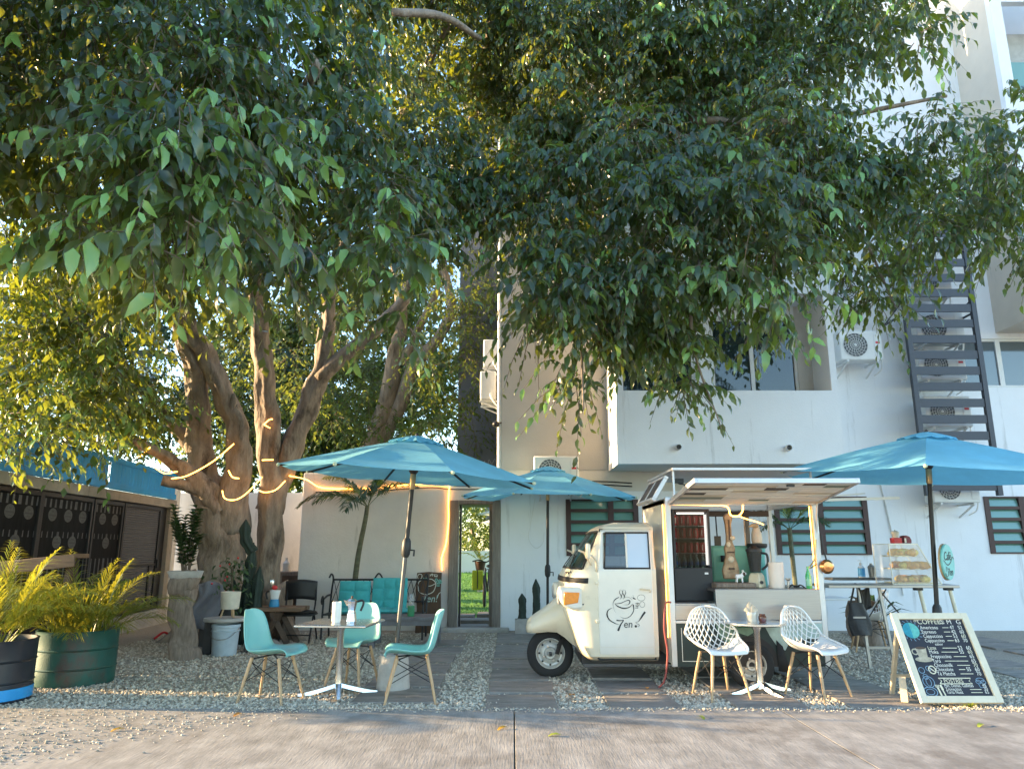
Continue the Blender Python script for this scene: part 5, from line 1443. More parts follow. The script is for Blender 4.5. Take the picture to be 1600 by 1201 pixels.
# lifted roof and its struts
part('roof_lid', MB().box(1.74, 3.30, 8.0, 9.5, 2.235, 2.265), alum, tr, bev=.004)
s_ = MB()
for x in (1.76, 3.26):
    for y in (8.06, 9.44):
        s_.bar((x, y, 1.94), (x, y, 2.235), .02)
part('roof_strut', s_, alum, tr)
fl = part('front_flap', MB().obox((1.62, 8.6, 2.05), (.30, .95, .025), (0, R(-58), 0)), black_plastic, tr, bev=.004)
fr = MB()
m_ = Euler((0, R(-58), 0)).to_matrix()
for c, d in (((.14, 0), (.03, .99)), ((-.14, 0), (.03, .99)), ((0, .48), (.25, .03)), ((0, -.48), (.25, .03)), ((0, 0), (.25, .02))):
    fr.obox(Vector((1.62, 8.6, 2.05)) + m_ @ Vector((c[0], c[1], 0)), (d[0], d[1], .045), (0, R(-58), 0))
part('flap_frame', fr, alum, fl, bev=.003)
cb = MB().tube(cat_rom([(1.80, 8.3, 2.2), (1.86, 8.28, 2.12), (1.93, 8.28, 2.10), (1.97, 8.3, 2.0), (1.9, 8.32, 1.95)], 5), .008, 6)
cb.box(1.80, 1.92, 8.26, 8.32, 2.12, 2.17)
part('power_cable', cb, black_plastic, tr)
# serving hatch propped up as an awning, patchwork of planks underneath
hin, tip = Vector((0, 8.0, 1.885)), Vector((0, 7.12, 2.04))
hv = (tip - hin)
hn = Vector((0, -hv.z, hv.y)).normalized()
if hn.z > 0:
    hn = -hn                                   # downwards
hp = lambda x, t, o=0: Vector((x, 0, 0)) + hin + hv * t + hn * o


def slab(mb, x0, x1, t0, t1, o0, o1, sh=.07):
    vs = [hp(x + sh * t, t, o) for o in (o0, o1) for x, t in ((x0, t0), (x1, t0), (x1, t1), (x0, t1))]
    mb.add(vs, [(0, 1, 2, 3), (7, 6, 5, 4)] + [(i, (i + 1) % 4, (i + 1) % 4 + 4, i + 4) for i in range(4)])
    return mb


haw = part('serving_hatch', slab(MB(), 1.69, 3.27, 0, 1, -.02, 0), alum, tr, smooth=False)
e = MB()
slab(e, 1.68, 1.71, -.005, 1.01, -.028, .022)
slab(e, 3.25, 3.28, -.005, 1.01, -.028, .022)
slab(e, 1.71, 3.25, .975, 1.01, -.027, .022)
slab(e, 1.71, 3.25, -.005, .03, -.027, .022)
part('hatch_frame', e, alum, haw, bev=.003)
pl_m = [M('plank_white_wash', (.80, .77, .68), .7, var=.15, scale=6, stretch=(.6, 5, 5)), M('plank_pale_grey', (.70, .71, .66), .7, var=.15, scale=6, stretch=(.6, 5, 5)), M('plank_tan', (.62, .55, .42), .7, var=.2, scale=6, stretch=(.6, 5, 5)),
        M('plank_sage', (.22, .26, .21), .7, var=.2, scale=6, stretch=(.6, 5, 5)), M('plank_dark', (.09, .08, .07), .7, var=.2, scale=6, stretch=(.6, 5, 5))]
rr = random.Random(3)
for k in range(9):
    t0, t1 = .035 + k * .104, .035 + k * .104 + .098
    x = 1.715
    while x < 3.245:
        w_ = min(rr.choice((.22, .3, .38, .46)), 3.245 - x)
        if 3.245 - x - w_ < .08:
            w_ = 3.245 - x
        part('plank', slab(MB(), x, x + w_ - .004, t0, t1, .001, .010 + rr.uniform(0, .005)), rr.choices(pl_m, (10, 6, 2.5, 1.4, .6))[0], haw, smooth=False)
        x += w_
part('hatch_latch', MB().obox(hp(2.7, .93, .03), (.07, .03, .02)), black_m, haw)
part('prop_arm', MB().bar(hp(3.26, .05, .02), (3.26, 8.04, 1.55), .014), alum, tr)
part('side_arm', MB().bar((3.28, 8.1, 1.92), (4.35, 8.35, 1.96), .02, .03).bar((3.28, 8.1, 1.945), (3.9, 8.2, 2.0), .015), alum, tr)
# warm light tube round the hatch opening
mb = MB()
mb.tube([(1.72, 8.02, 1.872), (2.0, 8.015, 1.868), (2.12, 8.02, 1.862)], .009, 6)
mb.tube(cat_rom([(2.12, 8.02, 1.862), (2.32, 8.05, 1.85), (2.36, 8.06, 1.76), (2.44, 8.06, 1.75), (2.49, 8.06, 1.80), (2.50, 8.06, 1.87)], 6), .008, 6)
mb.tube(cat_rom([(2.44, 8.06, 1.75), (2.56, 8.15, 1.72), (2.70, 8.3, 1.70), (2.82, 8.4, 1.67)], 5), .006, 6)
part('light_tube', mb, glow, tr)
part('light_tube', MB().tube([(3.212, 8.055, .99), (3.212, 8.055, 1.85)], .006, 6), glow, tr)
part('light_tube', MB().tube([(1.635, 8.09, .5), (1.635, 8.09, 1.87)], .005, 6), glow, tr)
part('air_hose', MB().tube(cat_rom([(1.66, 8.0, .86), (1.60, 7.98, .84), (1.575, 7.98, .6), (1.60, 7.99, .35), (1.56, 8.0, .1), (1.5, 8.02, .02)], 6), .010, 6), M('dull_red_hose', (.28, .06, .05), .6), tr)

# ------------------------------------------------------------------ what stands in the truck
fg = thing('display_fridge', 'black upright display fridge full of red cans at the left of the truck opening', 'fridge', (2.0, 8.5, .845))
FB = MB().box(1.79, 2.21, 8.36, 8.95, .85, 1.20)
FB.box(1.79, 1.82, 8.36, 8.95, 1.20, 1.84).box(2.18, 2.21, 8.36, 8.95, 1.20, 1.84).box(1.82, 2.18, 8.36, 8.95, 1.80, 1.84).box(1.82, 2.18, 8.92, 8.95, 1.20, 1.80)
part('cabinet', FB, black_plastic, fg, bev=.006)
part('liner', MB().box(1.822, 2.178, 8.90, 8.919, 1.21, 1.80), M('fridge_liner', (.75, .76, .76), .4), fg, smooth=False)
fl_m = M('fridge_lamp', (1, .97, .9), .4, emit=.9)
part('fridge_lamp', MB().box(2.155, 2.172, 8.37, 8.41, 1.23, 1.78), fl_m, fg, smooth=False)
part('fridge_lamp', MB().box(1.85, 2.15, 8.37, 8.40, 1.782, 1.798), fl_m, fg, smooth=False)
for z in (1.36, 1.52, 1.66):
    part('shelf', MB().box(1.823, 2.177, 8.44, 8.89, z - .008, z), alum, fg, smooth=False)
part('door_glass', MB().box(1.83, 2.17, 8.352, 8.356, 1.21, 1.79), glass_mat('fridge_glass', (.05, .05, .05), .03, .07), fg, smooth=False)
part('rating_plate', MB().box(2.12, 2.16, 8.354, 8.359, 1.13, 1.15), alum, fg, smooth=False)
can_top = M('can_aluminium', (.65, .65, .65), .3, .9)


def make_can(loc):
    t = thing('drink_can', 'red drink can behind the glass of the display fridge', 'can', loc, 0, 'red cans in the display fridge')
    part('can_body', MB().lathe([(.026, 0), (.033, .008), (.033, .103), (.027, .115)], 14), red_m, t, world=False)
    part('lid', MB().lathe([(.0, .116), (.027, .116), (.028, .113)], 14, caps=False), can_top, t, world=False)
    part('white_print', MB().add([(.0335 * math.sin(a), -.0335 * math.cos(a), z) for a in (-.5, -.2, .1) for z in (.025, .09)], [(0, 2, 3, 1)]), chalk, t, world=False, smooth=False)
    return t


ORD = ('first', 'second', 'third', 'fourth', 'fifth')
c0 = b0 = None
for z, shelf in ((1.66, 'top'), (1.52, 'second'), (1.36, 'third')):
    for k in range(5):
        loc, lab = (1.86 + k * .072, 8.49, z), f'{ORD[k]} red can from the left on the {shelf} shelf of the display fridge'
        if c0 is None:
            c0 = make_can(loc)
            c0['label'] = lab
        else:
            copy_tree(c0, None, loc, random.uniform(-.4, .4), lab)
for k in range(5):                             # bottles at the bottom
    loc, lab = (1.865 + k * .07, 8.5, 1.202), f'{ORD[k]} small clear bottle from the left at the bottom of the display fridge'
    if b0 is None:
        b0 = thing('water_bottle', lab, 'bottle', loc, 0, 'bottles in the display fridge')
        part('bottle_body', MB().lathe([(.026, 0), (.028, .01), (.028, .085), (.012, .115), (.012, .13)], 12), glass_mat('bottle_plastic', (.35, .55, .48), .1, .55), b0, world=False)
        part('bottle_label', MB().lathe([(.0285, .03), (.0285, .065)], 12, caps=False), M('blue_label', (.06, .16, .45), .5), b0, world=False)
        part('bottle_cap', MB().lathe([(.013, .128), (.013, .142)], 10), white_pl, b0, world=False)
    else:
        copy_tree(b0, None, loc, label=lab)

t = thing('espresso_machine', 'mint green rounded espresso machine at the back of the counter', 'coffee machine', (2.52, 8.82, .99))
part('machine_body', MB().box(2.28, 2.78, 8.68, 8.95, 1.02, 1.44), mint, t, bev=.05, seg=4)
part('drip_tray', MB().box(2.27, 2.80, 8.6, 8.95, .99, 1.03), black_plastic, t, bev=.005)
part('group_head', MB().lathe([(.035, 0), (.035, .07)], 14, (2.42, 8.64, 1.26)).bar((2.42, 8.64, 1.28), (2.40, 8.50, 1.26), .025), black_plastic, t)
t = thing('carved_ornament', 'tall carved wooden guitar-shaped ornament lit by the light tube', 'ornament', (2.42, 8.36, 1.05))
wd = M('carved_wood', (.34, .23, .13), .6, var=.45, scale=14, bump=.6, bscale=30)
gp = [(-.085, .03), (-.095, .12), (-.07, .20), (-.05, .27), (-.06, .36), (-.035, .42), (-.03, .50), (-.035, .62), (-.05, .70), (-.02, .745), (.03, .74), (.05, .69), (.03, .62), (.03, .50), (.035, .42), (.06, .36), (.05, .27), (.075, .20), (.09, .12), (.085, .03)]
part('carving', MB().prism([(2.42 + a, 1.05 + b) for a, b in gp], 8.36, 8.42), wd, t, bev=.014, seg=2)
for q in ((2.412, 2.428, 8.35, 8.36, 1.5, 1.72), (2.39, 2.45, 8.345, 8.36, 1.18, 1.20), (2.38, 2.46, 8.345, 8.36, 1.36, 1.375)):
    part('carved_strip', MB().box(*q), dark_wood, t)
for q, r_ in (((2.42, 8.355, 1.29), (.035, .015, .035)), ((2.40, 8.35, 1.45), (.025, .018, .03)), ((2.45, 8.35, 1.52), (.03, .02, .025))):
    part('carved_knob', MB().sphere(q, r_), frame_wood, t)
t = thing('cow_figurine', 'little white and brown animal figurine on the wooden tray', 'figurine', (2.47, 8.28, 1.05))
part('figurine_body', MB().tube(cat_rom([(2.435, 8.28, 1.115), (2.46, 8.28, 1.11), (2.50, 8.28, 1.115), (2.525, 8.28, 1.14), (2.55, 8.28, 1.135)], 4), [.018, .022, .024, .026, .026, .026, .026, .025, .024, .022, .022, .022, .02, .019, .017, .014, .012], 10).bar((2.45, 8.27, 1.11), (2.445, 8.27, 1.05), .014).bar((2.50, 8.27, 1.11), (2.505, 8.27, 1.05), .014).bar((2.45, 8.29, 1.11), (2.44, 8.29, 1.05), .014).bar((2.50, 8.29, 1.11), (2.51, 8.29, 1.05), .014).bar((2.525, 8.27, 1.15), (2.515, 8.26, 1.175), .01).bar((2.525, 8.29, 1.15), (2.515, 8.30, 1.175), .01), white_pl, t)
part('brown_patch', MB().sphere((2.525, 8.262, 1.135), (.015, .012, .02)), dark_wood, t)
single('wooden_tray', MB().box(2.19, 2.62, 8.18, 8.5, .99, 1.045).box(2.2, 2.61, 8.165, 8.179, 1.0, 1.04), old_wood, 'shallow wooden crate tray under the ornament on the counter', 'tray', bev=.006)
t = thing('blender', 'countertop blender with a clear jug and cream base', 'blender', (2.67, 8.3, .99))
part('base', MB().lathe([(.10, 0), (.105, .02), (.09, .12), (.07, .16), (0, .16)], 4, (2.67, 8.3, .99), fl=None), M('cream_plastic', (.55, .50, .36), .4), t, bev=.015)
part('jug', MB().lathe([(.055, .165), (.06, .18), (.082, .38), (.085, .39), (.078, .38), (.052, .18)], 20, (2.66, 8.3, .99), caps=False), glass_mat('smoked_jug', (.05, .06, .06), .1, .5), t)
part('lid', MB().lathe([(.088, .385), (.088, .41), (.05, .425), (.03, .445), (0, .445)], 20, (2.66, 8.3, .99)), black_plastic, t)
part('jug_handle', MB().tube(cat_rom([(2.735, 8.28, 1.36), (2.79, 8.27, 1.34), (2.79, 8.27, 1.24), (2.73, 8.28, 1.18)], 5), .013, 8), black_plastic, t)
part('control_knob', MB().lathe([(.018, -.02), (.018, 0)], 12, (2.69, 8.215, 1.05), 'y'), black_plastic, t)
t = thing('coffee_grinder', 'teal coffee grinder standing behind the blender', 'grinder', (2.80, 8.62, .99))
part('grinder_body', MB().lathe([(.085, 0), (.09, .02), (.08, .30), (.09, .40), (.09, .42)], 20, (2.80, 8.62, .99)), M('teal_enamel', (.06, .36, .36), .35), t)
part('hopper', MB().lathe([(.10, .42), (.115, .44), (.115, .47), (.0, .48)], 20, (2.80, 8.62, .99)), black_plastic, t)
t = thing('bird_ornament', 'cream bird-shaped ornament with a broad beak on the coffee grinder', 'ornament', (2.80, 8.6, 1.465))
part('bird_body', MB().lathe([(.055, 0), (.062, .03), (.058, .10), (.042, .15), (.036, .185), (.025, .21), (0, .22)], 18, (2.80, 8.6, 1.467)), M('cream_ceramic', (.60, .50, .38), .4), t)
part('beak', MB().tube([(2.80, 8.58, 1.66), (2.75, 8.56, 1.665), (2.70, 8.55, 1.65)], [.03, .022, .006], 10), M('ochre_ceramic', (.50, .34, .18), .4), t)
single('paper_roll', MB().lathe([(.018, .27), (.018, 0), (.078, 0), (.08, .005), (.08, .265), (.078, .27), (.018, .27)], 28, (2.87, 8.25, .991), caps=False), M('paper_towel', (.74, .66, .58), .95, var=.04, bump=.3, bscale=120), 'standing roll of paper towel on the steel counter', 'paper roll')
t = thing('gas_burner', 'low black wire gas burner on the steel counter', 'burner', (3.06, 8.2, .99))
g = MB()
for a in np.linspace(0, 2 * PI, 5)[:-1]:
    g.tube(cat_rom([(3.06, 8.2, 1.0), (3.06 + .06 * math.cos(a + .5), 8.2 + .06 * math.sin(a + .5), 1.025), (3.06 + .12 * math.cos(a + .5), 8.2 + .12 * math.sin(a + .5), .995)], 4), .006, 6)
part('legs', g, black_m, t)
part('burner_head', MB().lathe([(.03, 1.0), (.035, 1.02), (0, 1.022)], 14, (3.06, 8.2, 0)), black_m, t)
part('valve', MB().lathe([(.014, .99), (.014, 1.07), (.028, 1.085), (.028, 1.095), (0, 1.096)], 12, (2.975, 8.2, 0)), steel, t)
t = thing('green_bottle', 'slim green bottle beside the right post of the truck', 'bottle', (3.165, 8.12, .99))
part('bottle_body', MB().lathe([(.028, 0), (.03, .01), (.03, .13), (.012, .19), (.012, .23), (0, .23)], 16, (3.165, 8.12, .991)), glass_mat('green_bottle_glass', (.04, .42, .12), .08, .75), t)
part('bottle_label', MB().lathe([(.0306, .03), (.0306, .10)], 16, (3.165, 8.12, .991), caps=False), mint, t)
t = thing('copper_ladle', 'round copper pan hanging on the right post of the truck', 'pan', (3.315, 8.02, 1.3))
part('pan', MB().lathe([(0, -.035), (.05, -.03), (.075, 0), (.07, -.002), (.045, -.025), (0, -.03)], 22, (3.325, 8.0, 1.22), 'y', caps=False), M('copper', (.65, .30, .12), .25, 1), t)
part('handle', MB().tube(cat_rom([(3.325, 8.0, 1.29), (3.30, 8.0, 1.42), (3.30, 8.01, 1.55)], 5), .009, 8), black_m, t)
part('hook', MB().tube(cat_rom([(3.24, 8.015, 1.5), (3.20, 8.0, 1.3), (3.14, 8.0, 1.22), (3.16, 8.0, 1.21), (3.22, 8.01, 1.25)], 5), .007, 6), M('brass', (.6, .42, .15), .3, 1), t)
t = thing('spatula', 'dark spatula hanging from the rail inside the truck', 'spatula', (2.555, 9.36, 1.8))
part('handle', MB().bar((2.55, 9.36, 1.80), (2.555, 9.36, 1.56), .014), black_m, t)
part('blade', MB().box(2.515, 2.60, 9.35, 9.36, 1.41, 1.56), M('dark_bronze', (.10, .075, .05), .5, .5), t, bev=.008)
# ------------------------------------------------------------------ parasols
def make_parasol(label, loc, rot, n, Rr, zr, za, a0, pole_r=.022, crank=1.4, low=None, ybase=True):
    t = thing('parasol', label, 'parasol', loc, group='blue parasols over the yard', rot=rot)
    k = dict(world=False)
    mb = MB()
    seg = 6
    for i in range(n):
        b0, b1 = a0 + 2 * PI * i / n, a0 + 2 * PI * (i + 1) / n

        def f(u, v, b0=b0, b1=b1):
            r = .10 + (Rr - .10) * v
            p = Vector((math.cos(b0), math.sin(b0))).lerp(Vector((math.cos(b1), math.sin(b1))), u) * r
            h = za - (za - zr) * (v ** 1.12) - .035 * math.sin(PI * u) * v * (1 - .3 * v) + .010 * math.sin(9 * v + i) * math.sin(PI * u)
            return (p.x, p.y, h)
        mb.grid(f, seg, 9)
    part('canopy', mb, umb_cloth, t, ang=24, **k)
    v_ = MB()

    def f(u, v):
        b = a0 + 2 * PI * u
        r = .03 + (.30 - .03) * v
        return (math.cos(b) * r, math.sin(b) * r, za + .055 - .06 * v ** 1.3 - .10 * v * (za - zr) / Rr + .012 * math.sin(b * n * 2) * v)
    v_.grid(f, n * 6, 4, True)
    part('vent_cap', v_, umb_cloth, t, **k)
    part('finial', MB().lathe([(.02, za + .03), (.022, za + .07), (0, za + .09)], 12), black_m, t, **k)
    part('pole', MB().lathe([(pole_r, .05), (pole_r, za + .03)], 16), low or black_m, t, **k)
    part('upper_pole', MB().lathe([(pole_r + .002, crank), (pole_r + .002, za - .28)], 16), black_m, t, **k)
    part('collar', MB().lathe([(pole_r + .006, za - .52), (pole_r + .010, za - .50), (pole_r + .010, za - .36), (pole_r + .006, za - .34)], 16), M('bronze_collar', (.42, .30, .16), .3, .8), t, **k)
    part('hub', MB().lathe([(.03, za - .36), (.05, za - .33), (.05, za - .28), (.03, za - .26)], 16), black_m, t, **k)
    c = part('crank_box', MB().lathe([(.03, crank - .10), (.045, crank - .07), (.05, crank), (.045, crank + .07), (.03, crank + .1)], 14), black_plastic, t, **k)
    part('crank_handle', MB().tube([(.04, -.01, crank - .02), (.09, -.02, crank - .02), (.09, -.02, crank - .08)], .010, 6), black_plastic, c, **k)
    for i in range(n):
        b = a0 + 2 * PI * i / n
        e = Vector((math.cos(b), math.sin(b), 0))
        rb = MB().bar(e * .05 + Vector((0, 0, za - .035)), e * (Rr - .02) + Vector((0, 0, zr - .014)), .016, .02)
        o = part('rib', rb, black_m, t, **k)
        m = e * Rr * .52 + Vector((0, 0, za - (za - zr) * .52 - .03))
        part('strut', MB().bar(e * .045 + Vector((0, 0, za - .31)), m, .014, .018), black_m, o, **k)
        part('rib_tip', MB().sphere(tuple(e * (Rr - .005) + Vector((0, 0, zr - .008))), .020, 8, 6), M('pale_tip', (.42, .5, .35), .5), o, **k)
    return t


p1 = make_parasol('blue parasol leaning over the three turquoise chairs, its pole in a white concrete drum', (-1.22, 8.0, 0), (R(2), R(4.2), 0), 8, 1.40, 2.17, 2.55, R(22.5), crank=1.42, low=M('dull_grey_pole', (.12, .12, .12), .4, .7))
p2 = make_parasol('smallest and farthest blue parasol, standing between the doorway and the truck', (.58, 12.6, 0), (R(1.5), R(.6), 0), 8, 1.52, 2.25, 2.72, R(22.5), crank=1.05)
p3 = make_parasol('bright blue parasol over the menu board, at the right edge', (4.55, 8.3, 0), (R(2.5), R(2.2), 0), 6, 1.64, 2.19, 2.63, R(0), crank=.72, low=M('black_gloss_pole', (.02, .02, .02), .25))
part('concrete_drum', MB().lathe([(.165, 0), (.17, .02), (.15, .30), (.145, .34), (.03, .345)], 28, (-1.215, 8.0, 0), fl=lambda i, j, a, h: 1 + .015 * math.sin(3 * a)), pot_conc, p1)
part('base_plate', MB().lathe([(.24, 0), (.24, .05), (.05, .09), (.04, .25), (.03, .25)], 24, (4.55, 8.3, 0)), black_m, p3)
part('base_plate', MB().lathe([(.2, 0), (.2, .05), (.04, .08), (.035, .25), (.03, .25)], 20, (.58, 12.6, 0)), black_m, p2)


# ------------------------------------------------------------------ moulded shell chairs
SH = [(.235, .425, .185), (.215, .447, .21), (.12, .443, .23), (0, .428, .238), (-.11, .425, .238), (-.175, .445, .236), (-.215, .50, .232), (-.24, .58, .222), (-.262, .67, .205), (-.285, .755, .175), (-.302, .81, .12), (-.308, .828, .05)]
SHC = np.array(cat_rom(SH, 3))


def shell_pt(u, v, wide=1.0, wrap=1.0):
    """u along the profile (front lip 0 .. top of back 1), v across -1..1; the chair faces +x"""
    f = u * (len(SHC) - 1)
    i = min(len(SHC) - 2, int(f))
    p = SHC[i] + (SHC[i + 1] - SHC[i]) * (f - i)
    q = SHC[min(i + 1, len(SHC) - 1)] - SHC[max(i, 0)]
    tn = Vector((q[0], 0, q[1])).normalized()
    nn = Vector((-tn.z, 0, tn.x)) * -1         # towards the sitter
    if nn.z < -.2 or (u > .6 and nn.x < 0):
        nn = -nn
    lift = wrap * (.055 * abs(v) ** 2.4) * (1 if u > .12 else u / .12) * (1 if u < .85 else (1 - u) / .15 * .8 + .2)
    return (p[0] + nn.x * lift, p[2] * wide * v * (1 - .03 * abs(v)), p[1] + nn.z * lift)


def chair_legs(t, k, wood, h=.42, dx=.13, dy=.12):
    tops = [(dx, dy), (dx, -dy), (-dx - .02, dy), (-dx - .02, -dy)]
    feet = [(.235, .20), (.235, -.20), (-.235, .19), (-.235, -.19)]
    for (a, b), (c, d) in zip(tops, feet):
        part('leg', MB().tube([(a, b, h - .02), (a + (c - a) * .5, b + (d - b) * .5, h * .5), (c, d, 0)], [.0165, .0150, .0105], 10), wood, t, **k)
    w = MB()
    pt = lambda i, s: Vector((*tops[i], h - .03)).lerp(Vector((*feet[i], 0)), s)
    for i, j in ((0, 1), (2, 3), (0, 2), (1, 3)):
        w.tube([pt(i, .06), pt(j, .52)], .0042, 5)
        w.tube([pt(j, .06), pt(i, .52)], .0042, 5)
    for i in range(4):
        w.tube([pt(i, 0), (0, 0, h)], .007, 5)
    part('wire_brace', w, black_m, t, **k)


def make_shell_chair(label, loc, rz):
    t = thing('shell_chair', label, 'chair', loc, rz, 'turquoise chairs at the square table')
    k = dict(world=False)
    part('seat_shell', MB().grid(lambda u, v: shell_pt(u, 2 * v - 1), 36, 14), turq, t, solid=.008, ang=180, **k)
    chair_legs(t, k, pale_wood)
    return t


c1 = make_shell_chair('turquoise shell chair at the left of the square table, facing right', (-2.28, 7.43, 0), R(-14))
copy_tree(c1, None, (-1.66, 8.12, 0), R(-105), 'turquoise shell chair behind the square table, facing the pavement')
copy_tree(c1, None, (-.96, 7.40, 0), R(188), 'turquoise shell chair right of the square table, back to the door side')


def lat_pt(u, v):
    """open-weave tub shell: v -1..1 across; wide at the arms"""
    f = u * (len(SHC) - 1)
    wide = 1.0 + .22 * math.exp(-((u - .50) / .22) ** 2)
    x, y, z = shell_pt(u, v, wide, 0)
    arm = abs(v) ** 2.2 * .13 * math.exp(-((u - .42) / .25) ** 2)
    fw = abs(v) ** 2.2 * .07 * (1 if u > .55 else max(0, (u - .3) / .25))
    return Vector((x + fw, y, z + arm))


def make_lattice_chair(label, loc, rz, mat, group='white lattice chairs'):
    t = thing('lattice_chair', label, 'chair', loc, rz, group)
    k = dict(world=False)
    us = .40
    part('seat', MB().grid(lambda u, v: lat_pt(u * us, (2 * v - 1) * .97), 14, 14), mat, t, solid=.010, ang=180, **k)
    mb = MB()
    # rim all round
    rim = [lat_pt(q, 1) for q in np.linspace(0, 1, 26)] + [lat_pt(1, q) for q in np.linspace(.8, -.8, 7)] + [lat_pt(q, -1) for q in np.linspace(1, 0, 26)] + [lat_pt(0, q) for q in np.linspace(-.8, 1, 8)]
    part('rim', MB().tube([tuple(p) for p in rim], .011, 8, caps=False), mat, t, ang=180, **k)
    nb = 9
    for s in (-1, 1):
        for i in range(-nb, nb + 1):
            pts = []
            for q in np.linspace(us - .06, 1, 26):
                v = s * (2.0 * i / nb + (q - us) * 2.0)
                if -1 <= v <= 1:
                    pts.append(tuple(lat_pt(q, v)))
            if len(pts) > 2:
                mb.tube(pts, .0058, 5)
    part('lattice_back', mb, mat, t, ang=180, **k)
    chair_legs(t, k, pale_wood, .43)
    return t


lat_w = M('white_lattice_plastic', (.76, .74, .70), .45, var=.04)
l1 = make_lattice_chair('white lattice chair at the left of the round table, in front of the truck', (2.02, 7.60, 0), R(-80), lat_w)
copy_tree(l1, None, (2.96, 7.60, 0), R(-60), 'white lattice chair at the right of the round table, in front of the truck')
copy_tree(l1, None, (5.05, 10.9, 0), R(165), 'white lattice chair farther back, half behind the steel serving table')
l4 = make_lattice_chair('pale turquoise lattice chair behind the right end of the truck', (3.75, 10.6, 0), R(0), M('pale_turquoise_plastic', (.32, .52, .50), .45), 'lattice chair at the back table')


# ------------------------------------------------------------------ tables
def star_base(t, c, h, arm=.36, a0=.3, w=.06):
    for i in range(4):
        a = a0 + i * PI / 2
        e = Vector((math.cos(a), math.sin(a), 0))
        s = Vector((-e.y, e.x, 0))
        vs, K = [], 6
        for q in range(K + 1):
            u = q / K
            ww = w * (1 - .45 * u) / 2
            zt = .085 * (1 - u) ** 1.3 + .032
            p = Vector(c) + e * (.02 + arm * u)
            vs += [p + s * ww * 1.25 + Vector((0, 0, max(.012, zt - .035))), p + s * ww + Vector((0, 0, zt)), p - s * ww + Vector((0, 0, zt)), p - s * ww * 1.25 + Vector((0, 0, max(.012, zt - .035)))]
        fs = [tuple(range(4)), tuple(range(4 * K + 3, 4 * K - 1, -1))]
        for q in range(K):
            for j in range(4):
                fs.append((4 * q + j, 4 * q + (j + 1) % 4, 4 * q + 4 + (j + 1) % 4, 4 * q + 4 + j))
        f = part('foot', MB().add(vs, fs), chrome, t)
        part('foot_glide', MB().lathe([(.02, 0), (.02, .02)], 10, tuple(Vector(c) + e * (arm - .01))), black_plastic, f)
    part('column', MB().lathe([(.045, .05), (.036, .12), (.034, h - .06), (.05, h - .03), (.05, h)], 20, c), chrome, t)


t = thing('square_table', 'square steel-topped bistro table between the turquoise chairs', 'table', (-1.71, 7.72, 0))
sq = lambda a, s=.35: [(-1.71 + s * math.cos(a + q) * 1.414, 7.72 + s * math.sin(a + q) * 1.414) for q in (PI / 4, 3 * PI / 4, 5 * PI / 4, 7 * PI / 4)]
part('table_top', MB().prism(sq(R(-6)), .665, .69, 'xy'), M('swirled_steel_top', (.60, .60, .60), .25, 1, var=.18, scale=35), t, bev=.006)
part('table_rim', MB().prism(sq(R(-6), .352), .668, .686, 'xy'), chrome, t, bev=.004)
star_base(t, (-1.71, 7.72, 0), .665, .36, R(14))
t = thing('round_table', 'small round steel bistro table between the white lattice chairs', 'table', (2.47, 7.80, 0))
part('table_top', MB().lathe([(0, .655), (.28, .655), (.30, .665), (.30, .68), (.285, .685), (0, .686)], 40, (2.47, 7.80, 0)), chrome, t)
star_base(t, (2.47, 7.80, 0), .655, .33, R(20))
t = thing('patterned_tumbler', 'white speckled tumbler on the square steel table', 'cup', (-1.72, 7.60, .69))
part('tumbler', MB().lathe([(.038, 0), (.045, .02), (.045, .19), (.042, .20), (.040, .195), (.04, .02)], 20, (-1.74, 7.62, .691), caps=False), M('speckled_ceramic', (.70, .69, .64), .4, var=.05, spots=((.05, .07, .12), 38, .62, (1, 1, .8))), t)
t = thing('moka_pot', 'octagonal aluminium moka pot with black handle on the square table', 'coffee pot', (-1.60, 7.66, .69))
part('boiler', MB().lathe([(.052, 0), (.054, .01), (.044, .085), (.040, .10)], 8, (-1.60, 7.66, .691)), chrome, t, smooth=False)
part('pot', MB().lathe([(.038, .10), (.036, .115), (.054, .20), (.056, .205)], 8, (-1.60, 7.66, .691)), chrome, t, smooth=False)
part('lid', MB().lathe([(.056, .205), (.03, .225), (.008, .23)], 8, (-1.60, 7.66, .691)), chrome, t, smooth=False)
part('spout', MB().add([(-1.645, 7.64, .89), (-1.645, 7.68, .89), (-1.685, 7.66, .905), (-1.648, 7.66, .84)], [(0, 1, 2), (0, 2, 3), (1, 3, 2)]), chrome, t)
part('handle', MB().tube(cat_rom([(-1.545, 7.66, .89), (-1.50, 7.66, .90), (-1.485, 7.66, .87), (-1.51, 7.66, .80)], 5), .011, 8), black_plastic, t)
part('knob', MB().lathe([(.01, .228), (.012, .25), (0, .255)], 10, (-1.60, 7.66, .691)), dark_wood, t)
t = thing('napkin_holder', 'glass of folded napkins on the small round table', 'napkin holder', (2.42, 7.76, .686))
part('glass', MB().lathe([(.045, 0), (.05, .01), (.052, .09), (.05, .095), (.047, .09), (.045, .012)], 20, (2.42, 7.76, .687), caps=False), glass_mat('ribbed_glass', (.6, .58, .5), .15, .55), t)
nm = M('paper_napkin', (.62, .50, .36), .9)
for i, (a, h_) in enumerate(((-.2, .20), (.15, .17), (.4, .14), (-.5, .15))):
    part('napkin', MB().add([(2.40 + i * .012, 7.76 - .01 * i, .70), (2.44 + i * .01, 7.76, .70), (2.45 + a * .09, 7.76, .69 + h_ * .8), (2.42 + a * .1, 7.75, .69 + h_), (2.39 + a * .1, 7.75, .69 + h_ * .75)], [(0, 1, 2, 3, 4)]), nm, t, solid=.004)
t = thing('sugar_jar', 'small dark jar beside the napkins on the round table', 'jar', (2.52, 7.74, .686))
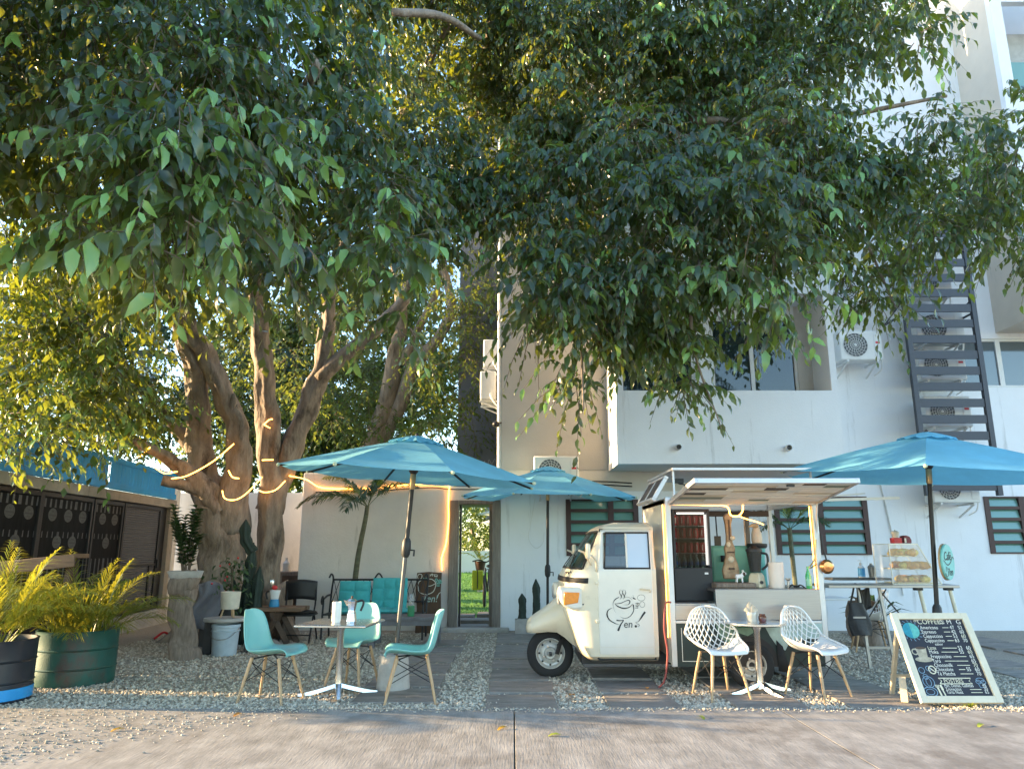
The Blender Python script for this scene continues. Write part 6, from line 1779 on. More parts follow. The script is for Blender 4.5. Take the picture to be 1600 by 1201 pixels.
part('jar', MB().lathe([(.03, 0), (.038, .01), (.04, .055), (.03, .065), (.03, .08), (0, .082)], 18, (2.52, 7.74, .687)), M('brown_glass', (.10, .03, .02), .15, coat=.6), t)

# ------------------------------------------------------------------ chalk menu board leaning on its stand
B0 = Vector((3.655, 7.04, .055))
BX = Vector((.735, .0, 0))
BZ = Vector((0, .40, .735))
bn = BX.cross(BZ).normalized()                 # towards the camera is -y
if bn.y > 0:
    bn = -bn
mt = thing('menu_board', 'white-framed black chalk menu board leaning by the pavement edge', 'menu board', (4.02, 7.1, 0))
bp = lambda a, b, o=0: B0 + BX * a + BZ * b + bn * o


def bslab(mb, a0, a1, b0, b1, o0, o1):
    vs = [bp(a, b, o) for o in (o0, o1) for a, b in ((a0, b0), (a1, b0), (a1, b1), (a0, b1))]
    return mb.add(vs, [(3, 2, 1, 0), (4, 5, 6, 7)] + [(i, (i + 1) % 4, (i + 1) % 4 + 4, i + 4) for i in range(4)])


frame_w = M('cream_painted_frame', (.68, .60, .44), .55, var=.1, scale=6)
for a0, a1, b0, b1 in ((0, .085, 0, 1), (.915, 1, 0, 1), (.085, .915, 0, .072), (.085, .915, .928, 1)):
    part('frame_rail', bslab(MB(), a0, a1, b0, b1, -.012, .024), frame_w, mt, bev=.003, smooth=False)
brd = part('chalkboard', bslab(MB(), .08, .92, .06, .94, -.008, .004), M('black_chalkboard', (.026, .027, .037), .75, var=.25, scale=3), mt, smooth=False)
part('rear_leg', MB().bar((3.70, 7.66, 0), (3.72, 7.42, .72), .035).bar((4.33, 7.66, 0), (4.31, 7.42, .72), .035).bar((3.70, 7.6, .2), (4.33, 7.6, .2), .03), frame_wood, mt)
part('foot_block', MB().bar((3.60, 7.22, .02), (3.66, 7.34, .22), .06), frame_wood, mt)
tilt = math.atan2(.735, .40)
chalk_y = M('cream_chalk', (.72, .66, .48), .9, var=.2, scale=60)
chalk_b = M('pale_blue_chalk', (.22, .33, .42), .9, var=.2, scale=60)


def btext(s, a, b, size, mat=chalk, shear=0, sx=1, align='LEFT'):
    text_part('lettering', s, size, mat, brd, bp(a, b, .006), (tilt, 0, 0), shear, align, .0004, True, sx)


def bstroke(mb, pts, w):
    pts = [Vector(p) for p in pts]
    vs = []
    k = len(pts)
    for i, p in enumerate(pts):
        d = pts[min(i + 1, k - 1)] - pts[max(i - 1, 0)]
        d = Vector((d.x * .735, d.y * .837)).normalized()
        n = Vector((-d.y / .735, d.x / .837)) * w / 2
        vs += [bp(p.x + n.x, p.y + n.y, .0062), bp(p.x - n.x, p.y - n.y, .0062)]
    return mb.add(vs, [(2 * i, 2 * i + 1, 2 * i + 3, 2 * i + 2) for i in range(k - 1)])


circ = lambda cx, cy, rx, ry, n=18, a0=0, a1=2 * PI: [(cx + rx * math.cos(a), cy + ry * math.sin(a)) for a in np.linspace(a0, a1, n)]
btext('COFFEES', .32, .875, .068, chalk_y, sx=.95)
btext('M', .70, .875, .062)
btext('G', .825, .875, .062)
btext('Para', .615, .905, .024)
btext('llevar', .61, .878, .022)
rows = [('Americano', .815, '47', '52'), ('Espresso', .765, '42', '60'), ('Cappuccino', .715, '53', '60'), ('Cappuccino', .665, '63', '70'), ('Latte', .58, '53', '60'), ('Moka', .535, '55', '60'), ('Frappuccino', .485, '', '65'), ('Taro', .435, '', '65'), ('Chocomilk', .388, '', '70'), ('Chocolate', .342, '55', '60'), ('Té Matcha', .295, '', '70')]
lines_mb = MB()
for i, (nme, b, p1, p2) in enumerate(rows):
    a = .33 + .0 * i
    btext(nme, a, b, .047, chalk_y if i in (4,) else chalk, sx=.82)
    x0 = a + .034 * len(nme) + .02
    x0 = min(x0, .62)
    bstroke(lines_mb, [(x0, b + .017), (.70 if p1 else .78, b + .017)], .006)
    if p1:
        btext(p1, .715, b, .05, sx=.85)
    btext(p2, .82, b, .05, chalk_y if i % 3 == 2 else chalk, sx=.85)
btext('sabor', .44, .628, .034)
rib = MB()
for pts in ([(.32, .205), (.72, .205), (.69, .235), (.72, .265), (.32, .265), (.35, .235), (.32, .205)],):
    bstroke(rib, pts, .008)
btext('POSTRES', .375, .215, .05, chalk_y, sx=.9)
for i, (nme, b, p) in enumerate((('Pan, Donas, Galletas', .165, '45'), ('Tronecitos', .128, '30'), ('Tarta Nuez', .096, '65'))):
    btext(nme, .36, b + .005, .040, sx=.80)
    if i:
        bstroke(lines_mb, [(.66, b + .017), (.80, b + .017)], .006)
    btext(p, .83, b + .005, .044, sx=.85)
part('price_line', lines_mb, chalk_y, brd, smooth=False, fix=False)['kind'] = 'stuff'
part('ribbon_drawing', rib, chalk_y, brd, smooth=False, fix=False)
# drawings: two-tone round badge with rays, cup, beans, cakes, cutlery, muffin
mb = MB()
mb.add([bp(.20, .80, .0058)] + [bp(x, y, .0058) for x, y in circ(.20, .80, .105, .092, 13, PI / 2, 3 * PI / 2)], [tuple(range(14))])
part('badge_drawing', mb, M('teal_chalk', (.03, .26, .32), .8, var=.25, scale=30), brd, smooth=False, fix=False)
mb = MB()
mb.add([bp(.20, .80, .0058)] + [bp(x, y, .0058) for x, y in circ(.20, .80, .105, .092, 13, -PI / 2, PI / 2)], [tuple(range(14))])
part('badge_drawing', mb, M('mint_chalk', (.12, .42, .36), .8, var=.25, scale=30), brd, smooth=False, fix=False)
mb = MB()
for k in range(16):
    a = k * PI / 8
    bstroke(mb, [(.20 + .115 * math.cos(a), .80 + .10 * math.sin(a)), (.20 + .145 * math.cos(a + .12), .80 + .125 * math.sin(a + .12))], .005)
for cx, cy, r_ in ((.15, .35, .035), (.24, .37, .03), (.17, .28, .03)):
    bstroke(mb, circ(cx, cy, r_, r_ * .9), .005)
bstroke(mb, circ(.185, .225, .07, .06), .006)
bstroke(mb, circ(.185, .225, .03, .045), .005)
bstroke(mb, circ(.165, .12, .085, .05), .007)
bstroke(mb, circ(.165, .12, .05, .03), .005)
for cx, cy, rx, ry in ((.83, .245, .05, .022), (.80, .225, .03, .02), (.86, .222, .03, .02)):
    bstroke(mb, circ(cx, cy, rx, ry), .005)
bstroke(mb, [(.79, .21), (.80, .165), (.86, .165), (.875, .21)], .005)
part('chalk_drawing', mb, chalk_b, brd, smooth=False, fix=False)['kind'] = 'stuff'
mb = MB()
mb.add([bp(x, y, .0058) for x, y in ((.165, .60), (.305, .60), (.29, .50), (.26, .475), (.21, .475), (.18, .50))], [(0, 1, 2, 3, 4, 5)])
mb.add([bp(x, y, .0056) for x, y in circ(.235, .47, .115, .03, 18)[:-1]], [tuple(range(17))])
bstroke(mb, circ(.15, .555, .035, .03), .012)
part('cup_drawing', mb, M('beige_chalk', (.42, .36, .26), .9, var=.35, scale=18), brd, smooth=False, fix=False)
mb = MB()
mb.add([bp(x, y, .0062) for x, y in circ(.235, .598, .066, .016, 16)[:-1]], [tuple(range(15))])
part('coffee_drawing', mb, dark_wood, brd, smooth=False, fix=False)
mb = MB()
bstroke(mb, circ(.285, .355, .042, .042), .010)
bstroke(mb, [(.26, .38), (.285, .355), (.31, .335)], .010)
for x in (.255, .272, .289):
    bstroke(mb, [(x, .195), (x, .165)], .007)
bstroke(mb, [(.272, .165), (.285, .08)], .016)
bstroke(mb, [(.315, .195), (.325, .14)], .020)
bstroke(mb, [(.322, .14), (.335, .08)], .012)
for k in range(5):
    bstroke(mb, [(.28 + k * .012, .90 + .02 * (k % 2)), (.29 + k * .012, .925)], .006)
part('cutlery_drawing', mb, chalk_y, brd, smooth=False, fix=False)['kind'] = 'stuff'
t = thing('weed_tuft', 'small yellow-green weed growing at the foot of the menu board', 'weed', (4.05, 6.98, .03))
mb = MB()
for i in range(22):
    a = i * 2.4
    o_ = Vector((math.cos(a), math.sin(a) * .5, 0)) * random.uniform(.02, .08)
    b = Vector((4.05, 6.97, .03))
    strip(mb, [b, b + o_ * .6 + Vector((0, 0, .03)), b + o_ * 1.3 + Vector((0, 0, random.uniform(.02, .06)))], .006)
o = part('blades', mb, leaf_palm, t, fix=False)
tint_faces(o, .2, .9)

# ------------------------------------------------------------------ steel serving table, pastry case and what hangs there
t = thing('serving_table', 'long high steel serving table to the right of the truck', 'table', (4.5, 9.2, 0))
part('table_top', MB().box(3.72, 5.26, 8.95, 9.45, .955, .99), steel, t, bev=.005)
part('raised_shelf', MB().box(4.0, 4.75, 9.5, 9.75, 1.02, 1.05), M('dark_steel', (.12, .12, .12), .4, .8), t, bev=.004)
lg = MB()
part('leg', MB().bar((4.27, 9.4, .955), (4.30, 9.36, 0), .032), steel, t)
part('leg', MB().bar((4.52, 9.4, .955), (4.60, 9.36, 0), .032), steel, t)
part('cross_rail', MB().bar((4.295, 9.365, .24), (4.57, 9.365, .24), .03), steel, t)
br = MB()
br.bar((4.52, 9.42, .92), (5.05, 9.42, .25), .014).bar((4.27, 9.42, .45), (4.62, 9.42, .92), .012).bar((4.30, 9.42, .45), (4.56, 9.42, .45), .012)
part('folding_brace', br, black_m, t)
for x in (4.83, 5.19):
    part('leg', MB().tube([(x, 9.05, .955), (x + .06, 8.9, 0)], .022, 10), frame_wood if False else M('sun_tinted_leg', (.62, .56, .42), .4), t)  # pale yellow colour paints sunlight onto the right-end legs
part('leg_rail', MB().bar((4.86, 8.97, .46), (5.22, 8.97, .46), .02), black_m, t)
mb = MB()
for x in (4.80, 5.16):
    mb.box(x - .03, x + .05, 9.0, 9.08, .925, .955)
part('clamp', mb, black_m, t)
acryl = glass_mat('clear_acrylic', (.75, .77, .77), .04, .13)
cs = thing('pastry_case', 'clear slant-fronted acrylic case with three shelves of pastries', 'display case', (4.80, 9.2, .99))
pf = [(4.50, .992), (5.08, .992), (4.84, 1.46), (4.50, 1.46)]
for y in (9.0, 9.40):
    part('acrylic_side', MB().prism(pf, y, y + .006), acryl, cs, smooth=False)
part('acrylic_front', MB().add([(5.08, 9.006, .992), (5.08, 9.40, .992), (4.84, 9.40, 1.46), (4.84, 9.006, 1.46)], [(0, 1, 2, 3)]), acryl, cs, solid=.006, smooth=False)
part('acrylic_back', MB().box(4.494, 4.50, 9.006, 9.40, .992, 1.46), acryl, cs, smooth=False)
part('acrylic_top', MB().box(4.494, 4.845, 9.0, 9.406, 1.461, 1.468), acryl, cs, smooth=False)
for y in (9.0, 9.403):
    ed = MB()
    for a, b in (((4.50, 1.46), (4.84, 1.46)), ((4.84, 1.46), (5.08, .992)), ((4.50, .995), (4.50, 1.46)), ((4.50, .995), (5.08, .995))):
        ed.bar((a[0], y - .003, a[1]), (b[0], y - .003, b[1]), .009)
    part('polished_edge', ed, M('bright_acrylic_edge', (.78, .74, .62), .2, coat=.5), cs)
shz = ((1.315, 4.90), (1.165, 4.98), (1.003, 5.06))
for z, x1 in shz:
    part('case_shelf', MB().box(4.503, x1, 9.01, 9.395, z - .006, z), acryl, cs, smooth=False)
past = M('baked_pastry', (.72, .34, .05), .55, var=.5, scale=30, bump=.8, bscale=50, coat=.2)
past2 = M('sugared_pastry', (.82, .55, .10), .6, var=.4, scale=30, bump=.8, bscale=50)
tray_m = M('foil_tray', (.75, .62, .32), .4, .3)
for z, x1 in shz:
    single('pastry_tray', MB().box(4.58, x1 - .05, 9.05, 9.36, z + .001, z + .012), tray_m, {1.315: 'thin gold tray on the top shelf of the pastry case', 1.165: 'thin gold tray on the middle shelf of the pastry case', 1.003: 'thin gold tray on the bottom shelf of the pastry case'}[z], 'tray')


def pastry(loc, kind, rz, label):
    t = thing('pastry', label, 'pastry', loc, rz, 'pastries in the acrylic case')
    k = dict(world=False)
    if kind == 0:                              # croissant
        pts = [(.07 * math.cos(a), .045 * math.sin(a), .022) for a in np.linspace(-.4, PI + .4, 14)]
        part('dough', MB().tube(pts, [.008 + .024 * math.sin(PI * (i + .5) / 14) * (1 + .15 * (i % 2)) for i in range(14)], 10), past, t, ang=180, **k)
    else:
        part('dough', MB().sphere((0, 0, .022), (.055, .045, .028), 14, 8, lambda a, b: 1 + .06 * math.sin(6 * a)), past2, t, **k)
        part('topping', MB().sphere((0, 0, .045), (.028, .022, .010), 10, 6), past, t, **k)
    return t


proto = {}
for (z, x1), xs2, shelf in zip(shz, ((4.63, 4.71, 4.78, 4.84), (4.72, 4.79, 4.86, 4.93), (4.70, 4.79, 4.87, 4.95)), ('top', 'middle', 'bottom')):
    for i, x in enumerate(xs2):
        for y, row in ((9.11, 'front'), (9.22, 'back')):
            kd = (i + (row == 'back') + (shelf == 'middle')) % 2
            lab = f"{ORD[i]} {('curved glazed', 'round sugared')[kd]} pastry from the left in the {row} row of the {shelf} shelf"
            loc = (x + random.uniform(-.01, .01), y + random.uniform(-.01, .01), z + .012)
            if kd not in proto:
                proto[kd] = pastry(loc, kd, random.uniform(0, 6), lab)
            else:
                copy_tree(proto[kd], None, loc, random.uniform(0, 6), lab).scale = (1.15, 1.15, 1.5)
single('gift_box', MB().box(4.64, 4.74, 9.14, 9.24, 1.469, 1.535), red_m, 'small red box standing on top of the pastry case', 'box', bev=.004)
t = thing('round_tin', 'small cream lidded pot on the red box on the pastry case', 'pot', (4.69, 9.19, 1.536))
part('pot', MB().lathe([(.035, 0), (.04, .05), (.045, .052), (.045, .065), (.03, .08), (.008, .085), (.008, .095), (0, .096)], 18, (4.69, 9.19, 1.536)), M('cream_pottery', (.52, .46, .36), .5), t)
t = thing('dark_red_basket', 'rounded dark red container beside the red box on the pastry case', 'container', (4.81, 9.2, 1.469))
part('shell', MB().prism([(4.765, 1.469), (4.855, 1.469), (4.86, 1.51), (4.84, 1.55), (4.80, 1.565), (4.765, 1.56)], 9.14, 9.25), M('dark_red_shell', (.18, .03, .04), .45), t, bev=.01)
part('white_label', MB().box(4.768, 4.79, 9.136, 9.139, 1.475, 1.53), chalk, t, smooth=False)
t = thing('sanitizer_bottle', 'clear pump bottle with a blue label on the serving table shelf', 'bottle', (4.42, 9.6, 1.05))
part('bottle_body', MB().lathe([(.04, 0), (.042, .01), (.042, .12), (.015, .15), (.015, .165)], 16, (4.42, 9.6, 1.051)), glass_mat('clear_bottle', (.5, .58, .62), .1, .5), t)
part('bottle_label', MB().lathe([(.043, .015), (.043, .115)], 16, (4.42, 9.6, 1.051), caps=False), M('blue_gel_label', (.05, .28, .55), .4), t)
part('pump', MB().lathe([(.018, .16), (.018, .18), (.006, .185), (.006, .215)], 12, (4.42, 9.6, 1.051)).bar((4.43, 9.6, 1.265), (4.38, 9.59, 1.26), .012), white_pl, t)
t = thing('steel_shaker', 'dull steel cup with a lid beside the pump bottle', 'cup', (4.55, 9.6, 1.05))
part('cup', MB().lathe([(.035, 0), (.045, .12), (.047, .13), (.03, .15), (.02, .155), (.018, .175), (0, .176)], 18, (4.55, 9.6, 1.051)), M('dull_steel', (.35, .33, .30), .4, .8), t)
t = thing('shoulder_bag', 'black shoulder bag hanging from the steel serving table', 'bag', (4.18, 9.3, .95))


def bagf(u, v):
    a, b = 2 * PI * u, v
    w = .115 + .035 * math.sin(PI * min(1, b * 1.2)) - .02 * b
    return (4.18 + w * math.copysign(abs(math.cos(a)) ** .7, math.cos(a)) + .03 * (1 - b), 9.3 + (.065 - .04 * b) * math.sin(a) + .008 * math.sin(5 * a + 4 * b), .40 + .36 * b + .012 * math.sin(3 * a) * b - .02 * (1 - b) * math.cos(a) ** 2)


part('bag_body', MB().grid(bagf, 28, 10, True).sphere((4.21, 9.3, .415), (.13, .06, .03), 14, 6), M('black_leather', (.02, .02, .022), .5, var=.3, bump=.5, bscale=30), t, ang=180)
part('strap', MB().tube(cat_rom([(4.10, 9.29, .74), (4.14, 9.28, .88), (4.18, 9.28, .99), (4.24, 9.29, .9), (4.26, 9.3, .74)], 5), .011, 6), black_plastic, t)
part('buckle', MB().bar((4.10, 9.24, .60), (4.25, 9.24, .60), .012, .02), steel, t)
t = thing('hanging_cloth', 'dark folded cloth hanging over the back of the serving table', 'cloth', (4.36, 9.47, .9))
part('cloth', MB().grid(lambda u, v: (4.28 + .16 * u, 9.475 + .012 * math.sin(9 * u + 2 * v), .94 - .26 * v - .03 * math.sin(4 * u)), 10, 8), black_plastic, t, solid=.006, ang=180)
# round turquoise sign on the parasol pole
t = thing('round_sign', 'round turquoise wooden sign with black script hanging by the parasol pole', 'sign', (4.70, 8.2, 1.27))
sm = Matrix.LocRotScale(Vector((4.70, 8.17, 1.265)), Euler((0, 0, R(43))), None)
tr_ = lambda mb: MB().add([sm @ Vector(p) for p in mb.v], mb.f)
part('disc', tr_(MB().lathe([(0, -.012), (.185, -.012), (.19, 0), (.185, .012), (0, .012)], 40, (0, 0, 0), 'y', caps=False)), M('turquoise_sign_paint', (.20, .50, .46), .6, var=.1), t)
part('wood_rim', tr_(MB().lathe([(.17, .013), (.192, .013), (.192, .03), (.17, .03)], 36, (0, 0, 0), 'y', caps=False)), pale_wood, t)
text_part('lettering', 'Café', .13, ink, t, sm @ Vector((-.15, -.0145, .02)), (PI / 2, 0, R(43)), .35, sx=.95)
text_part('lettering', '7en', .11, ink, t, sm @ Vector((-.07, -.0145, -.14)), (PI / 2, 0, R(43)), .25)
mb = MB()
mb.ribbon(cat_rom([(-.16, .02), (-.05, -.03), (.06, .0), (.12, .05), (.17, .03)], 5), .012, -.0145)
mb.ribbon(cat_rom([(-.12, -.10), (-.09, -.05), (-.05, -.12), (-.10, -.15), (-.14, -.11)], 5), .009, -.0145)
part('flourish', tr_(mb), ink, t, smooth=False, fix=False)
part('hanger', MB().tube([(4.66, 8.27, 1.30), (4.70, 8.19, 1.30)], .008, 6), black_m, t)
# back table
t = thing('pedestal_table', 'small white-topped pedestal table behind the serving table', 'table', (4.42, 11.0, 0))
part('table_top', MB().box(4.15, 4.80, 10.7, 11.3, .70, .725), white_pl, t, bev=.006)
star_base(t, (4.35, 11.0, 0), .70, .34, R(10))
t = thing('steel_cup', 'steel cup on the small white back table', 'cup', (4.45, 10.95, .725))
part('cup', MB().lathe([(.03, 0), (.04, .10), (.05, .14), (.045, .14), (.03, .02)], 16, (4.45, 10.95, .726), caps=False), M('dull_steel_cup', (.3, .3, .3), .4, .8), t)
t = thing('tree_stump', 'rough barrel-like wooden stump under the farther lattice chair', 'stump', (5.25, 11.5, 0))
part('stump', limb_mb([(5.25, 11.5, -.03, .20), (5.25, 11.5, .2, .22), (5.26, 11.5, .42, .25), (5.26, 11.5, .46, .24)], 55, 5, 20, .08), old_wood, t, ang=180)
# ------------------------------------------------------------------ left half of the yard
# iron garden bench with turquoise cushions
t = thing('garden_bench', 'black wrought-iron garden bench against the garden wall', 'bench', (-2.2, 12.5, 0))
for x in (-3.02, -1.42):
    b = MB()
    b.tube(cat_rom([(x, 12.72, 0), (x, 12.70, .35), (x, 12.78, .70), (x, 12.86, .92), (x - .03, 12.84, .99), (x - .06, 12.82, .93)], 5), .016, 8)
    b.tube(cat_rom([(x, 12.22, 0), (x, 12.24, .38), (x, 12.26, .58), (x, 12.20, .66), (x, 12.14, .60), (x, 12.18, .55)], 5), .016, 8)
    b.tube([(x, 12.26, .62), (x, 12.5, .66), (x, 12.76, .66)], .016, 8)
    part('end_frame', b, black_m, t)
for y in np.linspace(12.25, 12.68, 7):
    part('seat_slat', MB().box(-3.02, -1.42, y - .022, y + .022, .37, .39), black_m, t, smooth=False)
b = MB().tube([(-3.02, 12.84, .90), (-1.42, 12.84, .90)], .016, 8).tube([(-3.02, 12.76, .55), (-1.42, 12.76, .55)], .014, 8)
for i in range(16):
    x = -3.0 + i * .1
    b.tube([(x, 12.765, .56), (x + .1, 12.835, .89)], .006, 5).tube([(x + .1, 12.765, .56), (x, 12.835, .89)], .006, 5)
for x in (-2.25,):
    b.tube(cat_rom([(x - .08, 12.84, .90), (x, 12.84, 1.0), (x + .08, 12.84, .90)], 5), .014, 8)
part('back_lattice', b, black_m, t)


def cushion(name, label, c, w, h, th, tilt_, nx, nz, parent=None):
    t = thing(name, label, 'cushion', c, rot=(tilt_, 0, 0), group='turquoise bench cushions')

    def f(sgn):
        def g(u, v):
            x, z = 2 * u - 1, 2 * v - 1
            e = (max(0, 1 - abs(x) ** 3.2) * max(0, 1 - abs(z) ** 3.2)) ** .55
            px, pz = abs(math.sin(PI * nx * u)), abs(math.sin(PI * nz * v))
            dd = .45 + .55 * (px * pz) ** .45
            cr = 1 - .06 * (1 - px) ** 6
            return (x * w / 2 * (1 - .03 * z * z), sgn * (th / 2 * e * dd * cr + .004), z * h / 2 * (1 - .03 * x * x))
        return g
    mb = MB()
    mb.grid(f(-1), 36, 36)
    mb.grid(f(1), 16, 16)
    part('cover', mb, turq_cloth, t, world=False, ang=180)
    bt_ = MB()
    for i in range(1, nx):
        for j in range(1, nz):
            bt_.sphere((-w / 2 + w * i / nx, -th * .37, -h / 2 + h * j / nz), (.012, .008, .012), 8, 5)
    part('tuft_button', bt_, turq_cloth, t, world=False)
    part('piping', MB().tube([(-w / 2 * .97, 0, -h / 2 * .97), (w / 2 * .97, 0, -h / 2 * .97), (w / 2 * .97, 0, h / 2 * .97), (-w / 2 * .97, 0, h / 2 * .97), (-w / 2 * .97, 0, -h / 2 * .97)], .008, 6), turq_cloth, t, world=False)


cushion('cushion', 'left turquoise back cushion on the iron bench', (-2.60, 12.62, .64), .52, .50, .13, R(-10), 2, 3)
cushion('cushion', 'right turquoise back cushion on the iron bench, slightly higher', (-2.02, 12.62, .67), .58, .54, .13, R(-10), 3, 3)
cushion('cushion', 'left turquoise seat cushion lying on the iron bench', (-2.58, 12.38, .435), .56, .46, .10, R(90), 2, 2)
cushion('cushion', 'right turquoise seat cushion lying on the iron bench', (-1.94, 12.38, .435), .60, .46, .10, R(90), 2, 2)

t = thing('low_table', 'low dark grey wooden coffee table in front of the bench', 'table', (-1.62, 11.55, 0))
gt = M('grey_stained_wood', (.13, .13, .14), .6, var=.25, scale=6, stretch=(1, 8, 1), bump=.25)
for k in range(5):
    part('top_board', MB().box(-2.14, -1.10, 11.22 + k * .125, 11.34 + k * .125, .385, .43), gt, t, bev=.004)
part('apron_rail', MB().box(-2.06, -1.18, 11.25, 11.28, .31, .385).box(-2.06, -1.18, 11.79, 11.82, .31, .385), gt, t)
for x in (-2.09, -1.18):
    for y in (11.24, 11.75):
        part('leg', MB().box(x, x + .09, y, y + .09, 0, .384), gt, t, bev=.004)
t = thing('green_tumbler', 'small green glass tumbler with a straw on the low grey table', 'cup', (-1.50, 11.4, .43))
part('tumbler', MB().lathe([(.045, 0), (.052, .01), (.052, .15), (.047, .15), (.042, .02)], 18, (-1.50, 11.4, .431), caps=False), M('green_glaze', (.06, .26, .12), .35), t)
part('straw', MB().tube([(-1.50, 11.4, .45), (-1.51, 11.4, .72)], .006, 6), chrome, t)
part('clear_rim', MB().lathe([(.046, .15), (.046, .24), (.03, .32)], 18, (-1.50, 11.4, .431), caps=False), glass_mat('clear_glass', (.6, .62, .62), .05, .25), t)
# wooden cafe sign
t = thing('wooden_sign', 'upright dark wooden slab sign with chalk cup and lettering, beside the doorway', 'sign', (-1.42, 13.25, 0))
part('slab', MB().prism([(-1.66, 0), (-1.24, 0), (-1.22, .35), (-1.235, .7), (-1.22, 1.0), (-1.45, 1.015), (-1.65, 1.0), (-1.67, .7), (-1.64, .4)], 13.2, 13.26), M('burnt_slab_wood', (.095, .045, .02), .55, var=.6, scale=3, stretch=(2.5, 1, .7), bump=.4), t, bev=.008)
ys = 13.197
mb = MB()
kx = lambda a: -1.645 + (a - 155) / 450 * .41
kz = lambda b: 1.0 - (b - 160) / 840 * .62
st2 = lambda pts, w: mb.ribbon(cat_rom([(kx(a), kz(b)) for a, b in pts], 5), w, ys)
st2([(240, 200), (190, 190), (160, 250), (190, 310), (240, 270), (245, 210)], .010)
st2([(340, 320), (240, 330), (185, 380), (180, 500), (200, 590), (280, 640), (380, 640), (470, 580), (510, 450), (500, 370), (440, 310), (390, 300)], .013)
st2([(340, 465), (420, 455), (510, 400)], .011)
st2([(610, 600), (570, 640), (545, 730)], .012)
st2([(395, 240), (440, 180), (440, 240)], .010)
st2([(390, 205), (500, 200)], .010)
st2([(480, 235), (540, 235), (530, 205), (490, 205), (480, 240), (540, 250)], .008)
part('chalk_drawing', mb, chalk, t, smooth=False, fix=False)['kind'] = 'stuff'
mb = MB()
for a, b in ((520, 320), (585, 345), (545, 365), (600, 370)):
    mb.ribbon([(kx(a) + .02 * math.cos(q), kz(b) + .02 * math.sin(q)) for q in np.linspace(0, 6.28, 10)], .014, ys - .0005)
for k in range(3):
    st2([(525, 410 + k * 28), (590, 400 + k * 28)], .010)
for k in range(4):
    st2([(275 + k * 28, 270), (290 + k * 28, 320)], .010)
part('mint_drawing', mb, M('mint_paint', (.20, .50, .42), .7), t, smooth=False, fix=False)['kind'] = 'stuff'
text_part('lettering', '7en!', .17, M('pale_mint_chalk', (.45, .62, .55), .8), t, (kx(255), ys, kz(820)), shear=.2, sx=.9)

# black folding chair
t = thing('folding_chair', 'black folding chair with padded seat behind the rustic wooden table', 'chair', (-3.3, 12.0, 0))
mb = MB()
mb.grid(lambda u, v: (-3.62 + .50 * u, 12.22 - .06 * math.sin(PI * u), .60 + .30 * v + .03 * math.sin(PI * u)), 14, 5)
part('backrest', mb, black_plastic, t, solid=.022, ang=60)
for x in (-3.60, -3.14):
    part('side_frame', MB().tube([(x, 12.24, .88), (x + .02, 12.15, .55), (x + .06, 11.72, 0)], .014, 8).tube([(x + .02, 12.10, .42), (x + .02, 12.36, 0)], .014, 8), black_m, t)
part('seat', MB().box(-3.62, -3.06, 11.72, 12.12, .40, .43), black_plastic, t, bev=.012)
part('seat_cushion', MB().sphere((-3.32, 11.9, .45), (.30, .22, .035), 20, 8), M('black_cushion', (.02, .02, .02), .95, bump=.4), t)
part('foot_rail', MB().tube([(-3.55, 11.8, .12), (-3.10, 11.8, .12)], .010, 6), black_m, t)
# rustic table on crossed legs
t = thing('rustic_table', 'rustic thick-plank wooden table on splayed crossed legs', 'table', (-3.53, 11.7, 0))
rw = M('brown_plank_wood', (.16, .095, .055), .6, var=.4, scale=5, stretch=(.8, 6, 6), bump=.5, bscale=20)
for k in range(3):
    part('top_board', MB().box(-3.90 + .02 * (k % 2), -3.14 - .02 * (k % 2), 11.42 + k * .165, 11.58 + k * .165, .49, .55), rw, t, bev=.008)
lgm = MB()
for a, b_ in (((-3.68, 11.5), (-3.36, 11.6)), ((-3.40, 11.5), (-3.72, 11.55)), ((-3.60, 11.8), (-3.30, 11.9)), ((-3.45, 11.8), (-3.75, 11.9))):
    part('leg', MB().bar((b_[0] + .12 * (1 if b_[0] > a[0] else -1) * 0, b_[1], 0), (a[0] * .5 + -3.54 * .5, a[1], .49), .085), dark_wood, t, bev=.008)
t = thing('coffee_pot', 'small blue and white moka-style pot with a red knob on the rustic table', 'coffee pot', (-3.60, 11.6, .55))
part('base', MB().lathe([(.075, 0), (.08, .02), (.062, .11)], 10, (-3.60, 11.6, .551)), M('blue_enamel', (.02, .22, .42), .35), t)
part('pot', MB().lathe([(.055, .11), (.06, .12), (.085, .24), (.08, .24)], 10, (-3.60, 11.6, .551)), white_pl, t)
part('red_knob', MB().sphere((-3.61, 11.6, .83), (.045, .04, .035), 12, 7), red_m, t)
part('handle', MB().tube(cat_rom([(-3.68, 11.6, .78), (-3.73, 11.6, .75), (-3.71, 11.6, .66)], 4), .013, 6), black_plastic, t)
part('spoon', MB().sphere((-3.66, 11.6, .90), (.035, .01, .06), 12, 7).tube([(-3.65, 11.6, .85), (-3.62, 11.6, .70)], .008, 6).tube([(-3.55, 11.6, .76), (-3.51, 11.6, .87)], .007, 6), chrome, t)
t = thing('wooden_cabinet', 'low grey-brown wooden cabinet beside the trunk, behind the folding chair', 'cabinet', (-4.0, 14.6, 0))
part('carcass', MB().box(-4.75, -3.95, 14.4, 14.9, 0, .98), old_wood, t, bev=.01)
part('door', MB().box(-4.35, -4.0, 14.375, 14.399, .1, .92), dark_wood, t, bev=.01)
t = thing('small_statue', 'small pale bottle on the wooden cabinet', 'bottle', (-4.5, 14.6, .98))
part('bottle_body', MB().lathe([(.06, 0), (.065, .02), (.06, .16), (.025, .2), (.025, .26), (0, .26)], 14, (-4.35, 14.6, .981)), beige_wall, t)

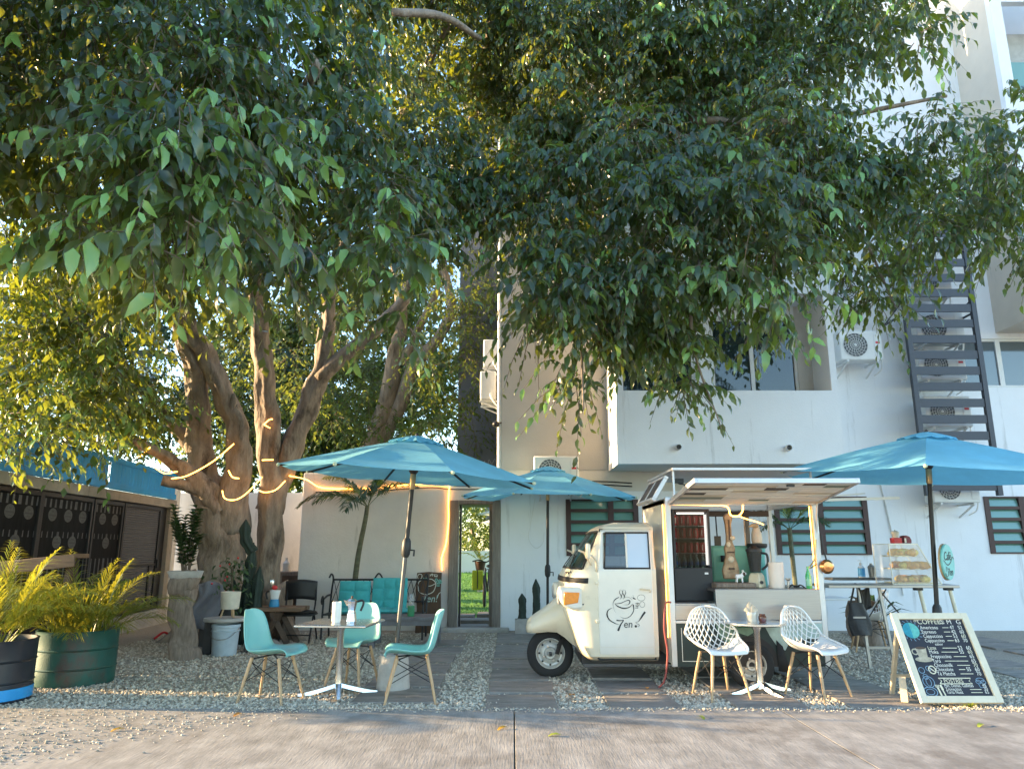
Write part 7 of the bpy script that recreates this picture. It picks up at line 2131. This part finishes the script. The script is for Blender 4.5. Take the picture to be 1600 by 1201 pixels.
# planter pot on a stone table, bucket below, dark things by the trunk
t = thing('stone_slab_table', 'low round grey stone slab table over a bucket', 'table', (-3.95, 10.6, 0))
part('slab', MB().lathe([(0, .43), (.27, .43), (.285, .445), (.28, .48), (0, .485)], 24, (-3.95, 10.62, 0), fl=lambda i, j, a, h: 1 + .03 * math.sin(4 * a)), pot_conc, t)
part('support', MB().box(-4.22, -4.09, 10.55, 10.85, 0, .43), M('dark_stone', (.05, .048, .045), .9, bump=.6), t, bev=.02)
part('support', MB().box(-3.72, -3.68, 10.75, 10.9, 0, .43), bpy.data.materials['dark_stone'], t, bev=.015)
t = thing('plastic_bucket', 'pale blue-grey plastic bucket under the stone slab table', 'bucket', (-3.90, 10.52, 0))
bk = M('pale_blue_plastic', (.42, .50, .55), .5, var=.12, scale=6, spots=((.3, .3, .28), 6, .66, (1, 1, .5)))
part('bucket_body', MB().lathe([(0, 0), (.155, 0), (.16, .01), (.18, .36), (.19, .365), (.19, .40), (.175, .40), (.155, .02)], 28, (-3.90, 10.52, .002), caps=False), bk, t)
part('bucket_rib', MB().lathe([(.181, .31), (.190, .315), (.190, .325), (.181, .33)], 28, (-3.90, 10.52, 0), caps=False), bk, t)
part('wire_handle', MB().tube(cat_rom([(-4.09, 10.52, .36), (-4.02, 10.35, .25), (-3.90, 10.32, .22), (-3.78, 10.35, .25), (-3.71, 10.52, .36)], 5), .005, 5), steel, t)
t = thing('cream_planter', 'cream cylindrical planter on three wooden legs on the stone slab', 'planter', (-3.92, 10.6, .485))
part('pot', MB().lathe([(.0, .11), (.115, .11), (.12, .12), (.135, .34), (.125, .34), (.11, .3)], 28, (-3.90, 10.6, .485), caps=False), M('cream_pot_glaze', (.66, .60, .48), .5), t)
for a in (-2.4, -.7, 1.6):
    part('leg', MB().tube([(-3.90 + .08 * math.cos(a), 10.6 + .08 * math.sin(a), .62), (-3.90 + .12 * math.cos(a), 10.6 + .12 * math.sin(a), .487)], [.016, .012], 8), pale_wood, t)
t = thing('grey_tarp', 'crumpled grey cloth draped over a dark box beside the stump', 'cloth', (-4.3, 11.2, 0))
part('cloth', MB().grid(lambda u, v: (-4.62 + .40 * u + .05 * math.sin(7 * v), 11.15 + .05 * math.sin(11 * u + 5 * v) - .1 * v, .95 - .75 * v * (.8 + .2 * u) - .12 * abs(u - .5)), 14, 14), M('grey_cloth', (.17, .17, .19), .9, bump=.4), t, solid=.01, ang=180)
part('dark_box', MB().box(-4.55, -4.1, 11.2, 11.6, 0, .75), black_plastic, t, bev=.02)
rk = M('field_stone', (.22, .20, .18), .9, var=.35, scale=5, bump=1, bscale=14)
for i, (x, y, r_) in enumerate(((-4.0, 10.95, .10), (-4.28, 10.62, .08), (-3.6, 11.0, .09), (-3.42, 11.05, .12), (-4.75, 11.4, .11), (-3.2, 11.3, .07))):
    single('rock', MB().sphere((x, y, r_ * .35), (r_ * 1.2, r_, r_ * .8), 12, 8, lambda a, b, i=i: 1 + .16 * math.sin(3 * a + i) * math.cos(2 * b + i) + .1 * math.sin(5 * a - i)), rk,
           ['grey stone behind the pale bucket', 'grey stone between the stump and the slab table', 'grey stone right of the slab table', 'largest grey stone, near the rustic table foot', 'grey stone left of the stump by the gate', 'small grey stone under the folding chair side'][i], 'stone', 'stones round the trunk', ang=180)
single('red_strap', MB().tube(cat_rom([(-5.6, 12.1, .03), (-5.5, 12.2, .12), (-5.42, 12.3, .06), (-5.3, 12.35, .16), (-5.25, 12.4, .05)], 5), .018, 6), red_m, 'short red strap lying by the foot of the gate', 'strap')
# plank behind the drum palms
t = thing('plank_bench', 'weathered brown plank resting on a rough trestle behind the palms', 'bench', (-5.5, 8.8, 0))
part('plank', MB().obox((-5.55, 8.85, 1.27), (1.05, .28, .05), (0, R(-6), 0)), M('brown_plank', (.17, .10, .06), .75, var=.3, scale=4, stretch=(.8, 5, 5), bump=.4), t, bev=.006)
part('plank_face', MB().obox((-5.55, 8.70, 1.22), (1.05, .03, .14), (0, R(-6), 0)), bpy.data.materials['brown_plank'], t, bev=.004)
for x in (-5.95, -5.15):
    part('trestle_leg', MB().bar((x, 8.75, 0), (x, 8.85, 1.24 + (x + 5.55) * .1), .07).bar((x, 9.0, 0), (x, 8.9, 1.24 + (x + 5.55) * .1), .07), dark_wood, t)

# ------------------------------------------------------------------ warm light rope through the tree and along the wall
t = thing('rope_light', 'warm glowing rope light wound round the fig stems and along the wall', 'rope light', (-4.0, 12, 2.5))


def rope(pts, r_=.009, per=6):
    part('light_tube', MB().tube(cat_rom(pts, per), r_, 6), glow, t)


rope([(-5.76, 11.28, 2.78), (-5.66, 11.22, 2.80), (-5.56, 11.25, 2.93)])
rope([(-5.55, 11.35, 2.66), (-5.40, 11.45, 2.55), (-5.22, 11.5, 2.58)])
rope([(-5.30, 11.5, 2.47), (-5.05, 11.5, 2.52), (-4.72, 11.6, 2.75), (-4.47, 11.75, 3.05)])
rope([(-4.58, 11.72, 2.30), (-4.52, 11.70, 2.18), (-4.36, 11.72, 2.16), (-4.25, 11.9, 2.28), (-4.10, 12.1, 2.55)])
rope([(-4.52, 11.75, 2.62), (-4.45, 11.75, 2.52), (-4.36, 11.8, 2.50)], .010)
rope([(-4.21, 12.33, 3.46), (-4.12, 12.32, 3.54), (-4.08, 12.36, 3.56)])
rope([(-4.21, 12.33, 3.46), (-4.10, 12.33, 3.40)])
rope([(-4.20, 12.36, 2.86), (-4.12, 12.33, 2.86), (-4.03, 12.4, 2.87)])
rope([(-4.24, 12.40, 2.36), (-4.10, 12.32, 2.32), (-3.93, 12.32, 2.36), (-3.82, 12.45, 2.52)])
rope([(-3.80, 12.6, 2.62), (-3.70, 13.3, 2.62), (-3.50, 13.58, 2.50), (-3.0, 13.59, 2.48), (-2.5, 13.59, 2.50), (-2.0, 13.59, 2.55), (-1.5, 13.59, 2.56), (-1.15, 13.58, 2.53)])
rope([(-1.15, 13.58, 2.53), (-1.16, 13.57, 2.2), (-1.15, 13.57, 1.9), (-1.19, 13.57, 1.5), (-1.26, 13.57, 1.25), (-1.25, 13.57, 1.03)])
part('lamp_cable', MB().tube(cat_rom([(-3.6, 13.6, 2.42), (-2.6, 13.595, 2.44), (-1.5, 13.595, 2.50), (-1.1, 13.59, 2.47), (-.2, 13.59, 2.47)], 5), .009, 5), black_plastic, t)
single('loose_cable', MB().tube(cat_rom([(.42, 13.55, 2.3), (.35, 13.56, 1.9), (.30, 13.57, 1.6), (.42, 13.57, 1.42), (.55, 13.57, 1.5), (.58, 13.57, 1.7)], 6), .006, 5), ac_white, 'thin loose pale cable looping down the white wall behind the farthest parasol', 'cable')

# ------------------------------------------------------------------ things seen through the doorway
gz = ground_z(0, 18)
t = thing('bicycle', 'dark bicycle parked on the lawn, seen end-on through the doorway', 'bicycle', (-.55, 18.0, gz))
wm = lambda y, r_=.33: part('wheel', MB().tube([(-.58 + .10 * (y - 18) + 0 * a, y + r_ * math.cos(a), gz + .34 + r_ * math.sin(a)) for a in np.linspace(0, 2 * PI, 29)], .030, 7, caps=False), rubber, t)
for y in (17.5, 18.5):
    wo = wm(y)
    sp_ = MB()
    for a in np.linspace(0, 2 * PI, 13)[:-1]:
        sp_.tube([(-.58 + .10 * (y - 18), y, gz + .34), (-.58 + .10 * (y - 18), y + .32 * math.cos(a), gz + .34 + .32 * math.sin(a))], .003, 4)
    part('spokes', sp_, steel, wo)
fx = lambda y, z: (-.58 + .10 * (y - 18), y, gz + z)
part('frame', MB().tube([fx(17.5, .34), fx(17.62, .85)], .02, 8).tube([fx(17.6, .75), fx(18.0, .32), fx(18.25, .82), fx(17.62, .80)], .018, 8).tube([fx(18.0, .32), fx(18.5, .34), fx(18.25, .78)], .015, 8), black_m, t)
part('handlebar', MB().tube(cat_rom([(-.92, 17.66, gz + 1.0), (-.75, 17.62, gz + 1.03), (-.62, 17.62, gz + .98), (-.48, 17.62, gz + 1.03), (-.30, 17.66, gz + 1.0)], 5), .015, 8), black_m, t)
part('saddle', MB().sphere(fx(18.28, .88), (.07, .13, .04), 12, 7), black_plastic, t)
part('basket', MB().box(-.50, -.32, 17.55, 17.85, gz + .55, gz + .85), black_m, t)
t = thing('bicycle_bag', 'yellow-green pannier bag on the bicycle beyond the doorway', 'bag', (-.76, 17.6, gz + .5))
part('bag_body', MB().box(-.92, -.66, 17.45, 17.62, gz + .36, gz + .80), M('lime_fabric', (.38, .42, .02), .7, var=.15), t, bev=.03, seg=3)
part('strap', MB().box(-.80, -.78, 17.44, 17.449, gz + .4, gz + .82), black_plastic, t)
t = thing('garden_planter', 'dark red pot with an airy palm on the lawn beyond the doorway', 'planter', (-.95, 20.5, ground_z(0, 20.5)))
zz = ground_z(0, 20.5)
part('pot', MB().lathe([(.10, .60), (.15, .85), (.16, .88), (.14, .88)], 18, (-.86, 20.5, zz - .08)), M('dark_red_pot', (.05, .015, .015), .5), t)
part('pedestal', MB().lathe([(.13, 0), (.08, .1), (.08, .5), (.11, .60)], 14, (-.86, 20.5, zz - .08)), pot_conc, t)
for i in range(8):
    palm_frond((-.86, 20.5, zz + .78), i * 2.4, R(random.uniform(35, 75)), .7, 12, .2, .014, t, leaf_palm, (.3, .8), 1.4)
for nm, c, r_, z in (('nearer white parasol beyond the doorway', (.35, 21.0), 1.35, 2.35), ('farther cream parasol beyond the doorway, lower in view', (.3, 23.5), 1.3, 2.2)):
    t = thing('white_parasol', nm, 'parasol', (*c, ground_z(0, c[1])), group='white parasols in the garden')
    mb = MB()
    for i in range(8):
        a0, a1 = 2 * PI * i / 8, 2 * PI * (i + 1) / 8
        mb.add([(c[0], c[1], z + .42), (c[0] + r_ * math.cos(a0), c[1] + r_ * math.sin(a0), z), (c[0] + r_ * math.cos(a1), c[1] + r_ * math.sin(a1), z)], [(0, 1, 2)])
    part('canopy', mb, fabric_mat('white_canvas', (.72, .68, .62), .3), t, smooth=False)
    part('pole', MB().tube([(*c, ground_z(0, c[1])), (*c, z + .4)], .025, 8), white_pl, t)
t = thing('garden_pavilion', 'grey flat-roofed pavilion edge above the lawn beyond the doorway', 'building', (0, 22, 0))
part('roof_slab', MB().box(-1.0, 3, 28, 34, 2.55, 2.9), white_wall, t, smooth=False)
part('dark_fascia', MB().box(-1.0, 3, 27.9, 27.995, 2.5, 2.95), grey_wall, t, smooth=False)
part('post', MB().box(.8, 1, 28, 28.2, .5, 2.55), white_wall, t, smooth=False)
# fallen leaves
fm = [leaf_mat('fallen_leaf', (.42, .17, .03), (.5, .3, .04), (.5, .3, .05), .2), leaf_mat('fallen_green_leaf', (.30, .36, .05), (.3, .36, .05), (.4, .4, .05), .2)]
spots = [(-2.28, 6.70, 0, 'orange-brown fallen leaf near the left gravel edge'), (-3.0, 6.15, 0, 'orange fallen leaf on the left end of the pavement'), (-.03, 6.2, 0, 'curled brown leaf on the middle of the pavement'), (.37, 5.95, 1, 'yellow-green leaf on the pavement left of the long joint'), (1.55, 6.6, 1, 'small green leaf on the pavement near the round table'), (3.75, 6.30, 1, 'yellow leaf on the pavement in front of the menu board'), (1.35, 7.85, 0, 'brown leaf on the gravel under the truck door'), (.55, 7.5, 0, 'brown leaf on the gravel in front of the front wheel')]
for x, y, k, lab in spots:
    z = .045 if y < 6.9 else .04
    me = leaf_mesh('fallen_leaf', np.array([[0, 0, 0.]]), np.array([[1., .3, .05]]), np.array([[.1, .2, 1.]]), np.array([.11]), np.array([random.random()]), fm[k])
    o = meta(link(bpy.data.objects.new('fallen_leaf', me)), lab, 'leaf', 'fallen leaves')
    o.location = (x, y, z)
    o.rotation_euler = (.1, -.1, random.uniform(0, 6))
